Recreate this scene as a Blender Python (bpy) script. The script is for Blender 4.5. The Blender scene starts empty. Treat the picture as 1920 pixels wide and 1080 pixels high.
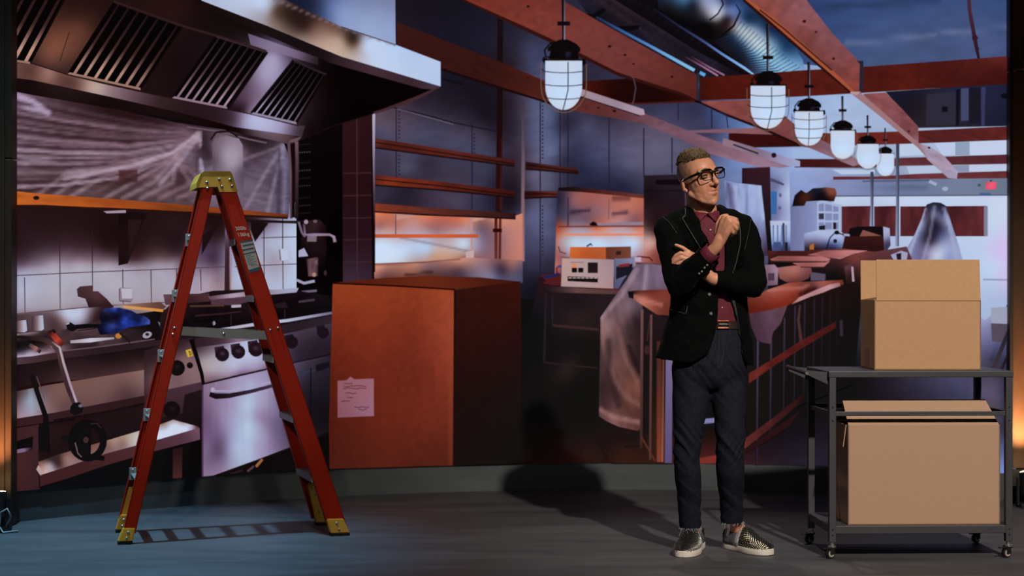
import bpy, bmesh, math, random
import numpy as np
from math import sin, cos, pi, sqrt, atan2, radians
from mathutils import Vector, Matrix, geometry, noise
SC = bpy.context.scene
COL = SC.collection
FOC, HOR, CAMZ = 3000.0, 555.0, 1.165          # focal length in pixels of a 1920 px frame, horizon row, camera height

# ------------------------------------------------------------------ camera
cam_data = bpy.data.cameras.new('camera')
cam_data.sensor_width = 36.0
cam_data.lens = FOC / 1920 * 36
cam_data.shift_y = (HOR - 540) / 1920
cam_data.clip_end = 60
cam_data.dof.use_dof = True
cam_data.dof.focus_distance = 7.2
cam_data.dof.aperture_fstop = 1.9
cam = bpy.data.objects.new('camera', cam_data)
cam.location = (0, 0, CAMZ)
cam.rotation_euler = (pi / 2, 0, 0)
COL.objects.link(cam)
SC.camera = cam

# ------------------------------------------------------------------ world, exposure, stage lights
SC.view_settings.view_transform = 'Standard'
SC.view_settings.look = 'None'
SC.view_settings.exposure = 0.0
SC.view_settings.gamma = 1.0
SC.view_settings.use_curve_mapping = False
world = bpy.data.worlds.new('dark_studio')
world.use_nodes = True
world.node_tree.nodes['Background'].inputs[0].default_value = (0.62, 0.72, 0.85, 1)
world.node_tree.nodes['Background'].inputs[1].default_value = 0.012
SC.world = world

def spot(name, loc, target, power, color, angle, blend=0.5, size=0.1):
    d = bpy.data.lights.new(name, 'SPOT')
    d.energy = power; d.color = color; d.spot_size = radians(angle); d.spot_blend = blend; d.shadow_soft_size = size
    o = bpy.data.objects.new(name, d)
    o.location = loc
    o.rotation_euler = (Vector(target) - Vector(loc)).to_track_quat('-Z', 'Y').to_euler()
    COL.objects.link(o)
    return o

spot('key_spot', (2.7, 0.4, 5.6), (1.65, 7.2, 0.80), 2650, (1.0, 0.91, 0.81), 30, 0.85, 0.10)
spot('ladder_front_spot', (-1.0, 3.2, 6.2), (-1.42, 7.6, 0.75), 330, (1.0, 0.90, 0.80), 17, 0.7, 0.10)
spot('ladder_low_spot', (-1.1, -0.6, 3.4), (-1.40, 7.6, 1.05), 290, (1.0, 0.90, 0.80), 11, 0.6, 0.10)
spot('ladder_top_spot', (-2.4, 7.2, 5.6), (-2.0, 7.3, 0.0), 1850, (0.30, 0.68, 1.0), 37, 0.9, 0.05)
spot('man_back_spot', (0.55, 9.0, 4.6), (1.05, 7.0, 0.2), 150, (1.0, 0.93, 0.88), 46, 0.7, 0.06)
spot('soft_fill_spot', (0.2, -0.6, 5.2), (0.35, 9.2, 0.2), 150, (0.95, 0.94, 0.95), 17, 0.9, 0.6)  # added fill, lifts the presenter's key shadow on the skirting

# ------------------------------------------------------------------ helpers
def tag(o, label=None, cat=None, group=None, kind=None):
    if label: o['label'] = label
    if cat: o['category'] = cat
    if group: o['group'] = group
    if kind: o['kind'] = kind
    return o

def empty(name, loc, label, cat, rz=0.0, group=None):
    o = bpy.data.objects.new(name, None)
    o.empty_display_size = 0.1
    o.location = loc; o.rotation_euler = (0, 0, rz)
    COL.objects.link(o)
    return tag(o, label, cat, group)

def obj(name, me, mat, parent=None, label=None, smooth=False):
    if isinstance(me, bmesh.types.BMesh):
        bm = me; me = bpy.data.meshes.new(name); bm.to_mesh(me); bm.free()
    me.name = name
    if mat is not None:
        me.materials.clear()
        for m in (mat if isinstance(mat, (list, tuple)) else [mat]): me.materials.append(m)
    if smooth:
        me.polygons.foreach_set('use_smooth', [True] * len(me.polygons))
    o = bpy.data.objects.new(name, me)
    COL.objects.link(o)
    if parent is not None: o.parent = parent
    if label: o['label'] = label
    return o

def mesh_from(verts, faces):
    me = bpy.data.meshes.new('m')
    me.from_pydata([tuple(v) for v in verts], [], faces)
    me.update()
    return me

def lin(c):
    c = np.asarray(c, float) / 255.0
    return np.where(c <= 0.04045, c / 12.92, ((c + 0.055) / 1.055) ** 2.4)

def rgba(c): return tuple(float(v) for v in lin(c)) + (1.0,)

MATS = {}
def mat(name, color, rough=0.6, metal=0.0, spec=0.5, noise_amt=0.0, noise_scale=20.0, stretch=(1, 1, 1), bump=0.0, color2=None, sheen=0.0, detail=4.0):
    """procedural Principled material; colour is 0..255 sRGB, optional noise variation and bump"""
    if name in MATS: return MATS[name]
    m = bpy.data.materials.new(name); m.use_nodes = True
    nt = m.node_tree; b = nt.nodes['Principled BSDF']
    b.inputs['Base Color'].default_value = rgba(color)
    b.inputs['Roughness'].default_value = rough
    b.inputs['Metallic'].default_value = metal
    b.inputs['Specular IOR Level'].default_value = spec
    if sheen:
        b.inputs['Sheen Weight'].default_value = sheen
        b.inputs['Sheen Roughness'].default_value = 0.35
    if noise_amt or bump or color2:
        tc = nt.nodes.new('ShaderNodeTexCoord'); mp = nt.nodes.new('ShaderNodeMapping')
        mp.inputs['Scale'].default_value = stretch
        nt.links.new(tc.outputs['Object'], mp.inputs['Vector'])
        n = nt.nodes.new('ShaderNodeTexNoise'); n.inputs['Scale'].default_value = noise_scale; n.inputs['Detail'].default_value = detail
        nt.links.new(mp.outputs['Vector'], n.inputs['Vector'])
        if noise_amt or color2:
            r = nt.nodes.new('ShaderNodeValToRGB')
            a, c = lin(color), lin(color2 if color2 else color)
            lo = a * (1 - noise_amt); hi = (c if color2 else a * (1 + noise_amt))
            r.color_ramp.elements[0].position = 0.3; r.color_ramp.elements[1].position = 0.7
            r.color_ramp.elements[0].color = tuple(lo) + (1,); r.color_ramp.elements[1].color = tuple(hi) + (1,)
            nt.links.new(n.outputs['Fac'], r.inputs['Fac']); nt.links.new(r.outputs['Color'], b.inputs['Base Color'])
        if bump:
            bp = nt.nodes.new('ShaderNodeBump'); bp.inputs['Strength'].default_value = bump; bp.inputs['Distance'].default_value = 0.01
            nt.links.new(n.outputs['Fac'], bp.inputs['Height']); nt.links.new(bp.outputs['Normal'], b.inputs['Normal'])
    MATS[name] = m
    return m

def emat(name, color, strength):
    if name in MATS: return MATS[name]
    m = bpy.data.materials.new(name); m.use_nodes = True
    b = m.node_tree.nodes['Principled BSDF']
    b.inputs['Base Color'].default_value = (0, 0, 0, 1)
    b.inputs['Emission Color'].default_value = rgba(color); b.inputs['Emission Strength'].default_value = strength
    MATS[name] = m
    return m

def box_bm(bm, c, s, rot=None, bevel=0.0):
    """axis box of centre c, full size s, optional 3x3/4x4 rotation, into bm"""
    r = bmesh.ops.create_cube(bm, size=1.0)
    vs = r['verts']
    bmesh.ops.scale(bm, vec=s, verts=vs)
    if bevel:
        es = list({e for v in vs for e in v.link_edges})
        rb = bmesh.ops.bevel(bm, geom=es, offset=bevel, segments=2, profile=0.5, affect='EDGES')
        vs = list({v for f in rb['faces'] for v in f.verts} | {v for v in vs if v.is_valid})
        # collect whole island
        seen = set(vs); st = list(vs)
        while st:
            v = st.pop()
            for e in v.link_edges:
                w = e.other_vert(v)
                if w not in seen: seen.add(w); st.append(w)
        vs = list(seen)
    if rot is not None: bmesh.ops.transform(bm, matrix=rot.to_4x4(), verts=vs)
    bmesh.ops.translate(bm, vec=c, verts=vs)
    return vs

def box(name, c, s, m, parent=None, rot=None, bevel=0.0, label=None):
    bm = bmesh.new(); box_bm(bm, c, s, rot, bevel)
    return obj(name, bm, m, parent, label)

def cyl_bm(bm, p0, p1, r0, r1=None, n=16, caps=True):
    p0 = Vector(p0); p1 = Vector(p1); d = p1 - p0
    r = bmesh.ops.create_cone(bm, cap_ends=caps, segments=n, radius1=r0, radius2=r0 if r1 is None else r1, depth=d.length)
    q = Vector((0, 0, 1)).rotation_difference(d)
    bmesh.ops.transform(bm, matrix=Matrix.Translation((p0 + p1) / 2) @ q.to_matrix().to_4x4(), verts=r['verts'])
    return r['verts']

def sph_bm(bm, c, r, sub=2, scale=(1, 1, 1), rot=None):
    x = bmesh.ops.create_icosphere(bm, subdivisions=sub, radius=r)['verts']
    bmesh.ops.scale(bm, vec=scale, verts=x)
    if rot is not None: bmesh.ops.transform(bm, matrix=rot.to_4x4(), verts=x)
    bmesh.ops.translate(bm, vec=c, verts=x)
    return x

def tube_bm(bm, pts, rad, n=10, cap=True):
    """round tube along pts, rad number or list"""
    pts = [Vector(p) for p in pts]
    rings = []
    up = None
    for i, p in enumerate(pts):
        a = pts[max(i - 1, 0)]; b = pts[min(i + 1, len(pts) - 1)]
        t = (b - a).normalized()
        if up is None:
            up = Vector((0, 0, 1)) if abs(t.z) < 0.9 else Vector((1, 0, 0))
        s = t.cross(up).normalized(); u = s.cross(t).normalized(); up = u
        r = rad[i] if isinstance(rad, (list, tuple)) else rad
        rings.append([bm.verts.new(p + s * (r * cos(2 * pi * k / n)) + u * (r * sin(2 * pi * k / n))) for k in range(n)])
    for A, B in zip(rings, rings[1:]):
        for k in range(n): bm.faces.new((A[k], A[(k + 1) % n], B[(k + 1) % n], B[k]))
    if cap:
        bm.faces.new(rings[0][::-1]); bm.faces.new(rings[-1])
    return rings

def ground(px, py):
    y = FOC * CAMZ / (py - HOR)
    return Vector(((px - 960) / FOC * y, y, 0))

def at(px, py, y):
    return Vector(((px - 960) / FOC * y, y, CAMZ + (HOR - py) / FOC * y))

# ------------------------------------------------------------------ the setting: floor, curved skirting, side piers
CX, CY, CR = 0.6504, 5.2281, 4.3954           # the video wall is an arc of this circle
SKIRT = 0.16
def arc(a, r=CR): return Vector((CX + r * sin(a), CY + r * cos(a), 0))

def floor_material():
    m = bpy.data.materials.new('stage_floor_paint'); m.use_nodes = True
    nt = m.node_tree; b = nt.nodes['Principled BSDF']
    tc = nt.nodes.new('ShaderNodeTexCoord'); mp = nt.nodes.new('ShaderNodeMapping'); mp.inputs['Scale'].default_value = (0.55, 2.2, 1)
    nt.links.new(tc.outputs['Object'], mp.inputs['Vector'])
    n = nt.nodes.new('ShaderNodeTexNoise'); n.inputs['Scale'].default_value = 2.2; n.inputs['Detail'].default_value = 7; n.inputs['Roughness'].default_value = 0.62
    nt.links.new(mp.outputs['Vector'], n.inputs['Vector'])
    r = nt.nodes.new('ShaderNodeValToRGB')
    r.color_ramp.elements[0].position = 0.32; r.color_ramp.elements[1].position = 0.72
    r.color_ramp.elements[0].color = rgba((62, 61, 63)); r.color_ramp.elements[1].color = rgba((90, 89, 91))
    nt.links.new(n.outputs['Fac'], r.inputs['Fac']); nt.links.new(r.outputs['Color'], b.inputs['Base Color'])
    b.inputs['Roughness'].default_value = 0.55
    b.inputs['Specular IOR Level'].default_value = 0.35
    bp = nt.nodes.new('ShaderNodeBump'); bp.inputs['Strength'].default_value = 0.12; bp.inputs['Distance'].default_value = 0.01
    nt.links.new(n.outputs['Fac'], bp.inputs['Height']); nt.links.new(bp.outputs['Normal'], b.inputs['Normal'])
    return m

fl = obj('floor', mesh_from([(-5, -1, 0), (5.5, -1, 0), (5.5, 10.5, 0), (-5, 10.5, 0), (-5, -1, -.05), (5.5, -1, -.05), (5.5, 10.5, -.05), (-5, 10.5, -.05)],
         [(0, 1, 2, 3), (7, 6, 5, 4), (0, 4, 5, 1), (1, 5, 6, 2), (2, 6, 7, 3), (3, 7, 4, 0)]), floor_material())
tag(fl, 'dark grey painted stage floor with worn streaks', kind='structure')

def arc_slab(name, a0, a1, z0, z1, r0, r1, m, step=0.0137):
    n = max(2, int(round((a1 - a0) / step)))
    V, F = [], []
    for i in range(n + 1):
        a = a0 + (a1 - a0) * i / n
        for r in (r0, r1):
            for z in (z0, z1):
                p = arc(a, r); V.append((p.x, p.y, z))
    for i in range(n):
        k = 4 * i
        F += [(k, k + 1, k + 5, k + 4), (k + 2, k + 6, k + 7, k + 3), (k + 1, k + 3, k + 7, k + 5), (k, k + 4, k + 6, k + 2)]
    F += [(0, 2, 3, 1), (4 * n, 4 * n + 1, 4 * n + 3, 4 * n + 2)]
    return mesh_from(V, F)
A0, A1 = -0.83, 0.66
sk = obj('baseboard_back', arc_slab('b', A0, A1, 0.0, SKIRT, CR + 0.005, CR + 0.10, None), mat('skirting_paint', (74, 78, 80), 0.7, noise_amt=0.18, noise_scale=3, stretch=(1, 1, 3)))
tag(sk, 'grey painted skirting strip under the curved video wall', kind='structure')
# ------------------------------------------------------------------ the video wall: a flat picture laid on a faceted arc
video_wall = empty('video_wall', (CX, CY + CR, 0), 'curved video wall showing a half-renovated restaurant kitchen', 'screen')
video_wall['kind'] = 'thing'
VW_INV = Vector((CX, CY + CR, 0))
STEP = 0.0137
NF = int(round((A1 - A0) / STEP))
ANG = A0 + (A1 - A0) * np.arange(NF + 1) / NF
EX = CX + CR * np.sin(ANG); EY = CY + CR * np.cos(ANG)
FX = 960 + FOC * EX / EY                        # facet edges as columns of the picture
FNX = -np.sin((ANG[:-1] + ANG[1:]) / 2); FNY = -np.cos((ANG[:-1] + ANG[1:]) / 2)   # facet normals, towards the stage

def picture_material():
    m = bpy.data.materials.new('screen_picture'); m.use_nodes = True
    nt = m.node_tree; b = nt.nodes['Principled BSDF']
    at_ = nt.nodes.new('ShaderNodeAttribute'); at_.attribute_name = 'Col'
    b.inputs['Base Color'].default_value = (0.007, 0.007, 0.007, 1)
    b.inputs['Roughness'].default_value = 0.75
    b.inputs['Specular IOR Level'].default_value = 0.05
    nt.links.new(at_.outputs['Color'], b.inputs['Emission Color'])
    b.inputs['Emission Strength'].default_value = 1.0
    return m
PICM = picture_material()

def vnoise(x, y, seed=0):
    xi = np.floor(x).astype(np.int64); yi = np.floor(y).astype(np.int64)
    fx = x - xi; fy = y - yi
    fx = fx * fx * (3 - 2 * fx); fy = fy * fy * (3 - 2 * fy)
    def h(a, b):
        n = (a * 374761393 + b * 668265263 + seed * 982451653) & 0x7fffffff
        n = ((n ^ (n >> 13)) * 1274126177) & 0x7fffffff
        return ((n ^ (n >> 16)) & 0xffff) / 65535.0
    return (h(xi, yi) * (1 - fx) + h(xi + 1, yi) * fx) * (1 - fy) + (h(xi, yi + 1) * (1 - fx) + h(xi + 1, yi + 1) * fx) * fy

def segdist(X, Y, pts):
    d = np.full(X.shape, 1e9)
    for (x0, y0), (x1, y1) in zip(pts, pts[1:]):
        dx, dy = x1 - x0, y1 - y0
        t = np.clip(((X - x0) * dx + (Y - y0) * dy) / (dx * dx + dy * dy + 1e-9), 0, 1)
        d = np.minimum(d, np.hypot(X - x0 - t * dx, Y - y0 - t * dy))
    return d

def field(base, brushes, X, Y):
    """sRGB colour of the picture at X, Y: constant, 'G' gradient or inverse-distance samples, then brushes"""
    if isinstance(base, tuple) and base and base[0] == 'G':
        _, p0, p1, st = base
        dx, dy = p1[0] - p0[0], p1[1] - p0[1]
        t = ((X - p0[0]) * dx + (Y - p0[1]) * dy) / (dx * dx + dy * dy)
        ts = [s[0] for s in st]
        C = np.stack([np.interp(t, ts, [s[1][k] for s in st]) for k in range(3)], 1)
    elif isinstance(base, list):           # smooth multiquadric surface through the samples
        S = np.array([(s[0], s[1]) for s in base], float); c = np.array([s[2] for s in base], float)
        n = len(S); D = np.sqrt(((S[:, None] - S[None]) ** 2).sum(2) + 120.0)
        A = np.ones((n + 1, n + 1)); A[:n, :n] = D; A[n, n] = 0
        W = np.linalg.lstsq(A, np.vstack([c, np.zeros((1, 3))]), rcond=None)[0]
        C = np.sqrt((X[:, None] - S[None, :, 0]) ** 2 + (Y[:, None] - S[None, :, 1]) ** 2 + 120.0) @ W[:n] + W[n]
        C = np.clip(C, c.min(0) - 6, c.max(0) + 6)
    else:
        C = np.tile(np.array(base, float), (len(X), 1))
    for b in brushes:
        k = b[0]
        if k == 'L':                       # soft stroke: pts, width, softness, colour, opacity
            d = segdist(X, Y, b[1]); a = np.clip(1 - (d - b[2] / 2) / max(b[3], .1), 0, 1); a = a * a * (3 - 2 * a) * b[5]; c = b[4]
        elif k == 'B':                     # soft blob: cx, cy, rx, ry, angle, colour, opacity
            ca, sa = cos(radians(b[5])), sin(radians(b[5]))
            u = ((X - b[1]) * ca + (Y - b[2]) * sa) / b[3]; v = (-(X - b[1]) * sa + (Y - b[2]) * ca) / b[4]
            a = np.exp(-1.6 * (u * u + v * v) ** 1.5) * b[7]; c = b[6]
        elif k == 'P':                     # soft-edged convex polygon: pts, softness, colour, opacity
            a = np.full(X.shape, 1e9)
            p = b[1]; ar = sum(p[i][0] * p[(i + 1) % len(p)][1] - p[(i + 1) % len(p)][0] * p[i][1] for i in range(len(p)))
            s = 1 if ar > 0 else -1
            for i in range(len(p)):
                (x0, y0), (x1, y1) = p[i], p[(i + 1) % len(p)]
                a = np.minimum(a, s * ((x1 - x0) * (Y - y0) - (y1 - y0) * (X - x0)) / (math.hypot(x1 - x0, y1 - y0) + 1e-9))
            a = np.clip(a / max(b[2], .1) + .5, 0, 1); a = a * a * (3 - 2 * a) * b[4]; c = b[3]
        elif k == 'N':                     # grain: amount, scale x, scale y, angle, seed
            ca, sa = cos(radians(b[4])), sin(radians(b[4]))
            u = (X * ca + Y * sa) / b[2]; v = (-X * sa + Y * ca) / b[3]
            n = vnoise(u, v, b[5]) * .65 + vnoise(u * 2.1, v * 2.1, b[5] + 7) * .35
            C = C * (1 + b[1] * (n - .5) * 2)[:, None]; continue
        C = C * (1 - a[:, None]) + np.array(c, float) * a[:, None]
    C = np.clip(C, 0, 255)
    L = C @ np.array([.3, .59, .11])           # tone curve of the screen
    k = np.interp(L, [0, 15, 30, 40, 58, 75, 86, 96, 120, 140, 180, 255], [0, 9.5, 19, 25.5, 40, 60, 74.5, 89, 122, 151, 184, 255]) / np.maximum(L, 1)
    return np.clip(C * k[:, None], 0, 255)

def clip_half(poly, ax, v, keep_less):
    out = []
    n = len(poly)
    for i in range(n):
        p, q = poly[i], poly[(i + 1) % n]
        a, b = p[ax] - v, q[ax] - v
        if keep_less: a, b = -a, -b
        if a >= 0: out.append(p)
        if (a > 0 and b < 0) or (a < 0 and b > 0):
            t = a / (a - b); out.append((p[0] + (q[0] - p[0]) * t, p[1] + (q[1] - p[1]) * t))
    return out

LAY = np.zeros((150, 250), int)                 # picture layers, one cell = 8 px
def layer_for(pts):
    xs = [p[0] for p in pts]; ys = [p[1] for p in pts]
    x0, x1 = int(max(0, min(xs) // 8 + 3)), int(min(249, max(xs) // 8 + 3)); y0, y1 = int(max(0, min(ys) // 8 + 8)), int(min(149, max(ys) // 8 + 8))
    if x1 < x0 or y1 < y0: return 1
    gx, gy = np.meshgrid(np.arange(x0, x1 + 1), np.arange(y0, y1 + 1))
    PX, PY = (gx - 3) * 8.0 + 4, (gy - 8) * 8.0 + 4
    ins = np.zeros(PX.shape, bool); n = len(pts)
    for i in range(n):
        (ax, ay), (bx, by) = pts[i], pts[(i + 1) % n]
        c = ((ay > PY) != (by > PY)) & (PX < (bx - ax) * (PY - ay) / ((by - ay) or 1e-9) + ax)
        ins ^= c
    near = segdist(PX, PY, list(pts) + [pts[0]]) < 10
    m = ins | near
    sub = LAY[y0:y1 + 1, x0:x1 + 1]
    k = int(sub[m].max()) + 1 if m.any() else 1
    sub[m] = k
    return k

class Pic:
    """one pictured thing: flat coloured pieces of the screen's picture, gathered into one mesh"""
    def __init__(s, name, parent=None, label=None):
        s.name, s.parent, s.label = name, parent, label
        s.V, s.F, s.C, s.n = [], [], [], 0
        s.o = None
    def poly(s, pts, base, *brushes, cell=10, layer=None):
        pts = [(float(x), float(y)) for x, y in pts]
        flat = not brushes and isinstance(base, tuple) and base[0] != 'G'
        k = layer or layer_for(pts)
        if len(pts) == 3: tris = [(0, 1, 2)]
        else: tris = geometry.tessellate_polygon([[Vector((x, y, 0)) for x, y in pts]])
        px, py, pf, faces = [], [], [], []
        for t in tris:
            tri = [pts[i] for i in t]
            x0 = min(p[0] for p in tri); x1 = max(p[0] for p in tri)
            cuts = [v for v in FX if x0 < v < x1]
            if not flat:
                cuts += [v for v in np.arange(math.ceil(x0 / cell) * cell, x1, cell)]
            cuts = sorted(cuts)
            rest = tri
            for v in cuts + [None]:
                if v is None: piece = rest
                else:
                    piece = clip_half(rest, 0, v, True); rest = clip_half(rest, 0, v, False)
                if len(piece) < 3: continue
                if flat: cells = [piece]
                else:
                    y0 = min(p[1] for p in piece); y1 = max(p[1] for p in piece)
                    cells = []; r2 = piece
                    for w in np.arange(math.ceil(y0 / cell) * cell, y1, cell):
                        c = clip_half(r2, 1, w, True); r2 = clip_half(r2, 1, w, False)
                        if len(c) >= 3: cells.append(c)
                    if len(r2) >= 3: cells.append(r2)
                for c in cells:
                    mx = sum(p[0] for p in c) / len(c)
                    f = min(max(int(np.searchsorted(FX, mx)) - 1, 0), NF - 1)
                    faces.append(tuple(range(len(px), len(px) + len(c))))
                    for p in c: px.append(p[0]); py.append(p[1]); pf.append(f)
        if not px: return s
        X = np.array(px); Y = np.array(py); fi = np.array(pf)
        col = lin(field(base, brushes, X, Y))
        col = np.maximum(col - .0065 * np.exp(-((X - 1250) / 560) ** 2 - ((Y - 720) / 400) ** 2)[:, None], col * .25)   # the stage light adds this much back
        dx = (X - 960) / FOC
        off = 0.00035 * k
        t = (FNX[fi] * EX[fi] + FNY[fi] * EY[fi] + off) / (FNX[fi] * dx + FNY[fi])
        Z = np.maximum(CAMZ + (HOR - Y) / FOC * t, SKIRT)
        W = np.stack([dx * t - VW_INV.x, t - VW_INV.y, Z], 1)
        keep = [f for f in faces if (max(Z[i] for i in f) > SKIRT + 1e-4)]
        s.V.append(W); s.C.append(col)
        s.F += [tuple(i + s.n for i in f) for f in keep]
        s.n += len(W)
        return s
    def line(s, pts, w, col, *brushes, closed=False, cell=8):
        """stroke of width w (number or per-point list); col constant, 'G' or per-point list of colours"""
        n = len(pts)
        P = [Vector((p[0], p[1])) for p in pts]
        L, R = [], []
        for i in range(n):
            a = P[(i - 1) % n] if (closed or i > 0) else P[i]; b = P[(i + 1) % n] if (closed or i < n - 1) else P[i]
            t = (b - a)
            if t.length < 1e-6: t = Vector((1, 0))
            t.normalize(); nn = Vector((-t.y, t.x)); ww = (w[i] if isinstance(w, (list, tuple)) else w) / 2
            L.append(P[i] + nn * ww); R.append(P[i] - nn * ww)
        k = layer_for([(p.x, p.y) for p in L] + [(p.x, p.y) for p in R[::-1]])
        for i in range(n if closed else n - 1):
            j = (i + 1) % n
            q = [(L[i].x, L[i].y), (L[j].x, L[j].y), (R[j].x, R[j].y), (R[i].x, R[i].y)]
            if isinstance(col, list) and len(col) == n and len(col[0]) == 3 and not isinstance(col[0][2], tuple):
                c = ('G', pts[i], pts[j], [(0, col[i]), (1, col[j])]) if P[i] != P[j] else col[i]
            else: c = col
            s.poly(q, c, *brushes, cell=cell, layer=k)
        return s
    def build(s):
        V = np.concatenate(s.V); C = np.concatenate(s.C)
        me = bpy.data.meshes.new(s.name)
        me.from_pydata(V.tolist(), [], s.F)
        a = me.color_attributes.new('Col', 'FLOAT_COLOR', 'POINT')
        a.data.foreach_set('color', np.concatenate([C, np.ones((len(C), 1))], 1).astype(np.float32).ravel())
        me.update()
        s.o = obj(s.name, me, PICM, s.parent.o if isinstance(s.parent, Pic) else (s.parent or video_wall))
        if s.label: s.o['label'] = s.label
        return s

def ell(cx, cy, rx, ry, n=20, a0=0, a1=360, rot=0):
    c, q = cos(radians(rot)), sin(radians(rot)); out = []
    m = n if abs(a1 - a0) >= 360 else n + 1
    for i in range(m):
        a = radians(a0 + (a1 - a0) * i / n); x, y = rx * cos(a), ry * sin(a)
        out.append((cx + x * c - y * q, cy + x * q + y * c))
    return out

def lerp(a, b, t): return (a[0] + (b[0] - a[0]) * t, a[1] + (b[1] - a[1]) * t)

panel = obj('screen_panel', arc_slab('p', A0, A1, SKIRT, 3.4, CR + 0.001, CR + 0.06, None), mat('screen_black', (14, 13, 14), 0.7), video_wall)
for v in panel.data.vertices: v.co -= VW_INV
# ------------------------------------------------------------------ the picture, far room first (coordinates are points of the picture)
pic = Pic('room_backdrop', label='dim walls and floor of the pictured kitchen')
pic.poly([(10, -50), (1060, -50), (1060, 930), (10, 930)], (22, 14, 17))
pic.poly([(1060, -50), (1905, -50), (1905, 930), (1060, 930)], [
    (1100, 60, (60, 52, 75)), (1140, 170, (66, 62, 92)), (1220, 215, (72, 70, 102)), (1220, 255, (95, 90, 118)), (1262, 265, (98, 96, 130)), (1310, 205, (66, 66, 104)), (1345, 215, (72, 90, 140)), (1330, 262, (78, 74, 105)),
    (1370, 292, (100, 122, 170)), (1400, 300, (110, 132, 180)), (1430, 308, (112, 130, 178)), (1480, 330, (132, 148, 192)), (1520, 352, (128, 142, 188)), (1550, 330, (128, 140, 180)), (1500, 285, (150, 170, 210)), (1560, 285, (165, 182, 215)),
    (1460, 400, (118, 122, 165)), (1500, 440, (108, 113, 155)), (1540, 440, (122, 128, 170)), (1640, 350, (118, 128, 158)), (1700, 460, (165, 182, 215)), (1620, 450, (150, 165, 200)),
    (1872, 400, (188, 200, 228)), (1872, 450, (196, 206, 232)), (1872, 500, (190, 196, 228)), (1870, 560, (178, 188, 220)), (1868, 610, (120, 122, 160)), (1865, 645, (92, 92, 135)), (1865, 690, (58, 56, 90)), (1850, 640, (105, 105, 150)),
    (1600, 700, (28, 24, 28)), (1500, 650, (30, 26, 28)), (1420, 800, (32, 24, 28)), (1480, 860, (50, 40, 58)), (1540, 860, (54, 46, 68)), (1540, 800, (36, 30, 42)), (1700, 730, (56, 50, 72)), (1850, 725, (80, 80, 118)), (1700, 850, (44, 40, 56)), (1880, 880, (110, 130, 190)), (1880, 800, (66, 62, 92)),
    (1150, 650, (34, 30, 32)), (1180, 850, (62, 34, 30)), (1100, 860, (52, 30, 28)), (1080, 780, (34, 28, 28)), (1250, 700, (36, 26, 28)), (1330, 800, (30, 22, 26)), (1330, 865, (110, 48, 46)), (1330, 600, (40, 30, 34)), (1420, 640, (40, 32, 38))],
    ('N', .06, 30, 6, 10, 3), cell=12)
pic.build()

pic = Pic('plaster_ceiling', label='blue grey ceiling with faint joints')
pic.poly([(1395, -50), (1905, -50), (1905, 118), (1620, 132), (1500, 120)], [
    (1500, 10, (52, 72, 118)), (1540, 30, (60, 78, 124)), (1600, 10, (62, 80, 122)), (1640, 60, (78, 92, 130)), (1700, 15, (68, 84, 124)), (1760, 50, (84, 96, 130)), (1840, 15, (72, 88, 126)), (1880, 40, (74, 88, 124)), (1880, 90, (84, 92, 124)), (1760, 95, (84, 92, 122)), (1650, 115, (86, 96, 122)), (1590, 75, (72, 88, 126)), (1860, 70, (90, 98, 128)), (1700, 70, (84, 94, 126))],
    ('P', [(1390, -60), (1910, -60), (1910, 140), (1390, 140)], 1, (58, 88, 158), .38), ('L', [(1585, 82), (1700, 72), (1810, 58), (1905, 52)], 2, 5, (108, 118, 150), .55), ('L', [(1520, 18), (1640, 6), (1760, 2)], 3, 8, (48, 66, 108), .5), ('N', .05, 40, 9, -5, 5))
pic.build()
pic = Pic('ceiling_pipe', label='thin maroon pipe hanging from the ceiling')
pic.line([(1814, -50), (1818, 20), (1828, 74), (1835, 110)], [7, 7, 8, 5], [(92, 52, 78), (92, 50, 74), (80, 40, 62), (62, 32, 60)])
pic.poly(ell(1828, 71, 6, 5, 10), (74, 36, 56)); pic.poly(ell(1832, 92, 4, 5, 10), (72, 36, 58))
pic.build()

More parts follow.
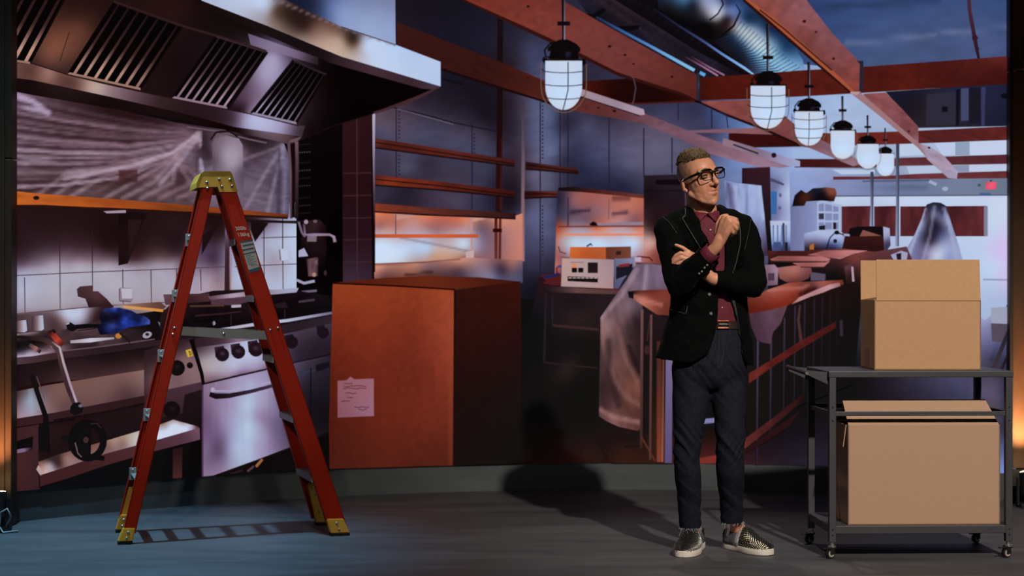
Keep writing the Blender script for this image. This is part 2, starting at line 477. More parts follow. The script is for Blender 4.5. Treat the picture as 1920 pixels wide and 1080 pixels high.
pic = Pic('rear_wall', label='grey panelled wall behind the shelves')
pic.poly([(698, -50), (1010, -50), (1060, 150), (1215, 225), (1300, 262), (1300, 330), (1210, 330), (1207, 560), (1030, 560), (1000, 560), (698, 560)], [
    (760, 20, (40, 33, 50)), (860, 10, (34, 30, 46)), (900, 20, (36, 34, 54)), (1000, 20, (50, 40, 58)), (850, 100, (40, 34, 54)), (900, 70, (42, 40, 64)), (760, 160, (70, 52, 66)), (840, 150, (40, 34, 52)), (840, 200, (54, 44, 62)), (900, 200, (38, 32, 48)), (915, 225, (44, 36, 52)), (780, 190, (66, 52, 70)), (740, 195, (84, 66, 80)),
    (715, 225, (100, 82, 100)), (710, 250, (84, 82, 110)), (760, 230, (92, 78, 100)), (800, 255, (80, 80, 108)), (850, 250, (84, 76, 102)), (860, 275, (80, 80, 110)), (900, 255, (80, 70, 94)), (915, 280, (74, 74, 104)), (720, 300, (78, 68, 92)), (800, 300, (70, 60, 84)), (880, 320, (74, 68, 92)), (915, 330, (68, 66, 94)), (760, 318, (84, 80, 106)),
    (720, 365, (66, 58, 82)), (800, 365, (74, 62, 84)), (860, 375, (84, 74, 98)), (900, 380, (66, 62, 92)), (760, 355, (56, 46, 66)),
    (955, 250, (60, 48, 64)), (960, 200, (62, 48, 64)), (960, 120, (58, 44, 60)), (965, 340, (56, 44, 60)), (960, 380, (46, 36, 50)), (978, 300, (80, 62, 80)),
    (995, 100, (72, 76, 112)), (1000, 160, (80, 84, 118)), (1005, 200, (92, 96, 130)), (1000, 260, (90, 92, 126)), (1000, 330, (98, 94, 122)), (995, 400, (94, 94, 128)), (1000, 450, (84, 84, 120)), (1000, 500, (66, 62, 92)), (1000, 535, (40, 38, 54)),
    (1030, 220, (88, 96, 134)), (1035, 280, (96, 104, 142)), (1030, 340, (92, 90, 118)), (1030, 400, (90, 92, 128)), (1030, 450, (84, 84, 118)), (1025, 500, (64, 58, 82)), (1058, 230, (60, 56, 82)), (1058, 300, (64, 62, 92)), (1056, 390, (58, 54, 80)),
    (1100, 235, (80, 78, 110)), (1120, 290, (78, 80, 118)), (1100, 330, (56, 58, 92)), (1170, 260, (90, 84, 112)), (1180, 310, (92, 90, 122)), (1170, 345, (58, 56, 88)), (1240, 290, (100, 96, 122)), (1280, 300, (92, 88, 116)), (1130, 215, (66, 58, 80)), (1230, 250, (96, 88, 114))],
    ('N', .05, 22, 5, 0, 21), cell=8)
for x, a, b in ((743, 205, 500), (885, 230, 400), (1013, 190, 520), (1050, 195, 370), (1065, 200, 350), (1142, 220, 355), (1207, 240, 330), (1260, 258, 325)):
    pic.line([(x, a), (x, b)], 2.4, (56, 50, 74))
for x, a, b in ((747, 208, 260), (747, 290, 330), (888, 250, 290), (1016, 190, 300), (1016, 385, 480)):
    for y in range(a, b, 7): pic.poly([(x, y), (x + 3, y), (x + 3, y + 3), (x, y + 3)], (48, 44, 66))
pic.line([(735, 201), (800, 216), (850, 230), (930, 246)], 2.4, (40, 32, 44)); pic.line([(745, 204), (850, 233)], 1.6, (110, 92, 112)); pic.line([(830, 148), (868, 158)], 4, (26, 22, 36))
pic.build()
pic = Pic('rear_pipe', label='dark red vertical pipe in the wall corner')
pic.line([(938, 5), (937, 200), (936, 300), (935, 398)], [11, 11, 11, 12], [(32, 22, 30), (40, 18, 20), (62, 22, 22), (60, 30, 40)]); pic.line([(940, 260), (939, 395)], 4, [(76, 26, 22), (96, 40, 34)]); pic.build()
pic = Pic('wall_pillar', label='purple grey pillar edge')
pic.line([(980, 190), (981, 300), (980, 490)], [5, 6, 7], [(78, 66, 84), (110, 88, 104), (150, 110, 112)]); pic.build()

pic = Pic('upper_wall', label='dark slatted ceiling zone with conduits')
pic.poly([(1040, -50), (1520, -50), (1500, 140), (1300, 150), (1110, 35)], [(1080, 10, (40, 42, 68)), (1130, 30, (30, 28, 42)), (1120, 8, (52, 40, 56)), (1180, 40, (52, 38, 50)), (1230, 75, (52, 42, 60)), (1270, 95, (46, 38, 54)), (1200, 70, (36, 34, 56)), (1290, 130, (40, 36, 54)), (1340, 120, (52, 42, 62)), (1380, 125, (32, 26, 40)), (1160, 15, (62, 44, 56)), (1440, 20, (44, 66, 106)), (1470, 60, (50, 74, 116)), (1490, 110, (56, 84, 126))],
    ('L', [(1140, 5), (1290, 100), (1350, 140)], 3, 4, (30, 24, 36), .5), ('L', [(1120, 0), (1220, 70)], 4, 4, (72, 52, 66), .4), ('N', .18, 60, 3, 33, 9), cell=6)
pic.poly([(1140, -8), (1232, -8), (1300, 45), (1420, 138), (1395, 142), (1310, 98), (1225, 45)], (22, 17, 22), ('L', [(1180, -5), (1330, 92), (1400, 138)], 2, 3, (36, 30, 44), .6), cell=8)
pic.poly([(1080, 24), (1112, 26), (1132, 14), (1136, 20), (1120, 33), (1090, 33)], (18, 16, 22))
pic.poly([(1145, 50), (1200, 47), (1196, 56), (1160, 61), (1140, 56)], (20, 16, 22))
pic.build()
pic = Pic('conduit', label='blue steel conduit along the timber beam')
pic.line([(1118, 32), (1160, 55), (1210, 82), (1260, 109), (1302, 132)], [4, 5, 6, 6, 6], [(44, 60, 98), (58, 92, 150), (80, 124, 180), (110, 160, 205), (130, 180, 215)])
pic.line([(1120, 36), (1160, 60), (1210, 87), (1296, 134)], [2, 4, 5, 3], (24, 34, 62))
pic.build()
pic = Pic('conduit', label='bright blue conduit beside the spiral duct')
pic.line([(1225, 16), (1275, 50), (1320, 78), (1352, 100), (1414, 139)], [3, 3, 4, 4, 5], [(30, 34, 58), (48, 58, 98), (70, 86, 140), (96, 128, 190), (140, 190, 230)])
pic.line([(1284, 106), (1318, 125), (1346, 142)], 3, [(70, 46, 66), (150, 100, 125), (160, 115, 145)])
pic.line([(1296, 106), (1330, 126), (1358, 141)], 3, [(70, 46, 66), (140, 96, 125), (150, 105, 135)])
pic.line([(1322, 141), (1312, 136)], 6, (90, 150, 200))
pic.build()

pic = Pic('air_duct', label='shiny spiral steel air duct')
pic.poly([(1230, -30), (1430, -30), (1462, 40), (1505, 112), (1512, 140), (1414, 139), (1340, 80), (1278, 48), (1235, 15)], [
    (1250, 0, (44, 60, 88)), (1285, 2, (64, 100, 140)), (1300, 8, (50, 56, 78)), (1260, 22, (28, 26, 32)), (1318, 6, (118, 122, 150)), (1330, 18, (150, 152, 172)), (1345, 26, (186, 190, 205)), (1362, 8, (70, 84, 128)), (1372, 22, (98, 116, 165)), (1382, 28, (88, 106, 155)), (1362, 36, (60, 50, 60)), (1370, 46, (92, 72, 76)), (1330, 46, (26, 22, 28)), (1340, 66, (22, 18, 22)), (1300, 40, (24, 20, 26)),
    (1384, 50, (150, 156, 168)), (1400, 64, (176, 186, 196)), (1420, 84, (186, 204, 214)), (1440, 100, (160, 195, 212)), (1372, 68, (48, 62, 86)), (1390, 84, (54, 80, 112)), (1410, 104, (74, 112, 150)), (1436, 122, (110, 158, 196)), (1350, 78, (34, 34, 48)), (1370, 92, (38, 40, 58)), (1395, 112, (44, 44, 66)), (1420, 132, (70, 90, 126)),
    (1415, 20, (44, 66, 106)), (1400, 40, (52, 80, 122)), (1440, 60, (50, 80, 124)), (1470, 95, (56, 92, 136)), (1490, 128, (120, 160, 196)), (1470, 125, (130, 175, 208))], cell=6)
for i in range(19):
    t = i / 18
    a = lerp((1390, 40), (1500, 126), t); b = lerp((1338, 78), (1425, 142), t)
    m = ((a[0] + b[0]) / 2 + 7, (a[1] + b[1]) / 2 + 7)
    pic.line([a, lerp(a, m, .5), m, lerp(m, b, .5), b], [1.2, 1.6, 2, 1.8, 1], [(40, 60, 92), (96, 116, 136), (48, 74, 106), (34, 44, 68), (26, 26, 40)])
pic.line([(1350, -8), (1356, 8), (1346, 26), (1330, 38)], 3, (30, 30, 42))
pic.line([(1380, 8), (1388, 22), (1376, 48), (1350, 70), (1322, 76)], [2, 3, 4, 4, 2], (22, 20, 28))
pic.build()

def beam(label, face, base, *br, lip=None, knots=(), cell=10):
    p = Pic('timber_beam', label=label)
    p.poly(face, base, ('N', .10, 60, 4, 20, len(face) + int(face[0][0])), *br, cell=cell)
    if lip: p.poly(lip[0], lip[1])
    for kx, ky, r in knots: p.poly(ell(kx, ky, r * 1.3, r, 8), (70, 28, 26))
    return p.build()

# far cross beams and windows
for q, c in (([(1687, 270), (1724, 269), (1738, 290), (1687, 293)], (182, 198, 222)), ([(1752, 268), (1791, 267), (1791, 291), (1767, 292)], (184, 196, 226)), ([(1791, 267), (1818, 266), (1818, 291), (1791, 291)], (134, 148, 172)), ([(1818, 265), (1905, 263), (1905, 290), (1818, 291)], (190, 202, 228)),
             ([(1600, 238), (1690, 240), (1700, 246), (1600, 246)], (150, 168, 200)), ([(1722, 237), (1905, 233), (1905, 238), (1722, 242)], (150, 165, 195)), ([(1798, 226), (1818, 226), (1820, 236), (1798, 237)], (170, 190, 215)),
             ([(1700, 312), (1760, 311), (1770, 324), (1705, 326)], (176, 190, 216)), ([(1770, 311), (1817, 309), (1817, 322), (1780, 323)], (128, 134, 162)), ([(1817, 308), (1905, 306), (1905, 320), (1817, 321)], (184, 196, 224)), ([(1560, 318), (1640, 318), (1640, 326), (1578, 327)], (176, 194, 222)), ([(1482, 280), (1560, 276), (1580, 297), (1490, 298)], (150, 172, 210))):
    Pic('clerestory_window').poly(q, c).build()
beam('far dark red cross beam', [(1366, 250), (1470, 246), (1560, 250), (1700, 246), (1905, 236), (1905, 262), (1720, 269), (1560, 274), (1400, 277), (1366, 268)], [(1400, 262, (84, 24, 24)), (1490, 266, (82, 26, 26)), (1560, 258, (130, 52, 42)), (1650, 258, (136, 48, 40)), (1740, 255, (112, 44, 44)), (1890, 250, (120, 46, 44))])
beam('third cross beam with pale windows around it', [(1490, 298), (1566, 298), (1620, 300), (1690, 296), (1905, 289), (1905, 307), (1690, 311), (1620, 315), (1490, 314)], [(1520, 306, (92, 34, 36)), (1700, 304, (118, 58, 68)), (1890, 300, (108, 50, 62))])
beam('furthest cross beam above the grey wall', [(1562, 331), (1640, 331), (1720, 326), (1905, 320), (1905, 334), (1720, 337), (1562, 337)], [(1600, 334, (120, 52, 56)), (1750, 330, (124, 60, 68)), (1890, 328, (124, 56, 58))])
pic = Pic('high_cabinet', label='dark storage boxes above the far beam')
pic.poly([(1660, 172), (1905, 155), (1905, 236), (1722, 240), (1690, 205)], [(1680, 180, (36, 38, 66)), (1720, 200, (44, 36, 50)), (1760, 200, (60, 56, 78)), (1810, 180, (44, 48, 86)), (1860, 190, (48, 50, 84)), (1880, 225, (40, 42, 72)), (1720, 230, (52, 46, 58)), (1780, 225, (56, 50, 66))], cell=12)
pic.poly([(1738, 177), (1792, 172), (1793, 234), (1736, 236)], (62, 58, 80)); pic.poly([(1766, 200), (1777, 200), (1777, 210), (1766, 210)], (24, 22, 32))
pic.poly([(1793, 168), (1800, 167), (1798, 236), (1792, 236)], (26, 24, 40)); pic.poly([(1802, 166), (1816, 165), (1816, 226), (1802, 227)], (74, 82, 120))
pic.poly([(1818, 165), (1838, 164), (1838, 232), (1818, 232)], (40, 36, 56)); pic.poly([(1840, 163), (1848, 163), (1846, 236), (1840, 236)], (66, 70, 112)); pic.poly(ell(1884, 180, 8, 5, 12), (18, 18, 28))
pic.build()
beam('dark red cross beam behind the hanging lamps', [(1092, 152), (1180, 147), (1310, 146), (1412, 139), (1500, 132), (1607, 126), (1760, 115), (1905, 104), (1905, 157), (1760, 165), (1607, 175), (1500, 181), (1405, 186), (1310, 188), (1195, 193), (1092, 190)], [(1110, 165, (92, 26, 20)), (1150, 170, (52, 16, 14)), (1230, 175, (46, 16, 14)), (1280, 185, (62, 20, 16)), (1340, 165, (110, 32, 22)), (1400, 160, (112, 34, 24)), (1500, 160, (118, 38, 28)), (1590, 140, (112, 36, 28)), (1660, 150, (108, 32, 26)), (1760, 140, (100, 32, 28)), (1880, 130, (98, 32, 30)), (1880, 115, (118, 44, 42)), (1700, 168, (122, 38, 28))],
     lip=([(1092, 190), (1195, 193), (1310, 188), (1310, 192), (1195, 196), (1092, 193)], (98, 40, 34)))
beam('low red timber beam along the far wall', [(740, 40), (940, 117), (1016, 149), (1100, 172), (1207, 212), (1290, 245), (1400, 285), (1500, 310), (1440, 318), (1330, 288), (1280, 262), (1207, 232), (1067, 206), (1023, 189), (940, 163), (827, 127), (740, 98)], [(760, 70, (96, 42, 36)), (850, 110, (110, 48, 40)), (930, 142, (112, 48, 40)), (1000, 165, (126, 54, 44)), (1080, 195, (118, 54, 50)), (1150, 205, (112, 58, 62)), (1230, 235, (122, 84, 100)), (1290, 262, (126, 88, 106)), (1360, 285, (134, 98, 114)), (1430, 305, (140, 110, 130))], ('B', 880, 120, 200, 70, 20, (50, 16, 16), .5),
     lip=([(740, 98), (827, 127), (940, 163), (1023, 189), (1067, 206), (1067, 209), (1023, 193), (940, 168), (827, 132), (740, 103)], (40, 16, 18)), knots=((892, 134, 3), (912, 122, 2.5), (990, 146, 2), (1152, 208, 3), (1122, 202, 2), (900, 118, 2)))
pic = Pic('strip_light', label='pale fluorescent strip light fixed to the beam')
pic.poly([(1088, 166), (1207, 205), (1209, 215), (1200, 216), (1088, 180)], ('G', (1088, 170), (1207, 210), [(0, (150, 128, 138)), (.6, (142, 124, 140)), (1, (165, 145, 160))])); pic.line([(1088, 181), (1200, 217)], 2, (40, 26, 34)); pic.build()
pic = Pic('strip_light', label='pale fluorescent strip light further along the wall')
pic.poly([(1356, 259), (1430, 281), (1500, 302), (1500, 312), (1480, 312), (1355, 272)], ('G', (1356, 262), (1500, 308), [(0, (140, 112, 128)), (.5, (128, 108, 132)), (1, (150, 158, 196))])); pic.line([(1375, 271), (1422, 288)], 3, (60, 36, 46)); pic.poly(ell(1451, 291, 5, 5, 10), (52, 30, 40)); pic.build()
pic = Pic('strip_light', label='thin pale strip light crossing under the beam')
pic.poly([(1280, 245), (1462, 238), (1466, 244), (1462, 253), (1360, 249), (1280, 249)], ('G', (1280, 245), (1466, 245), [(0, (120, 92, 112)), (.7, (142, 92, 98)), (.95, (130, 80, 84)), (1, (205, 195, 200))])); pic.build()
beam('near timber beam running back to the lamps', [(860, -30), (1010, -30), (1053, 0), (1130, 44), (1200, 83), (1280, 127), (1310, 142), (1310, 189), (1280, 174), (1160, 136), (1053, 82), (980, 48), (873, 0)], [(900, 0, (168, 68, 52)), (960, 18, (162, 72, 56)), (1030, 45, (166, 78, 64)), (1090, 70, (160, 80, 72)), (1160, 105, (152, 78, 72)), (1230, 135, (146, 72, 64)), (1290, 160, (132, 58, 48)), (1060, 20, (158, 72, 62))], ('P', [(850, -40), (1320, -40), (1320, 200), (850, 200)], 1, (84, 34, 36), .34),
     lip=([(853, -6), (873, 0), (980, 48), (1053, 82), (1160, 136), (1280, 174), (1310, 189), (1304, 190), (1280, 180), (1160, 143), (1053, 90), (980, 56)], (76, 28, 24)), knots=((1143, 87, 3), (1172, 103, 2.5), (1188, 120, 2), (1260, 144, 2.5), (990, 12, 2.5)))
beam('timber beam continuing past the cross beam', [(1312, 190), (1405, 187), (1440, 192), (1505, 245), (1580, 282), (1620, 306), (1600, 312), (1500, 270), (1440, 243), (1360, 212)], [(1340, 197, (146, 78, 74)), (1400, 205, (140, 74, 72)), (1450, 225, (140, 74, 76)), (1495, 255, (132, 72, 78)), (1560, 285, (132, 100, 116)), (1600, 300, (140, 110, 125))], lip=([(1312, 190), (1360, 212), (1440, 243), (1500, 270), (1498, 274), (1440, 248), (1360, 217), (1312, 194)], (52, 22, 24)))
beam('right timber beam running back over the dining room', [(1400, -30), (1490, -30), (1512, 0), (1560, 62), (1614, 119), (1614, 172), (1604, 173), (1540, 112), (1450, 32), (1405, 0)], [(1450, 5, (146, 78, 74)), (1500, 30, (142, 86, 92)), (1540, 70, (134, 80, 84)), (1590, 120, (136, 74, 76)), (1605, 160, (150, 72, 62)), (1520, 70, (130, 70, 68)), (1480, 0, (140, 82, 86))],
     lip=([(1380, -30), (1405, 0), (1450, 32), (1540, 112), (1604, 173), (1594, 174), (1530, 120), (1440, 44), (1396, 0)], (168, 84, 56)), knots=((1508, 40, 3), (1563, 110, 2.5), (1530, 60, 2)))
pic = Pic('beam_edge', label='dark grooved underside of the right beam')
pic.line([(1394, 0), (1438, 38), (1530, 118), (1596, 174)], [5, 6, 5, 3], (60, 26, 24)); pic.line([(1424, 18), (1470, 54), (1560, 132)], 3, (92, 42, 34)); pic.build()
beam('right beam continuing to the far end', [(1618, 176), (1660, 173), (1692, 205), (1722, 238), (1722, 268), (1745, 276), (1770, 292), (1796, 322), (1794, 335), (1778, 334), (1740, 300), (1722, 276), (1650, 215)], [(1640, 185, (146, 82, 84)), (1680, 215, (138, 80, 86)), (1712, 250, (132, 76, 82)), (1740, 282, (150, 140, 160)), (1760, 300, (152, 130, 150)), (1788, 328, (160, 150, 178))],
     lip=([(1594, 174), (1614, 174), (1722, 268), (1740, 298), (1722, 278), (1640, 210)], (150, 112, 118)), knots=((1742, 277, 2.2), (1704, 246, 2)))
pic = Pic('beam_hanger', label='dark steel beam hanger')
pic.poly([(1306, 136), (1313, 139), (1313, 190), (1306, 187)], ('G', (1306, 140), (1313, 140), [(0, (40, 40, 58)), (.6, (78, 84, 116)), (1, (40, 30, 40))]), cell=4); pic.poly([(1302, 188), (1316, 190), (1312, 194), (1302, 191)], (24, 16, 20)); pic.build()
pic = Pic('beam_hanger', label='dark steel beam hanger on the right beam')
pic.poly([(1606, 114), (1619, 114), (1618, 172), (1611, 173), (1612, 120)], (52, 52, 74)); pic.poly([(1594, 172), (1614, 172), (1606, 178), (1596, 176)], (170, 140, 145)); pic.build()
pic = Pic('ceiling_cable', label='thin grey cable hanging from the beam')
pic.line([(1175, 138), (1188, 146), (1192, 165), (1188, 190), (1184, 198)], 2, (92, 74, 84)); pic.build(); pic = Pic('ceiling_cable'); pic.line([(1272, 192), (1272, 225)], 2, (48, 44, 66)); pic.build(); pic = Pic('ceiling_cable'); pic.line([(1334, 205), (1335, 240)], 2.5, (40, 48, 84)); pic.line([(1350, 210), (1362, 216), (1365, 240)], 2, (44, 52, 90)); pic.build()

# far wall, exit sign, red panels
pic = Pic('end_wall', label='grey upper wall above the shop window')
pic.poly([(1555, 337), (1905, 334), (1905, 367), (1568, 369)], [(1580, 350, (122, 132, 172)), (1700, 350, (104, 116, 150)), (1800, 352, (112, 122, 150)), (1880, 350, (104, 116, 142))], ('L', [(1600, 349), (1735, 351)], 1, 3, (84, 94, 124), .6), cell=8)
pic.line([(1560, 368), (1905, 366)], 3, (92, 96, 118)); pic.line([(1617, 340), (1744, 338)], 3, (86, 96, 128)); pic.line([(1742, 340), (1756, 346)], 6, (150, 160, 186)); pic.poly(ell(1772, 354, 6, 4, 10), (150, 160, 190))
pic.build()
pic = Pic('exit_sign', label='glowing red exit sign on the far wall')
pic.poly([(1838, 337), (1880, 337), (1882, 362), (1838, 362)], (104, 118, 136)); pic.poly([(1848, 341), (1868, 341), (1868, 355), (1848, 355)], [(1858, 348, (232, 84, 108)), (1849, 342, (190, 78, 104)), (1867, 354, (200, 80, 108))], cell=4); pic.poly(ell(1858, 339, 2, 2, 8), (60, 66, 90)); pic.poly(ell(1836, 347, 3, 3, 8), (80, 88, 112)); pic.poly([(1836, 362), (1858, 362), (1856, 367), (1838, 367)], (70, 96, 150)); pic.build()
pic = Pic('shop_window', label='bright shop front window with red panels')
pic.poly([(1558, 369), (1905, 367), (1905, 560), (1846, 600), (1690, 490), (1570, 440)], [(1580, 378, (184, 198, 226)), (1700, 378, (190, 204, 230)), (1840, 378, (190, 202, 230)), (1870, 400, (196, 208, 232)), (1862, 440, (192, 200, 230)), (1875, 470, (204, 186, 232)), (1862, 500, (190, 204, 236)), (1880, 520, (196, 190, 228)), (1700, 460, (172, 188, 220)), (1830, 470, (184, 198, 228)), (1600, 440, (150, 160, 190)), (1872, 560, (166, 180, 214))], cell=8)
pic.line([(1843, 524), (1905, 525)], 3, (130, 140, 172))
for x0, x1 in ((1578, 1634), (1639, 1680), (1688, 1851)):
    pic.poly([(x0, 387), (x1, 386), (x1, 443), (x0, 443)], [(x0, 400, (112, 48, 56)), (x1, 400, (120, 54, 62)), ((x0 + x1) / 2, 430, (104, 42, 48)), ((x0 + x1) / 2 + 8, 395, (94, 38, 46))], ('N', .16, 9, 30, 0, x0), cell=5)
pic.poly([(1845, 387), (1852, 387), (1852, 443), (1845, 443)], (122, 122, 148))
pic.build()
for x, top, bot in ((1635, 322, 424), (1683, 270, 462)):
    pic = Pic('steel_post', label='thin grey post in front of the red panels')
    pic.line([(x, top), (x, 380), (x - 1, bot)], [6, 6, 7], [(70, 74, 96), (110, 116, 145), (130, 136, 168)]); pic.line([(x + 2, top), (x + 1, bot)], 2, (62, 66, 90)); pic.build()
pic = Pic('draped_object', label='tall object veiled in translucent plastic')
pic.poly([(1734, 390), (1738, 383), (1750, 379), (1764, 380), (1774, 386), (1778, 400), (1786, 425), (1797, 458), (1806, 490), (1690, 490), (1700, 466), (1715, 440), (1728, 410)], [
    (1740, 392, (66, 54, 82)), (1746, 420, (48, 40, 62)), (1744, 448, (54, 44, 66)), (1756, 400, (92, 92, 128)), (1766, 395, (60, 58, 92)), (1760, 440, (72, 72, 112)), (1768, 430, (80, 80, 118)), (1752, 384, (58, 60, 86)), (1776, 410, (122, 128, 162)), (1784, 440, (118, 126, 164)), (1795, 478, (140, 150, 188)), (1728, 420, (126, 132, 166)), (1718, 450, (112, 116, 156)), (1705, 480, (120, 124, 164)), (1740, 470, (126, 120, 152)), (1755, 482, (182, 190, 216)), (1765, 470, (170, 178, 208)), (1775, 482, (140, 148, 186)), (1735, 485, (118, 112, 148))],
    ('L', [(1752, 388), (1744, 440), (1730, 488)], 2, 4, (150, 152, 182), .5), ('L', [(1770, 390), (1782, 430), (1794, 488)], 2, 4, (160, 168, 196), .6), ('L', [(1734, 392), (1716, 445), (1700, 488)], 2, 4, (168, 176, 204), .6), cell=4)
pic.build()
pic = Pic('paint_pail', label='pale box on the floor by the shop window')
pic.poly([(1858, 577), (1905, 574), (1905, 608), (1858, 606)], (146, 148, 172)); pic.poly([(1858, 606), (1905, 608), (1905, 645), (1860, 640)], (92, 80, 100)); pic.line([(1896, 610), (1862, 692)], 8, (58, 50, 72)); pic.line([(1902, 640), (1878, 692)], 5, (44, 36, 52)); pic.build()

# middle distance on the right
pic = Pic('tall_cabinet', label='dark steel fridge behind the presenter')
pic.poly([(1207, 329), (1300, 326), (1300, 560), (1207, 560)], [(1215, 335, (52, 40, 52)), (1250, 340, (58, 44, 56)), (1215, 365, (44, 30, 38)), (1230, 395, (58, 36, 44)), (1225, 425, (74, 42, 46)), (1225, 446, (150, 108, 104)), (1222, 454, (186, 148, 140)), (1225, 468, (160, 100, 92)), (1220, 490, (150, 82, 74)), (1280, 400, (56, 36, 46))], cell=8)
pic.poly([(1230, 337), (1278, 336), (1276, 347), (1230, 346)], (30, 22, 30)); pic.line([(1208, 358), (1300, 357)], 2, (36, 24, 32)); pic.line([(1285, 360), (1287, 430)], 2, (88, 78, 100)); pic.build()
pic = Pic('notice_board', label='maroon panel and dark door frame')
pic.poly([(1391, 315), (1444, 313), (1447, 360), (1450, 480), (1436, 480), (1428, 348), (1391, 344)], [(1400, 325, (70, 36, 50)), (1435, 330, (74, 38, 52)), (1440, 370, (58, 36, 50)), (1442, 420, (42, 30, 42)), (1444, 470, (26, 22, 30))], cell=8); pic.build()
pic = Pic('back_wall', label='pale blue wall with a blue poster')
pic.poly([(1444, 312), (1480, 318), (1482, 418), (1446, 416)], [(1450, 325, (118, 130, 172)), (1460, 345, (112, 118, 158)), (1462, 400, (120, 122, 164)), (1476, 360, (168, 182, 214)), (1475, 410, (150, 160, 198))], cell=6)
pic.poly([(1445, 333), (1470, 344), (1470, 348), (1445, 340)], (84, 82, 118)); pic.poly([(1446, 359), (1457, 359), (1456, 402), (1446, 402)], (56, 108, 172)); pic.poly(ell(1463, 366, 3, 4, 8), (100, 96, 140)); pic.poly(ell(1462, 390, 3, 4, 8), (98, 94, 138)); pic.build()
pic = Pic('plastic_sheet', label='plastic sheet draped over a rack behind the presenter')
pic.poly([(1358, 338), (1380, 343), (1427, 348), (1433, 400), (1440, 480), (1380, 480), (1362, 420)], [(1372, 360, (112, 116, 158)), (1395, 360, (146, 158, 198)), (1420, 360, (150, 162, 202)), (1385, 400, (134, 144, 188)), (1415, 400, (144, 156, 198)), (1428, 420, (120, 126, 168)), (1425, 460, (92, 88, 124)), (1436, 470, (80, 66, 92)), (1366, 345, (120, 132, 176))],
    ('L', [(1366, 345), (1378, 420)], 2, 4, (92, 84, 118), .7), ('L', [(1398, 346), (1402, 420)], 2, 4, (108, 116, 160), .7), ('L', [(1378, 350), (1392, 430)], 2, 4, (172, 186, 216), .6), ('L', [(1424, 350), (1432, 410)], 2, 3, (180, 192, 222), .6), ('N', .08, 5, 24, 8, 2), cell=5); pic.build()
pic = Pic('radiator', label='white radiator under the window')
pic.poly([(1444, 414), (1482, 414), (1482, 472), (1448, 472)], [(1450, 420, (172, 182, 214)), (1476, 420, (174, 184, 216)), (1452, 445, (150, 172, 210)), (1474, 445, (142, 160, 200)), (1465, 465, (66, 78, 128))], cell=5)
for x in (1450, 1458, 1466, 1474): pic.line([(x, 422), (x, 454)], 2.5, (96, 112, 158))
pic.line([(1469, 418), (1470, 470)], 4, (72, 72, 100)); pic.poly([(1450, 454), (1464, 454), (1464, 480), (1448, 480)], (70, 86, 138)); pic.poly([(1472, 454), (1477, 454), (1477, 470), (1472, 470)], (36, 38, 62)); pic.build()
pic = Pic('partition', label='grey blue partition beside the white shelf unit')
pic.poly([(1482, 386), (1534, 378), (1534, 470), (1482, 470)], ('G', (1482, 420), (1534, 420), [(0, (106, 112, 152)), (.5, (118, 124, 166)), (1, (128, 136, 178))])); pic.build()
pic = Pic('shelf_unit', label='white open shelf unit')
pic.poly([(1532, 378), (1545, 376), (1578, 384), (1578, 442), (1532, 440)], (160, 172, 206))
for q in ([(1535, 383), (1545, 381), (1545, 396), (1535, 396)], [(1547, 382), (1560, 385), (1560, 396), (1547, 396)], [(1562, 386), (1572, 388), (1572, 397), (1562, 397)], [(1535, 400), (1545, 400), (1545, 412), (1535, 412)], [(1547, 400), (1560, 400), (1560, 413), (1547, 413)], [(1562, 401), (1572, 401), (1572, 413), (1562, 413)], [(1535, 417), (1545, 417), (1545, 431), (1535, 431)], [(1547, 417), (1560, 417), (1560, 430), (1547, 430)], [(1562, 417), (1572, 417), (1572, 430), (1562, 430)]):
    pic.poly(q, (118, 128, 168))
pic.poly([(1535, 400), (1545, 400), (1545, 411), (1535, 411)], (62, 64, 92)); pic.poly([(1535, 424), (1547, 422), (1547, 431), (1536, 431)], (40, 34, 50)); pic.poly([(1562, 417), (1568, 417), (1568, 430), (1562, 430)], (52, 34, 46)); pic.build()
pic = Pic('stored_bags', label='dark bags and boxes on top of the white shelf')
pic.poly([(1485, 387), (1490, 366), (1502, 356), (1512, 362), (1524, 353), (1540, 352), (1548, 351), (1566, 353), (1569, 362), (1564, 378), (1540, 376), (1512, 378), (1508, 386)], [(1495, 378, (48, 26, 28)), (1508, 366, (90, 42, 32)), (1504, 357, (30, 24, 30)), (1528, 362, (34, 36, 54)), (1545, 366, (36, 24, 30)), (1555, 362, (128, 70, 58)), (1563, 368, (112, 56, 46))], cell=4); pic.build()
pic = Pic('work_desk', label='pale desk with a lamp and coloured jars')
pic.poly([(1508, 438), (1532, 432), (1580, 436), (1582, 470), (1508, 470)], [(1515, 445, (134, 140, 178)), (1525, 465, (60, 44, 60)), (1522, 456, (96, 88, 118)), (1540, 440, (160, 172, 206)), (1560, 445, (158, 172, 208)), (1542, 462, (74, 68, 104)), (1560, 462, (58, 68, 122)), (1575, 455, (120, 130, 170))], cell=5)
pic.line([(1550, 466), (1556, 446), (1566, 436), (1582, 440)], 2.5, (26, 26, 40)); pic.poly(ell(1569, 436, 5, 4, 10), (20, 16, 24)); pic.poly([(1518, 460), (1526, 456), (1526, 468), (1518, 468)], (170, 100, 50)); pic.poly(ell(1566, 452, 4, 4, 8), (30, 34, 60)); pic.build()
pic = Pic('brown_case', label='dark brown case with tools on top')
pic.poly([(1584, 443), (1657, 442), (1658, 479), (1577, 474)], ('G', (1600, 443), (1600, 478), [(0, (84, 32, 32)), (.4, (72, 26, 28)), (1, (56, 22, 26))]))
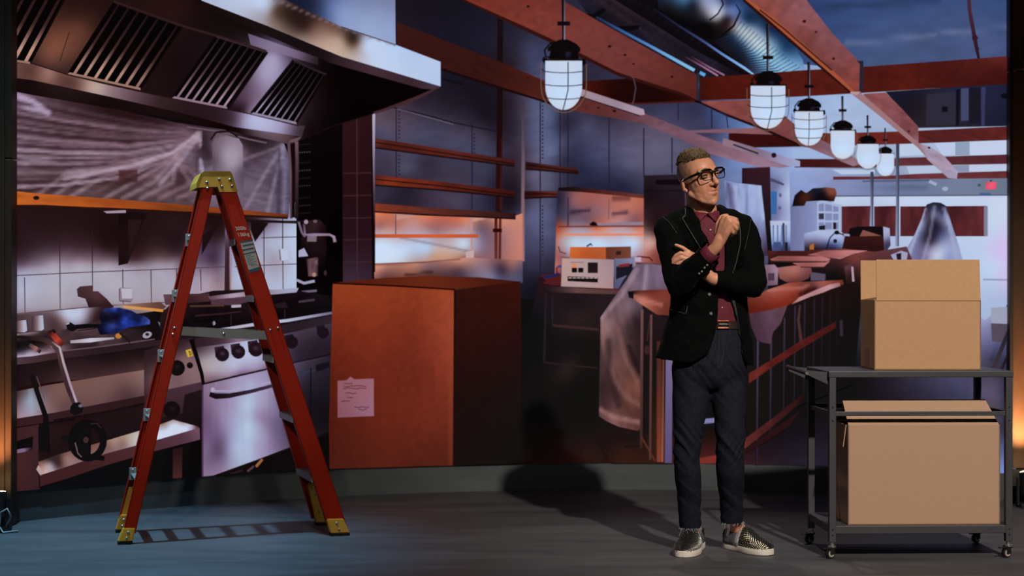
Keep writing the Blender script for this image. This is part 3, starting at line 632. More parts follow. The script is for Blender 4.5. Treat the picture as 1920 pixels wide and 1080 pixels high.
pic.poly([(1590, 438), (1594, 428), (1606, 425), (1640, 424), (1658, 426), (1658, 443), (1596, 443)], (26, 18, 24)); pic.poly([(1612, 443), (1618, 431), (1652, 442)], (140, 84, 76)); pic.poly([(1656, 425), (1668, 428), (1670, 460), (1658, 478)], [(1660, 440, (150, 156, 186)), (1666, 455, (80, 76, 110))], cell=4); pic.line([(1582, 440), (1593, 441)], 4, (150, 160, 190)); pic.line([(1594, 442), (1594, 428)], 2, (20, 16, 22)); pic.build()

# kitchen island on the right
pic = Pic('kitchen_island', label='long kitchen island with a cluttered orange top')
pic.poly([(1440, 470), (1514, 470), (1580, 466), (1640, 472), (1700, 462), (1712, 490), (1620, 540), (1560, 560), (1500, 580), (1440, 560)], [(1450, 478, (92, 40, 38)), (1500, 475, (98, 36, 34)), (1550, 495, (70, 40, 42)), (1600, 490, (122, 62, 60)), (1640, 482, (110, 58, 60)), (1680, 478, (104, 62, 74)), (1570, 515, (30, 22, 26)), (1530, 510, (36, 26, 30)), (1600, 530, (44, 26, 28)), (1480, 498, (30, 22, 28)), (1460, 490, (28, 22, 30))], cell=8)
pic.poly([(1670, 478), (1690, 470), (1702, 474), (1700, 488), (1676, 488)], (150, 148, 176)); pic.poly([(1680, 476), (1690, 474), (1690, 488), (1682, 488)], (40, 34, 52))
pic.poly([(1457, 471), (1512, 471), (1514, 480), (1458, 479)], (92, 36, 34))
pic.poly([(1380, 570), (1440, 543), (1480, 530), (1580, 525), (1582, 533), (1512, 556), (1476, 573), (1440, 582), (1386, 592)], [(1400, 580, (118, 40, 30)), (1450, 570, (146, 52, 38)), (1450, 545, (160, 84, 72)), (1500, 545, (138, 58, 48)), (1480, 560, (150, 56, 40)), (1540, 535, (150, 84, 78)), (1570, 528, (140, 62, 50)), (1520, 545, (96, 44, 42))], ('L', [(1440, 543), (1500, 541), (1515, 535)], 2, 4, (180, 120, 110), .5), ('L', [(1500, 552), (1530, 540)], 3, 3, (60, 24, 26), .6), cell=5)
pic.line([(1482, 576), (1500, 562), (1530, 549), (1556, 538), (1575, 533)], [5, 9, 10, 9, 7], [(150, 88, 86), (172, 126, 128), (165, 116, 120), (176, 136, 140), (150, 100, 104)])
pic.poly([(1583, 500), (1596, 494), (1604, 500), (1600, 530), (1588, 536)], [(1590, 505, (104, 60, 66)), (1598, 515, (66, 34, 36))], cell=4); pic.line([(1598, 500), (1600, 528)], 4, (168, 140, 156))
pic.poly([(1400, 592), (1476, 574), (1520, 556), (1600, 530), (1620, 532), (1600, 720), (1500, 760), (1400, 850), (1396, 720)], [(1420, 600, (44, 32, 36)), (1460, 640, (40, 32, 36)), (1520, 580, (40, 28, 30)), (1560, 620, (30, 25, 27)), (1500, 700, (32, 28, 30)), (1440, 760, (36, 29, 33)), (1590, 600, (28, 24, 26)), (1560, 560, (44, 26, 26))], cell=12)
for i, (x, a, b) in enumerate(((1419, 640, 870), (1444, 636, 812), (1469, 596, 772), (1489, 574, 752), (1507, 566, 740), (1525, 560, 720), (1540, 556, 700), (1555, 552, 690), (1568, 550, 676))):
    pic.line([(x + 2, a), (x, b)], [3 - i * .15, 2.6 - i * .15], [(88 - i * 5, 76 - i * 5, 100 - i * 6), (62 - i * 3, 48 - i * 2, 72 - i * 4)])
pic.line([(1500, 572), (1497, 600), (1502, 640)], [3, 5, 6], (96, 58, 66)); pic.line([(1577, 600), (1578, 630)], 6, (70, 54, 72))
pic.build()
pic = Pic('red_rail', label='red rail along the island front')
pic.poly([(1404, 700), (1444, 676), (1500, 640), (1567, 603), (1567, 615), (1500, 655), (1448, 688), (1404, 719)], ('G', (1404, 700), (1567, 608), [(0, (124, 48, 44)), (.3, (118, 42, 38)), (.7, (106, 38, 36)), (1, (92, 32, 32))]), ('N', .15, 14, 8, -30, 4)); pic.build()
pic = Pic('red_rail', label='lower red rail near the island foot')
pic.poly([(1392, 826), (1444, 788), (1508, 736), (1510, 746), (1448, 800), (1396, 842)], ('G', (1396, 830), (1508, 742), [(0, (112, 52, 50)), (.4, (100, 44, 44)), (.8, (82, 36, 36)), (1, (52, 28, 30))]), ('N', .15, 10, 8, -40, 6))
pic.poly([(1398, 842), (1448, 806), (1500, 770), (1480, 800), (1440, 826), (1398, 850)], (62, 28, 36)); pic.build()
pic = Pic('hanging_cloth', label='pale cloth hanging over the island edge')
pic.poly([(1405, 588), (1440, 582), (1476, 573), (1470, 590), (1463, 608), (1450, 622), (1444, 645), (1420, 640), (1408, 610)], [(1415, 600, (92, 64, 80)), (1450, 595, (104, 74, 92)), (1435, 630, (98, 64, 84)), (1465, 580, (110, 76, 86))], ('N', .1, 8, 30, 10, 8), cell=6); pic.build()
pic = Pic('mixing_bowl', label='large pale bowl on the island')
pic.poly([(1457, 502), (1490, 498), (1520, 500), (1522, 508), (1516, 522), (1500, 529), (1475, 529), (1462, 522)], [(1465, 508, (152, 96, 92)), (1490, 512, (158, 96, 88)), (1515, 510, (128, 76, 78)), (1490, 526, (124, 66, 62))], cell=5); pic.build()
pic = Pic('storage_jar', label='pale jar beside the bowl')
pic.poly([(1434, 497), (1452, 496), (1459, 504), (1458, 534), (1436, 536)], [(1440, 505, (132, 100, 118)), (1455, 510, (146, 118, 140)), (1445, 530, (120, 90, 110))], cell=5); pic.poly([(1440, 512), (1452, 512), (1452, 526), (1440, 526)], (92, 66, 90))
pic.build(); pic = Pic('food_tin', label='lilac tin behind the bowl'); pic.poly([(1520, 510), (1548, 514), (1547, 526), (1520, 526)], (96, 84, 108)); pic.build()
for nm, q, q2 in (('chopping_board', [(1444, 486), (1460, 480), (1552, 481), (1557, 486), (1552, 490), (1500, 490), (1448, 489)], [(1446, 489), (1552, 490), (1552, 493), (1448, 491)]), ('chopping_board', [(1486, 493), (1548, 492), (1557, 489), (1545, 500), (1500, 500)], [(1500, 500), (1545, 500), (1545, 502), (1502, 502)]), ('chopping_board', [(1514, 478), (1545, 470), (1590, 469), (1627, 470), (1600, 476), (1576, 486), (1540, 481)], [(1540, 481), (1576, 486), (1600, 476), (1576, 489)])):
    pic = Pic(nm, label='pale board stacked on the island')
    pic.poly(q, [(q[0][0], q[0][1], (168, 104, 102)), (q[2][0], q[2][1], (176, 112, 112)), (q[-1][0], q[-1][1], (150, 86, 86))], ('N', .06, 20, 4, 0, 12), cell=6); pic.poly(q2, (90, 46, 48)); pic.build()

# hanging cage lamps
def cage_lamp(cx, y0, y1, w, cap_y, stem_top, s, cage, label):
    p = Pic('cage_lamp', label=label)
    h = y1 - y0; r = w / 2
    g = [(cx - r, y0), (cx + r, y0), (cx + r, y0 + h * .52)] + [(cx + r * cos(radians(a)), y0 + h * .52 + h * .48 * sin(radians(a))) for a in range(10, 180, 10)] + [(cx - r, y0 + h * .52)]
    # stem and bracket
    p.line([(cx - 1 * s, stem_top), (cx, cap_y - 22 * s), (cx, cap_y + 6 * s)], [7 * s, 6 * s, 8 * s], (22, 18, 24)); p.line([(cx + 1.5 * s, stem_top), (cx + 1.5 * s, cap_y - 8 * s)], 2.4 * s, [(70, 66, 84), (130, 128, 150)])
    p.poly([(cx - 12 * s, cap_y - 46 * s), (cx + 12 * s, cap_y - 46 * s), (cx + 12 * s, cap_y - 38 * s), (cx - 12 * s, cap_y - 38 * s)], (24, 18, 22))
    p.line([(cx - 10 * s, cap_y - 8 * s), (cx - 26 * s, cap_y - 4 * s), (cx - 36 * s, cap_y + 8 * s), (cx - 34 * s, cap_y + 20 * s), (cx - 26 * s, cap_y + 22 * s)], 3.4 * s, (20, 16, 20))
    k = Pic('lamp_cap', p, 'black cast lamp cap')
    gl = Pic('lamp_glass', p, 'glowing white glass')
    kp = k
    kp.poly([(cx - 30 * s, cap_y + 4 * s), (cx - 20 * s, cap_y - 6 * s), (cx - 8 * s, cap_y - 12 * s), (cx + 8 * s, cap_y - 12 * s), (cx + 24 * s, cap_y - 4 * s), (cx + 31 * s, cap_y + 4 * s), (cx + 31 * s, cap_y + 12 * s), (cx - 30 * s, cap_y + 10 * s)], (20, 15, 18))
    kp.poly([(cx - 25 * s, cap_y + 10 * s), (cx + 27 * s, cap_y + 12 * s), (cx + 28 * s, y0 - 2 * s), (cx + 40 * s, y0 - 4 * s), (cx + 42 * s, y0 + 6 * s), (cx + 36 * s, y0 + 10 * s), (cx + 34 * s, y0 + 3 * s), (cx - 33 * s, y0 + 1 * s), (cx - 36 * s, y0 + 6 * s), (cx - 41 * s, y0 - 2 * s), (cx - 38 * s, y0 - 8 * s), (cx - 28 * s, y0 - 3 * s)], (20, 14, 16), ('B', cx + 8 * s, (cap_y + y0) / 2, 6 * s, 9 * s, 0, (56, 62, 92), .8), ('L', [(cx - 30 * s, y0), (cx + 32 * s, y0 + 3 * s)], 2 * s, 3 * s, (92, 42, 24), .8), cell=4)
    gl.poly(g, [(cx, y0 + h * .4, (192, 212, 240)), (cx, y0 + h * .8, (196, 216, 242)), (cx - r, y0 + h * .4, (188, 204, 230)), (cx + r, y0 + h * .4, (190, 206, 232)), (cx, y1, (198, 204, 220)), (cx, y0, (196, 206, 226))], cell=7)
    c = Pic('wire_cage', p, 'thin wire guard')
    cw = r + 8 * s
    if cage:
        tone = (96, 84, 78) if cage > 1 else (46, 40, 44)
        for f in (.18, .45, .72):
            rr = cw if f < .6 else cw * .93
            c.line([(cx - rr, y0 + h * f - 2 * s)] + [(cx + rr * cos(radians(a)), y0 + h * f + 6 * s * sin(radians(a))) for a in range(150, 29, -30)] + [(cx + rr, y0 + h * f - 1 * s)], 1.8 * s if cage < 2 else 1.6, tone)
        c.line([(cx + 8 * s if cage < 2 else cx, y0 + 2), (cx + 8 * s if cage < 2 else cx, y0 + h * .6), (cx - 2 * s, y1 + 3 * s)], 2 * s if cage < 2 else 1.6, tone)
    c.line([(cx - cw, y0 + 4), (cx - cw, y0 + h * .5)] + [(cx + cw * cos(radians(a)), y0 + h * .52 + (h * .48 + 5 * s) * sin(radians(a))) for a in range(165, 14, -15)] + [(cx + cw, y0 + h * .5), (cx + cw, y0 + 6)], 1.6 * s, (118, 92, 72))
    p.build(); gl.build(); kp.build(); c.build()
for a in ((1660, 288, 330, 33, 280, 240, .42, 0, 'smallest cage lamp at the far end of the lamp row'), (1627, 270, 316, 41, 260, 216, .52, 0, 'fifth cage lamp of the receding row'), (1580, 245, 298, 45, 233, 180, .62, 0, 'fourth cage lamp of the receding row'), (1517, 209, 273, 53, 193, 116, .74, 2, 'third cage lamp of the receding row'), (1440, 161, 241, 65, 143, 44, .84, 1, 'second cage lamp below the spiral duct'), (1057, 114, 206, 69, 86, -20, 1.0, 1, 'nearest cage lamp hanging on the timber beam')):
    cage_lamp(*a)
# ------------------------------------------------------------------ middle of the picture: shelves, lit niches, appliance, plastic drape
pic = Pic('lit_niche', label='niche glowing pink and white under the shelves')
pic.poly([(700, 396), (880, 400), (968, 404), (980, 400), (980, 496), (940, 497), (700, 506)], [
    (710, 404, (196, 112, 84)), (760, 402, (182, 118, 100)), (800, 408, (196, 112, 86)), (860, 412, (190, 106, 82)), (880, 415, (186, 120, 104)), (712, 425, (160, 108, 106)), (800, 425, (162, 112, 112)), (860, 425, (168, 116, 112)), (745, 428, (172, 120, 116)), (720, 434, (172, 140, 140)), (820, 434, (150, 114, 122)),
    (715, 455, (196, 212, 236)), (760, 470, (190, 208, 234)), (740, 485, (200, 212, 232)), (800, 470, (176, 190, 214)), (800, 450, (172, 178, 200)), (850, 450, (178, 168, 180)), (870, 460, (190, 200, 220)), (830, 470, (190, 160, 150)), (810, 480, (178, 146, 136)), (870, 478, (160, 122, 112)), (780, 490, (170, 150, 150)),
    (900, 425, (126, 94, 104)), (915, 450, (124, 98, 116)), (900, 480, (138, 102, 112)), (920, 415, (160, 108, 100)), (965, 415, (184, 122, 106)), (968, 450, (178, 118, 108)), (965, 485, (176, 112, 98)), (930, 408, (196, 130, 104))],
    ('P', [(742, 413), (792, 402), (740, 402)], 3, (186, 140, 134), .7), ('P', [(886, 416), (932, 405), (886, 404)], 3, (200, 150, 128), .8), ('L', [(752, 446), (850, 465), (882, 472)], 1, 3, (120, 110, 124), .7), cell=3)
pic.line([(742, 402), (742, 440)], 2, (112, 84, 90)); pic.line([(884, 402), (884, 440), (885, 470)], 4, (176, 130, 130)); pic.poly([(873, 472), (889, 469), (888, 488), (874, 487)], (186, 160, 160))
pic.line([(930, 402), (930, 488)], 6, [(112, 40, 28), (122, 60, 58)]); pic.line([(938, 402), (937, 488)], 5, [(128, 44, 28), (110, 50, 46)]); pic.line([(924, 432), (941, 432)], 7, (72, 22, 20))
pic.build()
pic = Pic('orange_rail', label='thin orange rail across the lit niche')
pic.poly([(701, 439), (897, 439), (897, 446), (701, 446)], ('G', (700, 440), (897, 440), [(0, (186, 84, 48)), (.5, (204, 92, 54)), (1, (190, 84, 50))])); pic.build()
pic = Pic('worktop', label='pale worktop below the lit niche')
pic.poly([(700, 494), (800, 490), (880, 483), (980, 488), (980, 530), (700, 530)], [(710, 500, (190, 132, 112)), (780, 496, (170, 118, 104)), (860, 490, (178, 122, 106)), (960, 494, (150, 100, 96)), (720, 515, (128, 82, 80)), (800, 512, (112, 74, 76)), (860, 505, (112, 78, 84)), (940, 505, (84, 64, 84)), (920, 518, (118, 112, 140)), (960, 520, (96, 88, 112)), (975, 505, (100, 86, 108)), (860, 524, (80, 68, 90)), (800, 524, (112, 56, 44))],
    ('L', [(704, 494), (780, 492), (860, 484)], 1.5, 2.5, (110, 60, 54), .7), ('L', [(760, 516), (810, 510)], 1, 3, (70, 40, 42), .7), cell=5); pic.build()
def wood_shelf(label, top, th, base, groove=True):
    p = Pic('wood_shelf', label=label)
    bot = [(x, y + th * (1 - .35 * i / (len(top) - 1))) for i, (x, y) in enumerate(top)]
    p.poly(top + bot[::-1], base, ('N', .12, 40, 3, 8, int(top[0][1])), cell=8)
    if groove: p.line([(x, y + th * .42) for x, y in top], 2.2, (52, 20, 22))
    p.line(bot, 3, (42, 24, 30))
    return p.build()
wood_shelf('uppermost long wooden shelf on the rear wall', [(702, 259), (830, 279), (965, 300)], 18, [(710, 262, (112, 54, 44)), (720, 272, (110, 44, 34)), (850, 290, (112, 46, 38)), (960, 308, (96, 42, 38))])
wood_shelf('second long wooden shelf on the rear wall', [(702, 328), (830, 341), (965, 358)], 19, [(710, 330, (116, 46, 32)), (720, 342, (140, 54, 32)), (850, 350, (116, 44, 32)), (960, 362, (90, 36, 32))])
wood_shelf('lowest wooden shelf above the lit niche', [(702, 381), (800, 389), (886, 394), (967, 400)], 16, [(710, 385, (142, 62, 42)), (800, 392, (120, 56, 44)), (880, 396, (104, 52, 44)), (960, 403, (76, 40, 42))], groove=False)
wood_shelf('short upper wooden shelf on the pale pillar', [(985, 303), (1030, 309), (1084, 316)], 14, [(990, 308, (70, 32, 32)), (1020, 315, (98, 46, 42)), (1075, 322, (90, 46, 46))])
wood_shelf('short lower wooden shelf on the pale pillar', [(983, 358), (1030, 358), (1084, 361)], 14, [(990, 364, (72, 30, 30)), (1020, 368, (104, 48, 44)), (1075, 368, (112, 56, 50))])
pic = Pic('lit_niche', label='second lit niche behind the white appliance')
pic.poly([(1045, 355), (1120, 356), (1207, 370), (1207, 500), (1180, 500), (1160, 520), (1040, 520)], [
    (1052, 372, (66, 56, 80)), (1054, 410, (96, 76, 98)), (1075, 375, (140, 92, 98)), (1100, 375, (156, 92, 88)), (1140, 380, (166, 100, 94)), (1190, 385, (176, 104, 90)), (1080, 398, (116, 86, 100)), (1120, 400, (142, 98, 104)), (1180, 400, (166, 104, 98)), (1100, 415, (124, 92, 104)), (1190, 418, (140, 92, 98)), (1050, 428, (170, 84, 64)), (1120, 430, (190, 112, 92)), (1195, 430, (186, 116, 102)),
    (1060, 452, (170, 160, 170)), (1075, 458, (184, 200, 222)), (1120, 452, (190, 208, 234)), (1190, 455, (190, 206, 230)), (1052, 480, (150, 96, 98)), (1048, 500, (160, 100, 100)), (1200, 480, (164, 120, 128)), (1060, 505, (120, 60, 66))],
    ('L', [(1070, 398), (1105, 394)], 3, 4, (72, 56, 80), .8), ('L', [(1150, 401), (1176, 398)], 3, 4, (92, 60, 76), .8), ('L', [(1150, 372), (1180, 372)], 3, 4, (110, 56, 56), .7), cell=5)
pic.line([(1142, 372), (1141, 412)], 2, (130, 90, 92)); pic.line([(1065, 370), (1065, 425)], 3, (80, 62, 86))
pic.poly([(1105, 420), (1112, 415), (1120, 418), (1126, 423), (1108, 424)], (26, 22, 28)); pic.poly([(1118, 418), (1205, 416), (1207, 424), (1122, 424)], (140, 118, 134))
pic.line([(1046, 425), (1207, 424)], 3, (140, 62, 50)); pic.line([(1062, 440), (1207, 440)], 4, (206, 122, 96)); pic.line([(1047, 462), (1050, 472), (1062, 476)], 2, (110, 50, 52))
pic.build()
pic = Pic('wood_shelf', label='sloping dark shelf above the second niche')
pic.poly([(1046, 352), (1075, 350), (1207, 365), (1207, 372), (1150, 366), (1090, 360), (1048, 358)], [(1060, 355, (42, 26, 32)), (1110, 358, (92, 44, 40)), (1190, 368, (120, 60, 54))], cell=6); pic.build()
pic = Pic('cupboard', label='dark open base cupboard')
pic.poly([(1010, 520), (1050, 520), (1165, 541), (1160, 600), (1128, 620), (1128, 870), (975, 872), (975, 700)], [(1020, 530, (60, 34, 40)), (1030, 580, (46, 38, 46)), (1080, 580, (52, 40, 44)), (1130, 560, (56, 42, 46)), (1080, 595, (66, 48, 50)), (1080, 640, (38, 32, 34)), (1110, 660, (36, 32, 32)), (1050, 680, (46, 36, 40)), (1080, 720, (32, 30, 30)), (1000, 600, (30, 30, 34)), (990, 560, (40, 38, 50)), (990, 700, (30, 28, 28)), (1020, 780, (32, 29, 28)), (1100, 800, (34, 29, 28)), (1100, 850, (62, 36, 32)), (1030, 860, (40, 28, 26)), (1060, 690, (62, 46, 48))], cell=12)
pic.poly([(1018, 536), (1165, 545), (1160, 552), (1036, 548)], ('G', (1030, 545), (1160, 548), [(0, (60, 44, 46)), (.4, (112, 78, 76)), (1, (100, 66, 68))])); pic.line([(1020, 530), (1165, 544)], 3, (120, 44, 36)); pic.line([(1036, 610), (1122, 618)], 5, (80, 54, 54)); pic.line([(1024, 548), (1020, 680)], 4, (54, 44, 54)); pic.line([(1022, 680), (1120, 690)], 3, (62, 46, 50)); pic.line([(1036, 556), (1036, 612)], 2, (66, 52, 56))
pic.build()
pic = Pic('cable_coil', label='red and blue cables beside the appliance')
pic.poly([(1014, 516), (1040, 514), (1054, 512), (1054, 536), (1030, 534)], (110, 40, 42)); pic.line([(1020, 520), (1035, 518), (1048, 513)], 5, (40, 52, 120)); pic.line([(1044, 512), (1044, 502), (1052, 498)], 4, (140, 50, 58)); pic.line([(1046, 500), (1053, 499)], 4, (66, 76, 140)); pic.build()
pic = Pic('white_appliance', label='white countertop appliance with black buttons')
pic.poly([(1054, 483), (1151, 486), (1150, 541), (1052, 537)], [(1060, 490, (172, 142, 138)), (1145, 490, (150, 126, 132)), (1060, 532, (166, 138, 138)), (1145, 536, (158, 128, 132)), (1100, 512, (166, 140, 142))], cell=8)
pic.poly([(1151, 486), (1196, 480), (1188, 500), (1168, 526), (1160, 541), (1151, 541)], [(1158, 495, (104, 106, 138)), (1185, 486, (124, 120, 152)), (1158, 530, (92, 92, 126))], cell=6); pic.poly([(1155, 500), (1186, 494), (1186, 512), (1155, 524)], (42, 40, 58)); pic.poly([(1160, 496), (1180, 493), (1180, 499), (1160, 501)], (150, 50, 56))
pic.poly([(1102, 492), (1121, 492), (1121, 512), (1102, 512)], (52, 38, 44)); pic.poly([(1072, 502), (1082, 502), (1082, 511), (1072, 511)], (28, 20, 26)); pic.poly([(1084, 502), (1094, 502), (1094, 511), (1084, 511)], (30, 22, 28)); pic.poly([(1073, 494), (1080, 494), (1080, 502), (1073, 502)], (206, 118, 70)); pic.line([(1070, 492), (1094, 492)], 1.5, (130, 100, 104))
pic.poly([(1064, 518), (1121, 520), (1121, 530), (1064, 527)], (36, 26, 30))
for i in range(7): pic.poly([(1066 + i * 8, 520), (1072 + i * 8, 520), (1072 + i * 8, 522), (1066 + i * 8, 522)], (170, 150, 150))
pic.line([(1053, 483), (1152, 486), (1151, 541)], 1.6, (86, 62, 70)); pic.build()
pic = Pic('parcel', label='orange cardboard carton on the white appliance')
pic.poly([(1069, 463), (1136, 463), (1136, 486), (1068, 484)], [(1075, 470, (196, 98, 48)), (1130, 468, (180, 90, 52)), (1100, 482, (182, 84, 44))], cell=6); pic.poly([(1136, 463), (1183, 462), (1183, 484), (1136, 486)], [(1140, 475, (118, 62, 46)), (1178, 470, (128, 74, 60))], cell=6); pic.poly([(1155, 471), (1165, 470), (1164, 478), (1155, 478)], (72, 44, 46)); pic.line([(1100, 462), (1108, 457), (1110, 461)], 3, (40, 34, 40)); pic.build()
pic = Pic('coat_hook', label='bent red handle above the drape')
pic.line([(1192, 484), (1196, 481), (1218, 483), (1224, 490)], 3, (120, 40, 44)); pic.poly([(1190, 482), (1202, 482), (1202, 491), (1190, 490)], (178, 160, 180)); pic.poly([(1192, 492), (1250, 494), (1250, 506), (1192, 504)], (110, 72, 78)); pic.build()
pic = Pic('plastic_drape', label='translucent plastic draped over the island end')
pic.poly([(1192, 496), (1215, 494), (1250, 500), (1262, 540), (1240, 548), (1205, 560), (1203, 640), (1203, 800), (1196, 808), (1160, 800), (1138, 790), (1123, 780), (1124, 700), (1126, 640), (1126, 595), (1150, 560), (1175, 525)], [
    (1200, 505, (112, 92, 112)), (1225, 515, (118, 100, 122)), (1245, 525, (116, 96, 118)), (1185, 525, (118, 98, 114)), (1165, 555, (112, 88, 98)), (1140, 590, (116, 88, 94)), (1130, 605, (140, 110, 112)), (1150, 610, (124, 92, 94)), (1180, 580, (118, 94, 104)), (1195, 600, (70, 50, 58)), (1200, 560, (104, 84, 100)), (1130, 660, (92, 66, 68)), (1150, 660, (110, 76, 76)), (1165, 680, (118, 80, 78)), (1190, 680, (76, 50, 52)), (1195, 640, (74, 52, 56)), (1135, 720, (78, 54, 56)), (1160, 730, (104, 66, 64)), (1185, 725, (128, 80, 70)), (1132, 765, (92, 62, 64)), (1165, 770, (112, 72, 68)), (1190, 780, (104, 62, 58)), (1150, 790, (130, 90, 88)), (1180, 798, (110, 72, 70))],
    ('L', [(1127, 605), (1135, 660), (1150, 710), (1175, 745), (1200, 760)], 3, 7, (136, 98, 94), .5), ('L', [(1160, 620), (1172, 670), (1195, 715)], 3, 6, (142, 100, 94), .45), ('L', [(1195, 505), (1165, 555), (1128, 595)], 3, 6, (152, 130, 142), .5), ('L', [(1125, 768), (1150, 782), (1200, 792)], 3, 6, (158, 116, 112), .6), ('L', [(1180, 650), (1200, 700)], 3, 5, (52, 34, 36), .6), ('L', [(1140, 640), (1142, 700), (1160, 760)], 4, 7, (66, 44, 48), .5), ('L', [(1212, 500), (1208, 545)], 3, 5, (152, 134, 150), .5), ('N', .09, 8, 26, -12, 31), cell=4)
pic.build()
pic = Pic('island_end', label='dark cabinet end with orange edges behind the drape')
pic.poly([(1203, 580), (1240, 590), (1252, 600), (1262, 870), (1150, 872), (1120, 830), (1203, 808)], [(1210, 600, (52, 38, 42)), (1212, 700, (40, 32, 32)), (1212, 800, (38, 32, 30)), (1230, 700, (36, 30, 30)), (1170, 850, (74, 40, 32)), (1135, 830, (44, 30, 28)), (1215, 855, (70, 40, 34)), (1240, 800, (96, 50, 42))], cell=10)
for x0, y0, x1, y1, w, c0, c1 in ((1204, 580, 1202, 840, 5, (120, 82, 84), (84, 54, 48)), (1221, 590, 1219, 862, 4, (116, 76, 80), (100, 66, 58)), (1236, 640, 1236, 866, 9, (96, 52, 44), (140, 72, 54)), (1244, 660, 1242, 866, 3, (120, 70, 62), (160, 90, 70))):
    pic.line([(x0, y0), (x1, y1)], w, [c0, c1])
pic.line([(1255, 660), (1253, 868)], 13, [(118, 104, 138), (96, 84, 130)]); pic.line([(1213, 640), (1218, 600)], 2, (88, 54, 52)); pic.poly(ell(1213, 656, 5, 9, 12), (84, 50, 50)); pic.line([(1203, 820), (1228, 864)], 3, (110, 60, 48)); pic.line([(1170, 838), (1200, 836)], 2, (30, 20, 20))
pic.build()
pic = Pic('table_slab', label='orange wooden slab jutting past the presenter')
pic.poly([(1177, 550), (1186, 545), (1260, 542), (1262, 592), (1232, 590), (1205, 572), (1182, 558)], [(1185, 550, (84, 40, 38)), (1215, 550, (134, 62, 50)), (1245, 552, (140, 66, 54)), (1200, 562, (172, 104, 90)), (1225, 572, (150, 78, 66)), (1245, 585, (128, 60, 50))], ('L', [(1188, 556), (1210, 563), (1240, 572)], 3, 4, (184, 118, 104), .6), cell=5); pic.poly([(1177, 546), (1188, 546), (1188, 560), (1179, 558)], (30, 20, 22)); pic.build()
pic = Pic('low_shelf_items', label='red and lilac scraps glimpsed between the legs')
pic.poly([(1310, 786), (1350, 783), (1350, 792), (1312, 795)], (120, 118, 160)); pic.poly([(1326, 746), (1350, 720), (1350, 745)], (130, 48, 44)); pic.poly([(1306, 860), (1350, 852), (1350, 868), (1308, 870)], (142, 56, 50)); pic.build()

# ------------------------------------------------------------------ left of the picture: tiled wall, plastic, hood, cooking range
pic = Pic('tiled_wall', label='white tiled wall half in shadow')
pic.poly([(10, 340), (560, 380), (560, 600), (420, 600), (300, 620), (10, 640)], [
    (40, 395, (52, 26, 30)), (40, 430, (58, 30, 36)), (100, 400, (52, 26, 30)), (100, 440, (64, 34, 40)), (160, 395, (50, 24, 28)), (160, 440, (60, 32, 38)), (215, 410, (46, 22, 26)), (270, 410, (52, 28, 32)), (270, 450, (56, 30, 36)), (330, 420, (58, 34, 38)), (330, 465, (64, 38, 46)), (200, 465, (62, 34, 40)), (40, 465, (64, 36, 44)),
    (40, 490, (92, 66, 82)), (100, 470, (92, 66, 80)), (150, 475, (100, 72, 86)), (195, 478, (96, 70, 82)), (250, 488, (84, 54, 62)), (310, 488, (116, 90, 98)),
    (45, 520, (152, 150, 176)), (100, 500, (150, 138, 154)), (150, 500, (156, 144, 158)), (200, 505, (160, 148, 160)), (240, 515, (154, 142, 156)), (300, 510, (152, 138, 152)),
    (40, 560, (158, 148, 168)), (100, 550, (158, 148, 158)), (150, 545, (146, 132, 142)), (200, 540, (158, 146, 156)), (250, 545, (152, 138, 148)), (300, 545, (142, 124, 132)), (335, 540, (150, 140, 160)), (120, 585, (130, 110, 116)), (45, 610, (88, 66, 72)), (110, 610, (92, 68, 74)), (170, 610, (70, 44, 50)),
    (385, 470, (92, 68, 98)), (400, 485, (84, 58, 84)), (410, 440, (62, 38, 44)), (385, 520, (148, 132, 150)), (415, 530, (140, 116, 128)), (445, 520, (160, 166, 192)), (440, 470, (150, 150, 180)), (470, 470, (158, 164, 188)), (490, 440, (132, 122, 144)), (520, 425, (140, 134, 158)), (540, 430, (168, 176, 202)), (505, 460, (162, 166, 190)), (545, 470, (172, 182, 208)), (515, 490, (136, 118, 134)), (545, 520, (170, 178, 204)), (490, 530, (164, 168, 192)), (500, 470, (150, 148, 170)), (530, 560, (168, 178, 206)), (470, 420, (72, 50, 58))],
    ('P', [(20, 506), (330, 490), (330, 565), (20, 588)], 22, (174, 178, 198), .42), ('P', [(425, 500), (557, 440), (557, 600), (425, 565)], 22, (182, 192, 216), .3), ('N', .04, 26, 26, 0, 51), cell=8)
for pts in ([(25, 517), (170, 510), (330, 504), (430, 500)], [(25, 589), (110, 581), (200, 573), (330, 566)], [(440, 500), (500, 497), (557, 495)], [(490, 446), (557, 444)]): pic.line(pts, 1.8, (104, 74, 84))
for x, a, b in ((46, 520, 590), (112, 400, 585), (173, 400, 572), (230, 505, 570), (283, 505, 568), (331, 505, 560), (376, 505, 545), (495, 420, 560), (530, 410, 560)):
    pic.line([(x, a), (x, max(a + 2, 470)), (x + 1, b)], 1.8, [(48, 24, 28), (72, 44, 52), (112, 84, 92)])
pic.build()
pic = Pic('wall_socket', label='white wall socket on the tiles')
pic.poly([(223, 541), (226, 539), (248, 540), (249, 564), (226, 566), (223, 562)], (136, 118, 130)); pic.poly([(227, 541), (248, 541), (248, 560), (229, 560)], (178, 172, 186)); pic.line([(224, 541), (224, 564), (246, 566)], 1.6, (84, 56, 66)); pic.build()
pic = Pic('wall_socket', label='small white socket near the corner')
pic.poly([(524, 468), (530, 466), (540, 470), (542, 486), (528, 489)], (180, 190, 214)); pic.line([(524, 468), (526, 488)], 2.5, (116, 98, 116)); pic.build()
pic = Pic('drain_pipe', label='brown pipe running up the tiled wall')
pic.line([(427, 420), (428, 470), (427, 548)], [10, 12, 13], [(120, 110, 150), (84, 52, 60), (76, 42, 48)]); pic.line([(432, 440), (432, 546)], 3, [(150, 140, 170), (146, 112, 118)]); pic.build()
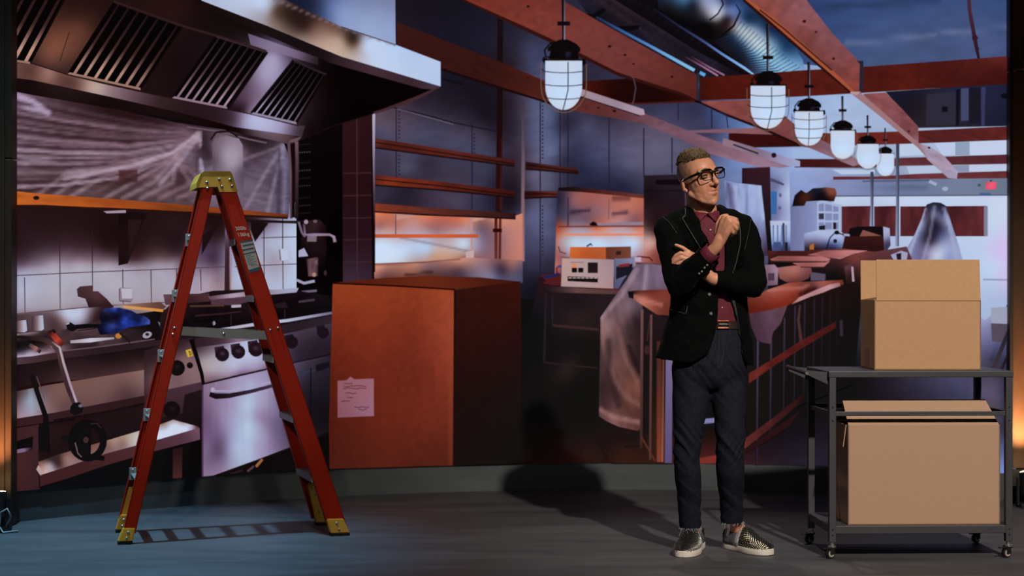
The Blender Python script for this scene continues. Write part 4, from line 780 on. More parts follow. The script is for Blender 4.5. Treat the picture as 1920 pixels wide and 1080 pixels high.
pic = Pic('shelf_bracket', label='dark triangular shelf bracket')
pic.poly([(222, 398), (278, 400), (262, 430), (240, 494), (222, 498)], [(230, 410, (34, 14, 16)), (270, 405, (40, 18, 20)), (235, 490, (44, 20, 24)), (250, 450, (48, 24, 28))], cell=6); pic.poly([(240, 412), (266, 412), (242, 480)], (58, 32, 37)); pic.build(); pic = Pic('shelf_bracket'); pic.poly([(380, 440), (404, 425), (412, 418), (378, 478)], (44, 22, 26)); pic.build(); pic = Pic('shelf_bracket'); pic.poly([(470, 416), (504, 418), (478, 454), (470, 430)], (40, 20, 24)); pic.build()
pic = Pic('tool_shadow', label='maroon tool shadow painted into the pictured tiles')  # shade of a tool, drawn as maroon colour in the screen picture
pic.poly([(144, 542), (150, 537), (174, 535), (174, 546), (184, 546), (200, 560), (214, 576), (200, 580), (170, 586), (160, 560), (146, 556)], [(155, 545, (88, 56, 62)), (180, 560, (92, 56, 62)), (205, 575, (70, 36, 40)), (170, 575, (66, 36, 40))], cell=5); pic.build()

pic = Pic('plastic_sheeting', label='translucent plastic sheeting taped under the hood')
random.seed(11)
br = []
for i in range(13):                                  # folds fanning out from the gathered point at the right
    y0 = 182 + i * 14 + random.uniform(-3, 3)
    bright = random.choice([(150, 124, 140), (132, 106, 122), (160, 138, 156), (118, 90, 102)])
    br.append(('L', [(18, y0), (120, y0 + 22 - i * 2.2), (240, y0 + 40 - i * 5.5 + 6), (375, 250 + i * 2)], random.uniform(1.5, 4), random.uniform(3, 6), bright, random.uniform(.35, .7)))
    br.append(('L', [(18, y0 + 7), (120, y0 + 28 - i * 2.2), (240, y0 + 46 - i * 5.5 + 6), (370, 252 + i * 2)], 2, 4, (66, 40, 48), .5))
for i in range(9):
    x1 = 60 + i * 34
    br.append(('L', [(372, 250), (330, 285 + i * 2), (x1 + 60, 330 + i * 2), (x1, 372)], 2, 6, random.choice([(150, 128, 142), (140, 112, 124), (110, 82, 90)]), .5))
pic.poly([(10, 166), (60, 176), (200, 200), (330, 230), (400, 240), (445, 247), (545, 268), (542, 408), (380, 392), (200, 380), (10, 366)], [
    (40, 185, (112, 84, 104)), (100, 200, (96, 68, 80)), (40, 230, (96, 72, 84)), (100, 250, (92, 64, 74)), (200, 215, (62, 34, 40)), (250, 230, (60, 32, 38)), (200, 255, (86, 58, 66)), (300, 250, (82, 54, 64)), (340, 240, (96, 70, 84)), (40, 300, (114, 92, 106)), (100, 300, (100, 76, 86)), (200, 285, (102, 76, 86)), (280, 280, (112, 88, 100)), (340, 265, (122, 100, 116)), (40, 345, (98, 72, 78)), (100, 340, (94, 66, 72)), (160, 330, (110, 86, 96)), (240, 325, (84, 48, 52)), (240, 350, (88, 62, 66)), (300, 330, (112, 88, 98)), (200, 365, (92, 66, 68)), (330, 370, (96, 72, 80)), (345, 330, (86, 58, 68)), (360, 290, (112, 92, 108)), (380, 265, (70, 46, 58)), (390, 290, (76, 54, 68)), (385, 330, (120, 104, 124)),
    (410, 270, (126, 108, 124)), (430, 300, (142, 126, 144)), (448, 290, (128, 110, 128)), (425, 350, (122, 106, 124)), (455, 310, (98, 80, 98)), (470, 290, (84, 64, 80)), (480, 320, (104, 86, 104)), (470, 360, (112, 96, 116)), (500, 300, (100, 82, 102)), (510, 340, (92, 76, 96)), (500, 380, (108, 94, 112)), (525, 290, (104, 92, 116)), (530, 340, (92, 82, 108)), (535, 390, (96, 86, 112)), (450, 395, (104, 84, 100)), (455, 258, (60, 40, 50)), (500, 266, (66, 46, 54))],
    *br, ('L', [(20, 176), (60, 190), (90, 212)], 4, 8, (176, 160, 190), .7), ('B', 62, 205, 30, 6, 14, (172, 158, 186), .7), ('B', 70, 300, 40, 6, 3, (150, 134, 150), .6), ('B', 140, 322, 26, 7, -10, (148, 130, 144), .5), ('B', 265, 315, 24, 7, -16, (146, 130, 146), .5),
    ('L', [(372, 252), (320, 288), (240, 312), (120, 336)], 2, 5, (166, 150, 166), .6), ('L', [(372, 258), (340, 300), (300, 345)], 2, 6, (158, 142, 160), .6), ('L', [(376, 300), (382, 340), (376, 380)], 3, 4, (172, 162, 186), .6),
    ('P', [(223, 318), (258, 316), (258, 342), (223, 345)], 3, (92, 52, 56), .8), ('P', [(345, 330), (368, 300), (372, 240), (384, 250), (362, 345), (346, 378)], 6, (78, 50, 60), .5),
    ('L', [(532, 272), (500, 320), (455, 400)], 2, 5, (136, 122, 142), .55), ('L', [(534, 275), (515, 340), (500, 405)], 2, 5, (140, 128, 150), .5), ('L', [(530, 272), (535, 330), (532, 400)], 3, 4, (128, 120, 146), .5), ('L', [(524, 280), (522, 400)], 3, 3, (72, 58, 78), .5), ('L', [(455, 300), (500, 284), (530, 272)], 2, 4, (132, 114, 130), .5),
    ('N', .12, 16, 4, 12, 61), cell=4)
pic.poly([(398, 270), (402, 260), (425, 254), (448, 260), (455, 272), (457, 372), (400, 370)], [(404, 300, (106, 88, 104)), (425, 290, (148, 134, 150)), (440, 310, (142, 128, 146)), (454, 320, (104, 86, 104)), (425, 360, (124, 108, 126)), (415, 262, (122, 104, 120))], cell=6)
pic.line([(350, 238), (410, 246), (470, 262), (500, 268)], 3, (110, 88, 100)); pic.line([(395, 262), (405, 248), (430, 246), (446, 256)], 4, (48, 28, 36))
pic.poly([(532, 268), (548, 272), (546, 330), (541, 290), (535, 276)], (20, 12, 18))
pic.build()
pic = Pic('wood_shelf', label='orange wooden shelf along the tiled wall')
pic.poly([(10, 356), (60, 362), (200, 372), (370, 386), (470, 395), (540, 402), (540, 408), (460, 405), (365, 398), (200, 390), (80, 384), (10, 384)], [(30, 370, (182, 92, 36)), (120, 374, (172, 84, 32)), (220, 382, (164, 76, 30)), (330, 390, (148, 68, 28)), (470, 400, (146, 66, 30)), (535, 405, (130, 58, 28))], ('N', .12, 60, 4, 5, 63), cell=8); pic.poly(ell(68, 371, 6, 4, 12), (52, 24, 16)); pic.line([(10, 386), (200, 391), (365, 399), (540, 409)], 4, (58, 26, 22)); pic.line([(370, 408), (470, 414), (558, 417)], 5, (44, 22, 26)); pic.poly([(194, 396), (236, 394), (236, 399), (200, 400)], (150, 130, 146)); pic.build()

# dark corner with the boiler and tiled pillar
pic = Pic('dark_corner', label='black recess beside the tiled pillar')
pic.poly([(555, 150), (700, 150), (700, 560), (640, 640), (556, 640)], [(600, 300, (14, 8, 9)), (600, 500, (12, 8, 9)), (650, 300, (14, 8, 9)), (570, 220, (22, 10, 12)), (590, 600, (20, 14, 18))], cell=20)
pic.line([(541, 262), (545, 330), (546, 410)], 5, [(104, 78, 88), (112, 84, 96), (96, 72, 88)]); pic.line([(556, 258), (557, 300), (556, 410)], 6, [(122, 92, 102), (96, 70, 82), (52, 30, 38)]); pic.line([(550, 262), (550, 408)], 6, (32, 16, 22)); pic.line([(535, 416), (560, 416)], 5, (60, 36, 46))
for r in range(11):
    y = 257 + r * 14.5 + (5 if r > 2 else 0) + (8 if r > 6 else 0)
    for c in range(5): pic.poly(ell(562 + c * 4.6, y - c * .3, 1.7, 1.5, 6), (92 - r * 4, 74 - r * 3, 80 - r * 3) if r % 2 == 0 else (54, 38, 44))
pic.build()
pic = Pic('water_boiler', label='steel boiler with a swan neck tap')
pic.poly([(568, 414), (600, 412), (612, 425), (612, 470), (606, 520), (570, 530), (562, 470)], [(575, 420, (60, 36, 44)), (590, 425, (72, 44, 50)), (606, 430, (44, 22, 28)), (590, 470, (44, 24, 30)), (600, 500, (22, 12, 16)), (570, 470, (24, 14, 18))], cell=6)
pic.poly([(576, 440), (594, 440), (593, 453), (576, 453)], (122, 104, 118)); pic.poly([(574, 486), (597, 482), (596, 518), (578, 518)], ('G', (574, 500), (597, 500), [(0, (44, 26, 32)), (.3, (124, 88, 96)), (.6, (96, 62, 68)), (.85, (134, 112, 124)), (1, (50, 30, 36))])); pic.poly([(560, 470), (570, 465), (578, 480), (560, 482)], (158, 156, 182))
pic.line([(570, 420), (572, 440), (590, 440), (618, 440), (626, 444), (628, 454)], [4, 4, 5, 4, 5, 6], [(90, 70, 86), (130, 112, 136), (140, 120, 146), (136, 114, 136), (150, 130, 150), (130, 110, 134)]); pic.line([(560, 416), (566, 436), (572, 444)], 4, (116, 96, 116)); pic.poly(ell(574, 416, 4, 4, 10), (150, 130, 150)); pic.poly(ell(591, 415, 4, 3, 10), (110, 90, 104)); pic.poly(ell(589, 515, 4, 4, 10), (160, 120, 110)); pic.poly(ell(610, 512, 3, 5, 10), (80, 52, 62)); pic.line([(556, 525), (570, 531), (590, 527)], 5, (146, 144, 170)); pic.line([(560, 548), (594, 545)], 4, (112, 98, 122)); pic.poly([(596, 558), (612, 556), (612, 560), (598, 562)], (70, 54, 66))
pic.build()
pic = Pic('tiled_pillar', label='dark maroon tiled pillar')
pic.poly([(642, 200), (700, 200), (702, 560), (643, 560)], [(650, 240, (66, 30, 36)), (690, 240, (62, 28, 34)), (650, 350, (60, 26, 34)), (690, 350, (56, 24, 32)), (650, 450, (62, 32, 44)), (690, 450, (60, 32, 42)), (660, 520, (78, 54, 76)), (690, 520, (74, 50, 70))], cell=12)
for y in (325, 367, 409, 450, 492): pic.line([(643, y), (698, y - 1)], 1.6, (88, 52, 60))
pic.line([(669, 215), (670, 540)], 1.6, (92, 56, 64)); pic.line([(701, 208), (700, 300), (702, 420)], [5, 5, 3], [(172, 164, 190), (132, 116, 140), (60, 34, 40)]); pic.line([(697, 205), (698, 340), (700, 530)], [2, 3, 4], (24, 10, 14)); pic.line([(702, 420), (702, 510)], 3, (40, 20, 24)); pic.build()

# range hood
hood = Pic('range_hood', label='steel extractor hood with baffle filters')
hood.poly([(505, -50), (742, -50), (743, 84), (640, 50), (505, -5)], [(560, 2, (36, 40, 72)), (585, 8, (46, 54, 92)), (620, 15, (96, 112, 160)), (640, 30, (122, 138, 180)), (680, 20, (122, 136, 172)), (735, 10, (118, 126, 164)), (738, 60, (134, 150, 190)), (690, 55, (142, 158, 194)), (740, 80, (140, 154, 190)), (605, 28, (72, 86, 132))], cell=6)
hood.poly([(10, -50), (380, -50), (380, 2), (640, 108), (826, 164), (700, 214), (640, 232), (600, 250), (545, 270), (440, 248), (350, 226), (200, 202), (60, 178), (10, 168)], [
    (40, 10, (60, 34, 34)), (135, 20, (70, 36, 30)), (150, 50, (108, 62, 48)), (110, 85, (132, 80, 62)), (90, 110, (120, 74, 62)), (120, 125, (92, 58, 52)), (170, 10, (60, 30, 26)), (200, 40, (60, 32, 28)), (330, 20, (58, 28, 26)), (260, 0, (52, 26, 22)), (400, 30, (32, 16, 16)), (480, 60, (36, 22, 26)), (345, 90, (38, 20, 24)), (320, 140, (40, 20, 24)), (290, 165, (46, 24, 28)), (370, 60, (38, 20, 22)), (345, 120, (34, 16, 20)),
    (510, 110, (150, 142, 172)), (500, 140, (150, 142, 172)), (480, 180, (120, 98, 124)), (455, 205, (70, 44, 58)), (445, 190, (84, 56, 76)), (520, 80, (92, 76, 104)), (560, 100, (62, 44, 58)), (530, 120, (128, 116, 146)), (470, 215, (130, 110, 136)), (450, 150, (84, 60, 76)),
    (590, 180, (40, 24, 30)), (600, 140, (24, 12, 14)), (620, 120, (16, 8, 9)), (640, 150, (13, 5, 6)), (700, 160, (13, 5, 6)), (780, 165, (13, 6, 7)), (640, 210, (13, 6, 7)), (600, 230, (26, 14, 17)), (570, 250, (40, 22, 26)),
    (60, 150, (36, 18, 20)), (60, 165, (34, 16, 18)), (200, 190, (32, 14, 16)), (350, 215, (36, 18, 20)), (450, 238, (44, 22, 26)), (540, 258, (96, 72, 80))], cell=6)
hood.poly([(375, -10), (515, -10), (640, 50), (742, 84), (826, 116), (826, 162), (640, 106), (500, 48), (378, 1)], [(390, 0, (168, 178, 206)), (450, 5, (180, 192, 220)), (500, 10, (176, 184, 208)), (480, 25, (164, 166, 186)), (515, 18, (110, 90, 86)), (545, 32, (68, 44, 38)), (525, 45, (112, 92, 86)), (570, 50, (74, 48, 44)), (590, 52, (112, 82, 74)), (600, 75, (156, 128, 116)), (565, 70, (126, 104, 98)), (640, 78, (156, 132, 118)), (625, 60, (132, 102, 88)), (660, 74, (76, 54, 44)), (655, 98, (160, 140, 128)), (670, 80, (112, 92, 84)), (690, 100, (184, 196, 222)), (685, 82, (176, 188, 214)), (760, 115, (178, 196, 228)), (820, 140, (176, 194, 228)), (820, 120, (180, 196, 228))],
     ('L', [(512, -2), (640, 51), (742, 85)], 1.5, 2, (120, 108, 118), .7), cell=5)
hood.line([(640, 50), (742, 84)], 1.6, (60, 50, 70)); hood.line([(742, -40), (743, 84)], 2.5, (34, 26, 40))
hood.poly([(378, 1), (500, 48), (640, 106), (826, 162), (818, 168), (790, 166), (640, 124), (620, 118), (500, 66), (360, 2)], [(400, 12, (34, 18, 18)), (500, 56, (38, 24, 26)), (600, 98, (38, 24, 28)), (640, 112, (72, 46, 56)), (700, 132, (86, 58, 70)), (780, 156, (80, 52, 64)), (820, 165, (90, 66, 82))], cell=6)
hood.line([(824, 163), (780, 184), (720, 206), (700, 212)], [3, 6, 5, 4], (88, 54, 60)); hood.line([(700, 213), (640, 231), (600, 246), (570, 256)], 2, (40, 18, 22))
hood.poly([(10, 116), (60, 119), (130, 141), (320, 184), (470, 214), (560, 236), (572, 236), (566, 256), (440, 238), (350, 214), (200, 180), (60, 150), (10, 144)], [(30, 130, (112, 78, 76)), (60, 132, (108, 70, 64)), (92, 138, (146, 106, 98)), (110, 145, (120, 80, 74)), (140, 158, (112, 74, 68)), (178, 165, (172, 148, 140)), (200, 170, (146, 122, 124)), (250, 180, (108, 80, 90)), (300, 192, (74, 48, 54)), (360, 205, (58, 34, 40)), (410, 216, (64, 38, 48)), (440, 222, (92, 70, 92)), (470, 226, (168, 168, 202)), (500, 232, (172, 172, 206)), (530, 236, (144, 136, 168)), (560, 246, (84, 64, 78))], cell=5)
hood.line([(10, 116), (60, 119), (130, 141), (200, 158), (320, 184), (470, 214), (560, 236)], 2, (56, 26, 30)); hood.poly([(465, 63), (480, 68), (597, 108), (596, 122), (470, 84)], [(470, 70, (110, 92, 124)), (510, 88, (128, 114, 144)), (560, 105, (112, 92, 118)), (592, 115, (66, 46, 56))], cell=6)
hood.poly([(545, 262), (566, 256), (556, 266), (540, 268)], (110, 86, 92))
hood.line([(130, 60), (112, 115)], 1.5, (70, 40, 36))
hood.build()
def baffle(tl, tr, br_, bl, n, top, bot, shine, label):
    f = Pic('baffle_filter', hood, label)
    f.poly([tl, tr, br_, bl], (9, 5, 6))
    for i in range(n):
        t = (i + .55) / n
        a = lerp(tl, tr, t); b = lerp(bl, br_, t)
        w = (abs(tr[0] - tl[0]) / n) * .27
        s = shine(t)
        mid = lerp(a, b, .55); q = lerp(a, b, .86)
        f.line([a, mid, q, b], [w * .7, w, w * 1.05, w], [lerp3((9, 5, 6), top, .7), lerp3(top, bot, .18 * s), lerp3(top, bot, s), lerp3(top, bot, s * .9)])
    f.line([bl, br_], 4, lerp3(top, bot, .75)); f.line([tl, tr], 3, top); f.line([tr, br_], 3, (24, 10, 12)); f.line([tl, bl], 2.5, (20, 9, 11))
    f.build()
def lerp3(a, b, t): return tuple(a[i] + (b[i] - a[i]) * t for i in range(3))
baffle((6, -40), (142, -40), (57, 118), (-70, 100), 6, (56, 30, 30), (176, 134, 120), lambda t: 1, 'baffle filter beside the rust brown pier')
baffle((213, 4), (342, 50), (264, 167), (128, 137), 7, (62, 34, 36), (176, 138, 122), lambda t: 1 - .5 * abs(t - .4), 'wide baffle filter lit at its lower edge')
baffle((404, 68), (500, 98), (426, 202), (324, 182), 7, (78, 54, 64), (158, 132, 148), lambda t: .7 + .3 * t, 'third baffle filter with lilac slats')
baffle((550, 114), (612, 140), (556, 231), (472, 212), 7, (66, 46, 58), (158, 150, 178), lambda t: 1 - .55 * t, 'narrowest baffle filter at the hood corner')
hood2 = Pic('hood_seam', hood, 'thin frame lines between the filters')
hood2.line([(342, 50), (404, 68)], 2, (66, 40, 42)); hood2.line([(213, 2), (342, 48), (404, 66), (500, 96)], 3, (70, 42, 44)); hood2.line([(502, 98), (428, 205)], 3, (28, 14, 20)); hood2.line([(550, 112), (470, 212)], 3, (30, 20, 30)); hood2.build()

# cooking range
rng = Pic('cooking_range', label='steel cooking range with open worktop')
rng.poly([(10, 620), (100, 606), (200, 596), (300, 582), (420, 560), (560, 545), (640, 560), (640, 900), (380, 900), (10, 930)], [
    (40, 640, (66, 44, 50)), (120, 632, (88, 62, 70)), (170, 640, (74, 50, 56)), (230, 635, (54, 34, 38)), (300, 610, (24, 14, 18)), (350, 600, (30, 18, 24)), (420, 590, (28, 16, 20)), (500, 580, (26, 16, 22)), (600, 575, (30, 22, 28)), (40, 690, (40, 18, 22)), (120, 690, (48, 22, 26)), (200, 680, (40, 18, 20)), (260, 670, (36, 16, 18)), (320, 640, (58, 34, 44)), (40, 800, (64, 30, 34)), (120, 810, (52, 24, 26)), (200, 790, (46, 22, 26)), (300, 770, (52, 28, 34)), (340, 850, (16, 10, 11)), (250, 880, (14, 10, 10)), (120, 920, (14, 11, 11)), (600, 700, (46, 38, 50)), (600, 800, (34, 28, 34)), (590, 860, (20, 17, 18)), (480, 870, (18, 12, 13)), (560, 860, (22, 17, 18)), (600, 620, (66, 52, 66))], cell=10)
# splash wall, cups and tools
rng.poly([(10, 592), (110, 582), (190, 575), (190, 600), (120, 618), (10, 626)], [(40, 600, (88, 66, 72)), (100, 596, (100, 76, 84)), (125, 592, (176, 180, 202)), (150, 590, (178, 184, 208)), (140, 608, (136, 130, 150)), (175, 600, (78, 50, 56)), (185, 585, (72, 44, 50)), (80, 612, (100, 78, 86)), (118, 600, (130, 112, 122))], cell=5)
rng.build()
for cx, w, y0, y1 in ((39, 24, 600, 623), (71, 23, 591, 620)):
    p = Pic('mug', label='pale mug on the steel worktop'); p.poly([(cx - w / 2, y0 + 2), (cx + w / 2 - 2, y0), (cx + w / 2, y1 - 3), (cx + w / 2 - 5, y1), (cx - w / 2, y1)], ('G', (cx - w / 2, y0), (cx + w / 2, y0), [(0, (84, 56, 60)), (.45, (130, 106, 112)), (.8, (176, 180, 200)), (1, (160, 160, 182))]), cell=5); p.build()
pic = Pic('worktop_clutter', label='tools scattered on the steel worktop')
pic.poly([(10, 628), (85, 620), (200, 612), (300, 620), (305, 644), (280, 646), (110, 662), (10, 674)], [(30, 626, (128, 112, 122)), (60, 624, (110, 92, 100)), (85, 640, (52, 30, 34)), (120, 640, (84, 60, 66)), (60, 645, (22, 13, 15)), (30, 650, (26, 15, 18)), (160, 625, (92, 66, 72)), (150, 645, (66, 42, 48)), (200, 645, (84, 60, 66)), (240, 640, (66, 46, 52)), (280, 636, (34, 20, 24)), (30, 668, (132, 118, 140)), (60, 662, (150, 134, 152)), (100, 656, (120, 96, 106)), (180, 652, (72, 48, 56)), (260, 645, (70, 48, 56))], ('N', .25, 12, 5, -8, 71), cell=4)
pic.line([(26, 670), (60, 665), (110, 657)], 3, [(150, 140, 166), (170, 156, 176), (112, 86, 96)]); pic.line([(100, 660), (180, 651), (290, 636)], 2, (110, 84, 92))
pic.line([(55, 646), (68, 654), (76, 660)], [6, 8, 7], [(90, 60, 60), (150, 104, 96), (36, 18, 20)]); pic.line([(132, 641), (170, 638), (214, 634)], [5, 8, 3], [(150, 130, 140), (196, 190, 206), (150, 136, 150)]); pic.poly(ell(222, 630, 6, 5, 12), (176, 112, 56)); pic.line([(225, 624), (236, 634), (244, 642)], 5, (54, 32, 30)); pic.poly(ell(276, 628, 9, 6, 12, rot=-20), (150, 140, 158)); pic.poly(ell(276, 627, 4, 3, 10), (60, 44, 56)); pic.poly([(296, 603), (312, 612), (316, 620), (300, 612)], (110, 120, 128)); pic.poly(ell(99, 648, 5, 4, 10), (150, 110, 108))
pic.build()
pic = Pic('pliers', label='red handled pliers'); pic.line([(92, 621), (100, 628), (108, 638), (118, 646)], [6, 11, 12, 10], [(30, 12, 14), (160, 50, 38), (190, 66, 50), (110, 24, 22)]); pic.line([(98, 618), (104, 624)], 5, (30, 14, 16)); pic.build()
pic = Pic('wrench', label='long black wrench'); pic.poly([(123, 607), (132, 604), (140, 609), (160, 607), (192, 608), (192, 614), (145, 617), (136, 622), (126, 618)], (20, 14, 18)); pic.line([(146, 620), (180, 616)], 2, (48, 30, 36)); pic.line([(124, 608), (130, 606)], 2.5, (150, 150, 170)); pic.build()
pic = Pic('cloth', label='crumpled bright blue cloth')
pic.poly([(188, 584), (196, 578), (224, 577), (246, 582), (260, 590), (270, 592), (281, 600), (281, 608), (262, 611), (240, 614), (214, 626), (188, 628), (182, 615), (190, 606), (186, 596)], [(195, 585, (46, 40, 84)), (215, 583, (40, 58, 150)), (235, 585, (34, 44, 120)), (255, 590, (26, 32, 84)), (200, 598, (18, 16, 40)), (230, 600, (40, 64, 170)), (250, 596, (30, 42, 120)), (275, 602, (62, 78, 160)), (265, 600, (34, 46, 120)), (205, 612, (52, 66, 150)), (200, 622, (26, 32, 96)), (225, 612, (34, 48, 128)), (190, 615, (22, 24, 66)), (220, 592, (20, 20, 56))], ('N', .3, 8, 5, 20, 77), cell=3); pic.build()
pic = Pic('wooden_stick', label='pale wooden stick lying behind the blue cloth'); pic.poly([(232, 573), (270, 576), (306, 580), (306, 585), (262, 581), (230, 577)], [(240, 575, (190, 142, 84)), (300, 582, (196, 130, 62))], cell=6); pic.poly([(214, 572), (300, 566), (312, 575), (306, 580), (236, 573)], [(230, 571, (150, 112, 100)), (300, 572, (110, 72, 62))], cell=6); pic.build()
# front panels
pan = Pic('range_front', rng, 'dull steel front of the range')
pan.poly([(10, 688), (90, 676), (280, 652), (300, 640), (362, 634), (362, 648), (290, 660), (280, 700), (100, 716), (10, 730)], [(30, 684, (38, 18, 22)), (100, 684, (48, 24, 28)), (200, 670, (40, 20, 24)), (280, 660, (40, 20, 24)), (340, 642, (70, 44, 54)), (30, 715, (44, 20, 24)), (120, 706, (84, 52, 56)), (200, 695, (80, 48, 52)), (270, 690, (92, 60, 62))], cell=8)
pan.poly([(10, 672), (60, 668), (110, 660), (200, 650), (310, 636), (310, 646), (200, 662), (110, 673), (60, 681), (10, 686)], [(30, 676, (92, 66, 80)), (80, 672, (84, 52, 58)), (120, 666, (78, 48, 54)), (200, 656, (60, 36, 40)), (300, 642, (66, 42, 50))], cell=6)
pan.poly([(10, 738), (90, 722), (280, 692), (290, 740), (100, 775), (10, 788)], [(30, 745, (96, 62, 62)), (40, 765, (132, 116, 132)), (55, 750, (128, 138, 156)), (75, 735, (110, 92, 100)), (90, 760, (128, 100, 102)), (110, 730, (124, 90, 84)), (150, 745, (118, 84, 82)), (200, 730, (120, 86, 84)), (270, 710, (132, 100, 96)), (240, 745, (96, 64, 66)), (120, 765, (110, 78, 78)), (30, 780, (146, 116, 120))], ('L', [(57, 730), (60, 775)], 3, 5, (140, 156, 172), .5), cell=6)
pan.poly([(10, 788), (100, 774), (290, 738), (292, 752), (100, 790), (75, 795), (10, 802)], [(30, 796, (78, 36, 40)), (100, 782, (74, 38, 42)), (200, 765, (66, 34, 38)), (280, 748, (62, 32, 38))], cell=8)
pan.line([(10, 806), (75, 796), (140, 786)], 4, (24, 10, 12)); pan.line([(100, 788), (200, 772), (290, 752)], 3, (26, 12, 14))
pan.poly([(10, 806), (73, 796), (74, 918), (10, 926)], [(30, 812, (84, 42, 46)), (60, 810, (88, 46, 50)), (40, 870, (92, 48, 50)), (68, 870, (78, 44, 50)), (40, 915, (86, 42, 44))], cell=10)
pan.poly([(24, 829), (62, 818), (61, 843), (24, 852)], (18, 9, 12)); pan.line([(24, 848), (45, 844), (60, 840)], [7, 7, 3], [(120, 94, 124), (126, 100, 128), (50, 30, 40)]); pan.line([(73, 800), (74, 915)], 3, (44, 22, 28))
pan.build()
tr = Pic('drip_tray', rng, 'bright steel ledge under the range front')
tr.poly([(72, 866), (110, 852), (200, 826), (264, 807), (300, 796), (325, 787), (350, 794), (372, 800), (372, 806), (290, 826), (200, 850), (110, 880), (75, 891)], [(78, 880, (168, 132, 126)), (90, 862, (92, 62, 58)), (96, 872, (138, 120, 128)), (105, 870, (84, 56, 62)), (120, 862, (128, 92, 90)), (150, 850, (122, 86, 84)), (180, 845, (132, 94, 90)), (200, 836, (128, 92, 86)), (215, 828, (152, 122, 112)), (230, 832, (136, 108, 102)), (250, 822, (176, 166, 160)), (300, 808, (192, 200, 222)), (330, 796, (196, 204, 226)), (355, 798, (180, 180, 200)), (305, 798, (150, 130, 124)), (366, 804, (124, 90, 100)), (340, 790, (150, 120, 112))], cell=4)
tr.poly([(75, 891), (110, 880), (200, 850), (290, 826), (374, 802), (375, 824), (290, 846), (200, 872), (130, 896), (76, 916)], [(90, 900, (88, 40, 42)), (150, 880, (88, 42, 46)), (200, 866, (92, 46, 50)), (290, 836, (98, 56, 66)), (350, 820, (104, 66, 84)), (370, 806, (118, 82, 102))], cell=6)
tr.poly([(76, 892), (68, 880), (72, 872), (80, 886)], (176, 146, 146))
tr.poly([(76, 912), (130, 896), (200, 872), (290, 846), (376, 824), (379, 905), (200, 915), (76, 928)], (14, 10, 11)); tr.poly([(324, 842), (342, 838), (341, 898), (324, 898)], [(330, 850, (62, 30, 34)), (333, 893, (92, 48, 52))], cell=10)
tr.build()
pic = Pic('tube_handle', label='bent steel tube handle with a black knob')
pic.line([(10, 632), (40, 632), (80, 636), (100, 645), (112, 660), (118, 690), (130, 730), (142, 760)], [5, 6, 9, 11, 12, 12, 12, 11], [(34, 16, 18), (44, 22, 24), (78, 48, 48), (96, 66, 66), (92, 66, 70), (84, 56, 60), (80, 50, 56), (90, 62, 66)]); pic.line([(98, 641), (112, 652), (119, 680), (132, 722), (144, 756)], [2, 4, 4.5, 4.5, 4], [(120, 92, 92), (172, 160, 166), (160, 144, 152), (152, 130, 146), (170, 150, 170)])
pic.poly([(132, 762), (138, 755), (150, 754), (156, 763), (154, 774), (140, 779), (131, 773)], (22, 15, 19)); pic.poly(ell(151, 761, 4, 3, 10), (110, 100, 120)); pic.build()
pic = Pic('lever', label='black lever in front of the range'); pic.line([(60, 704), (72, 742), (86, 782), (86, 800)], [9, 9, 10, 11], (20, 13, 15)); pic.poly([(73, 795), (92, 790), (94, 850), (73, 846)], (18, 11, 13)); pic.line([(69, 706), (84, 750)], 1.5, (110, 84, 84)); pic.build()
pic = Pic('hand_wheel', label='black spoked hand wheel on the range front')
pic.line(ell(164, 826, 30, 33, 28), 13, (17, 12, 13), closed=True); pic.poly([(150, 795), (172, 792), (170, 858), (150, 856), (140, 826)], (20, 14, 15)); pic.poly(ell(161, 825, 5, 6, 12), (84, 54, 56)); pic.line([(170, 795), (182, 794), (190, 803)], 2, (70, 50, 52)); pic.line([(141, 830), (146, 850), (153, 857)], 2, (120, 92, 94)); pic.line([(165, 858), (182, 858), (196, 860)], 9, (18, 12, 13)); pic.poly(ell(122, 822, 8, 6, 12), (26, 16, 18)); pic.build()
# control panels and oven
cp = Pic('control_panel', rng, 'steel control panel with dark knobs')
cp.poly([(270, 658), (300, 648), (362, 640), (378, 702), (379, 718), (270, 742)], [(290, 670, (70, 44, 50)), (340, 652, (82, 56, 66)), (300, 720, (124, 96, 98)), (345, 672, (122, 92, 96)), (365, 690, (130, 102, 108)), (330, 710, (120, 90, 96)), (290, 735, (96, 66, 74))], cell=6)
cp.poly([(270, 740), (378, 716), (380, 730), (346, 740), (342, 775), (270, 790)], [(300, 745, (84, 52, 64)), (360, 724, (88, 58, 72)), (320, 770, (72, 44, 54)), (285, 785, (52, 28, 32))], cell=8)
cp.poly([(366, 650), (500, 630), (622, 603), (622, 664), (500, 692), (381, 718), (372, 690)], [(375, 655, (96, 72, 86)), (420, 648, (128, 112, 134)), (380, 680, (150, 136, 142)), (400, 690, (162, 152, 164)), (450, 650, (168, 172, 200)), (480, 640, (172, 180, 208)), (440, 690, (166, 162, 188)), (480, 680, (162, 158, 188)), (400, 710, (128, 100, 116)), (450, 702, (120, 96, 124)), (490, 692, (132, 112, 142)), (520, 650, (110, 98, 124)), (545, 660, (76, 62, 82)), (600, 640, (60, 48, 64)), (600, 615, (80, 66, 84)), (530, 625, (104, 86, 108))], cell=6)
cp.poly([(366, 634), (480, 618), (560, 604), (622, 592), (622, 606), (500, 634), (366, 652)], [(380, 640, (72, 46, 58)), (420, 634, (92, 66, 82)), (450, 634, (128, 106, 124)), (500, 624, (72, 50, 64)), (560, 612, (60, 42, 54)), (610, 600, (66, 50, 64))], cell=5)
cp.line([(345, 626), (400, 620), (480, 608), (540, 600), (622, 586)], [2, 4, 6, 7, 6], [(130, 116, 130), (164, 152, 170), (178, 176, 200), (176, 176, 202), (112, 104, 128)])
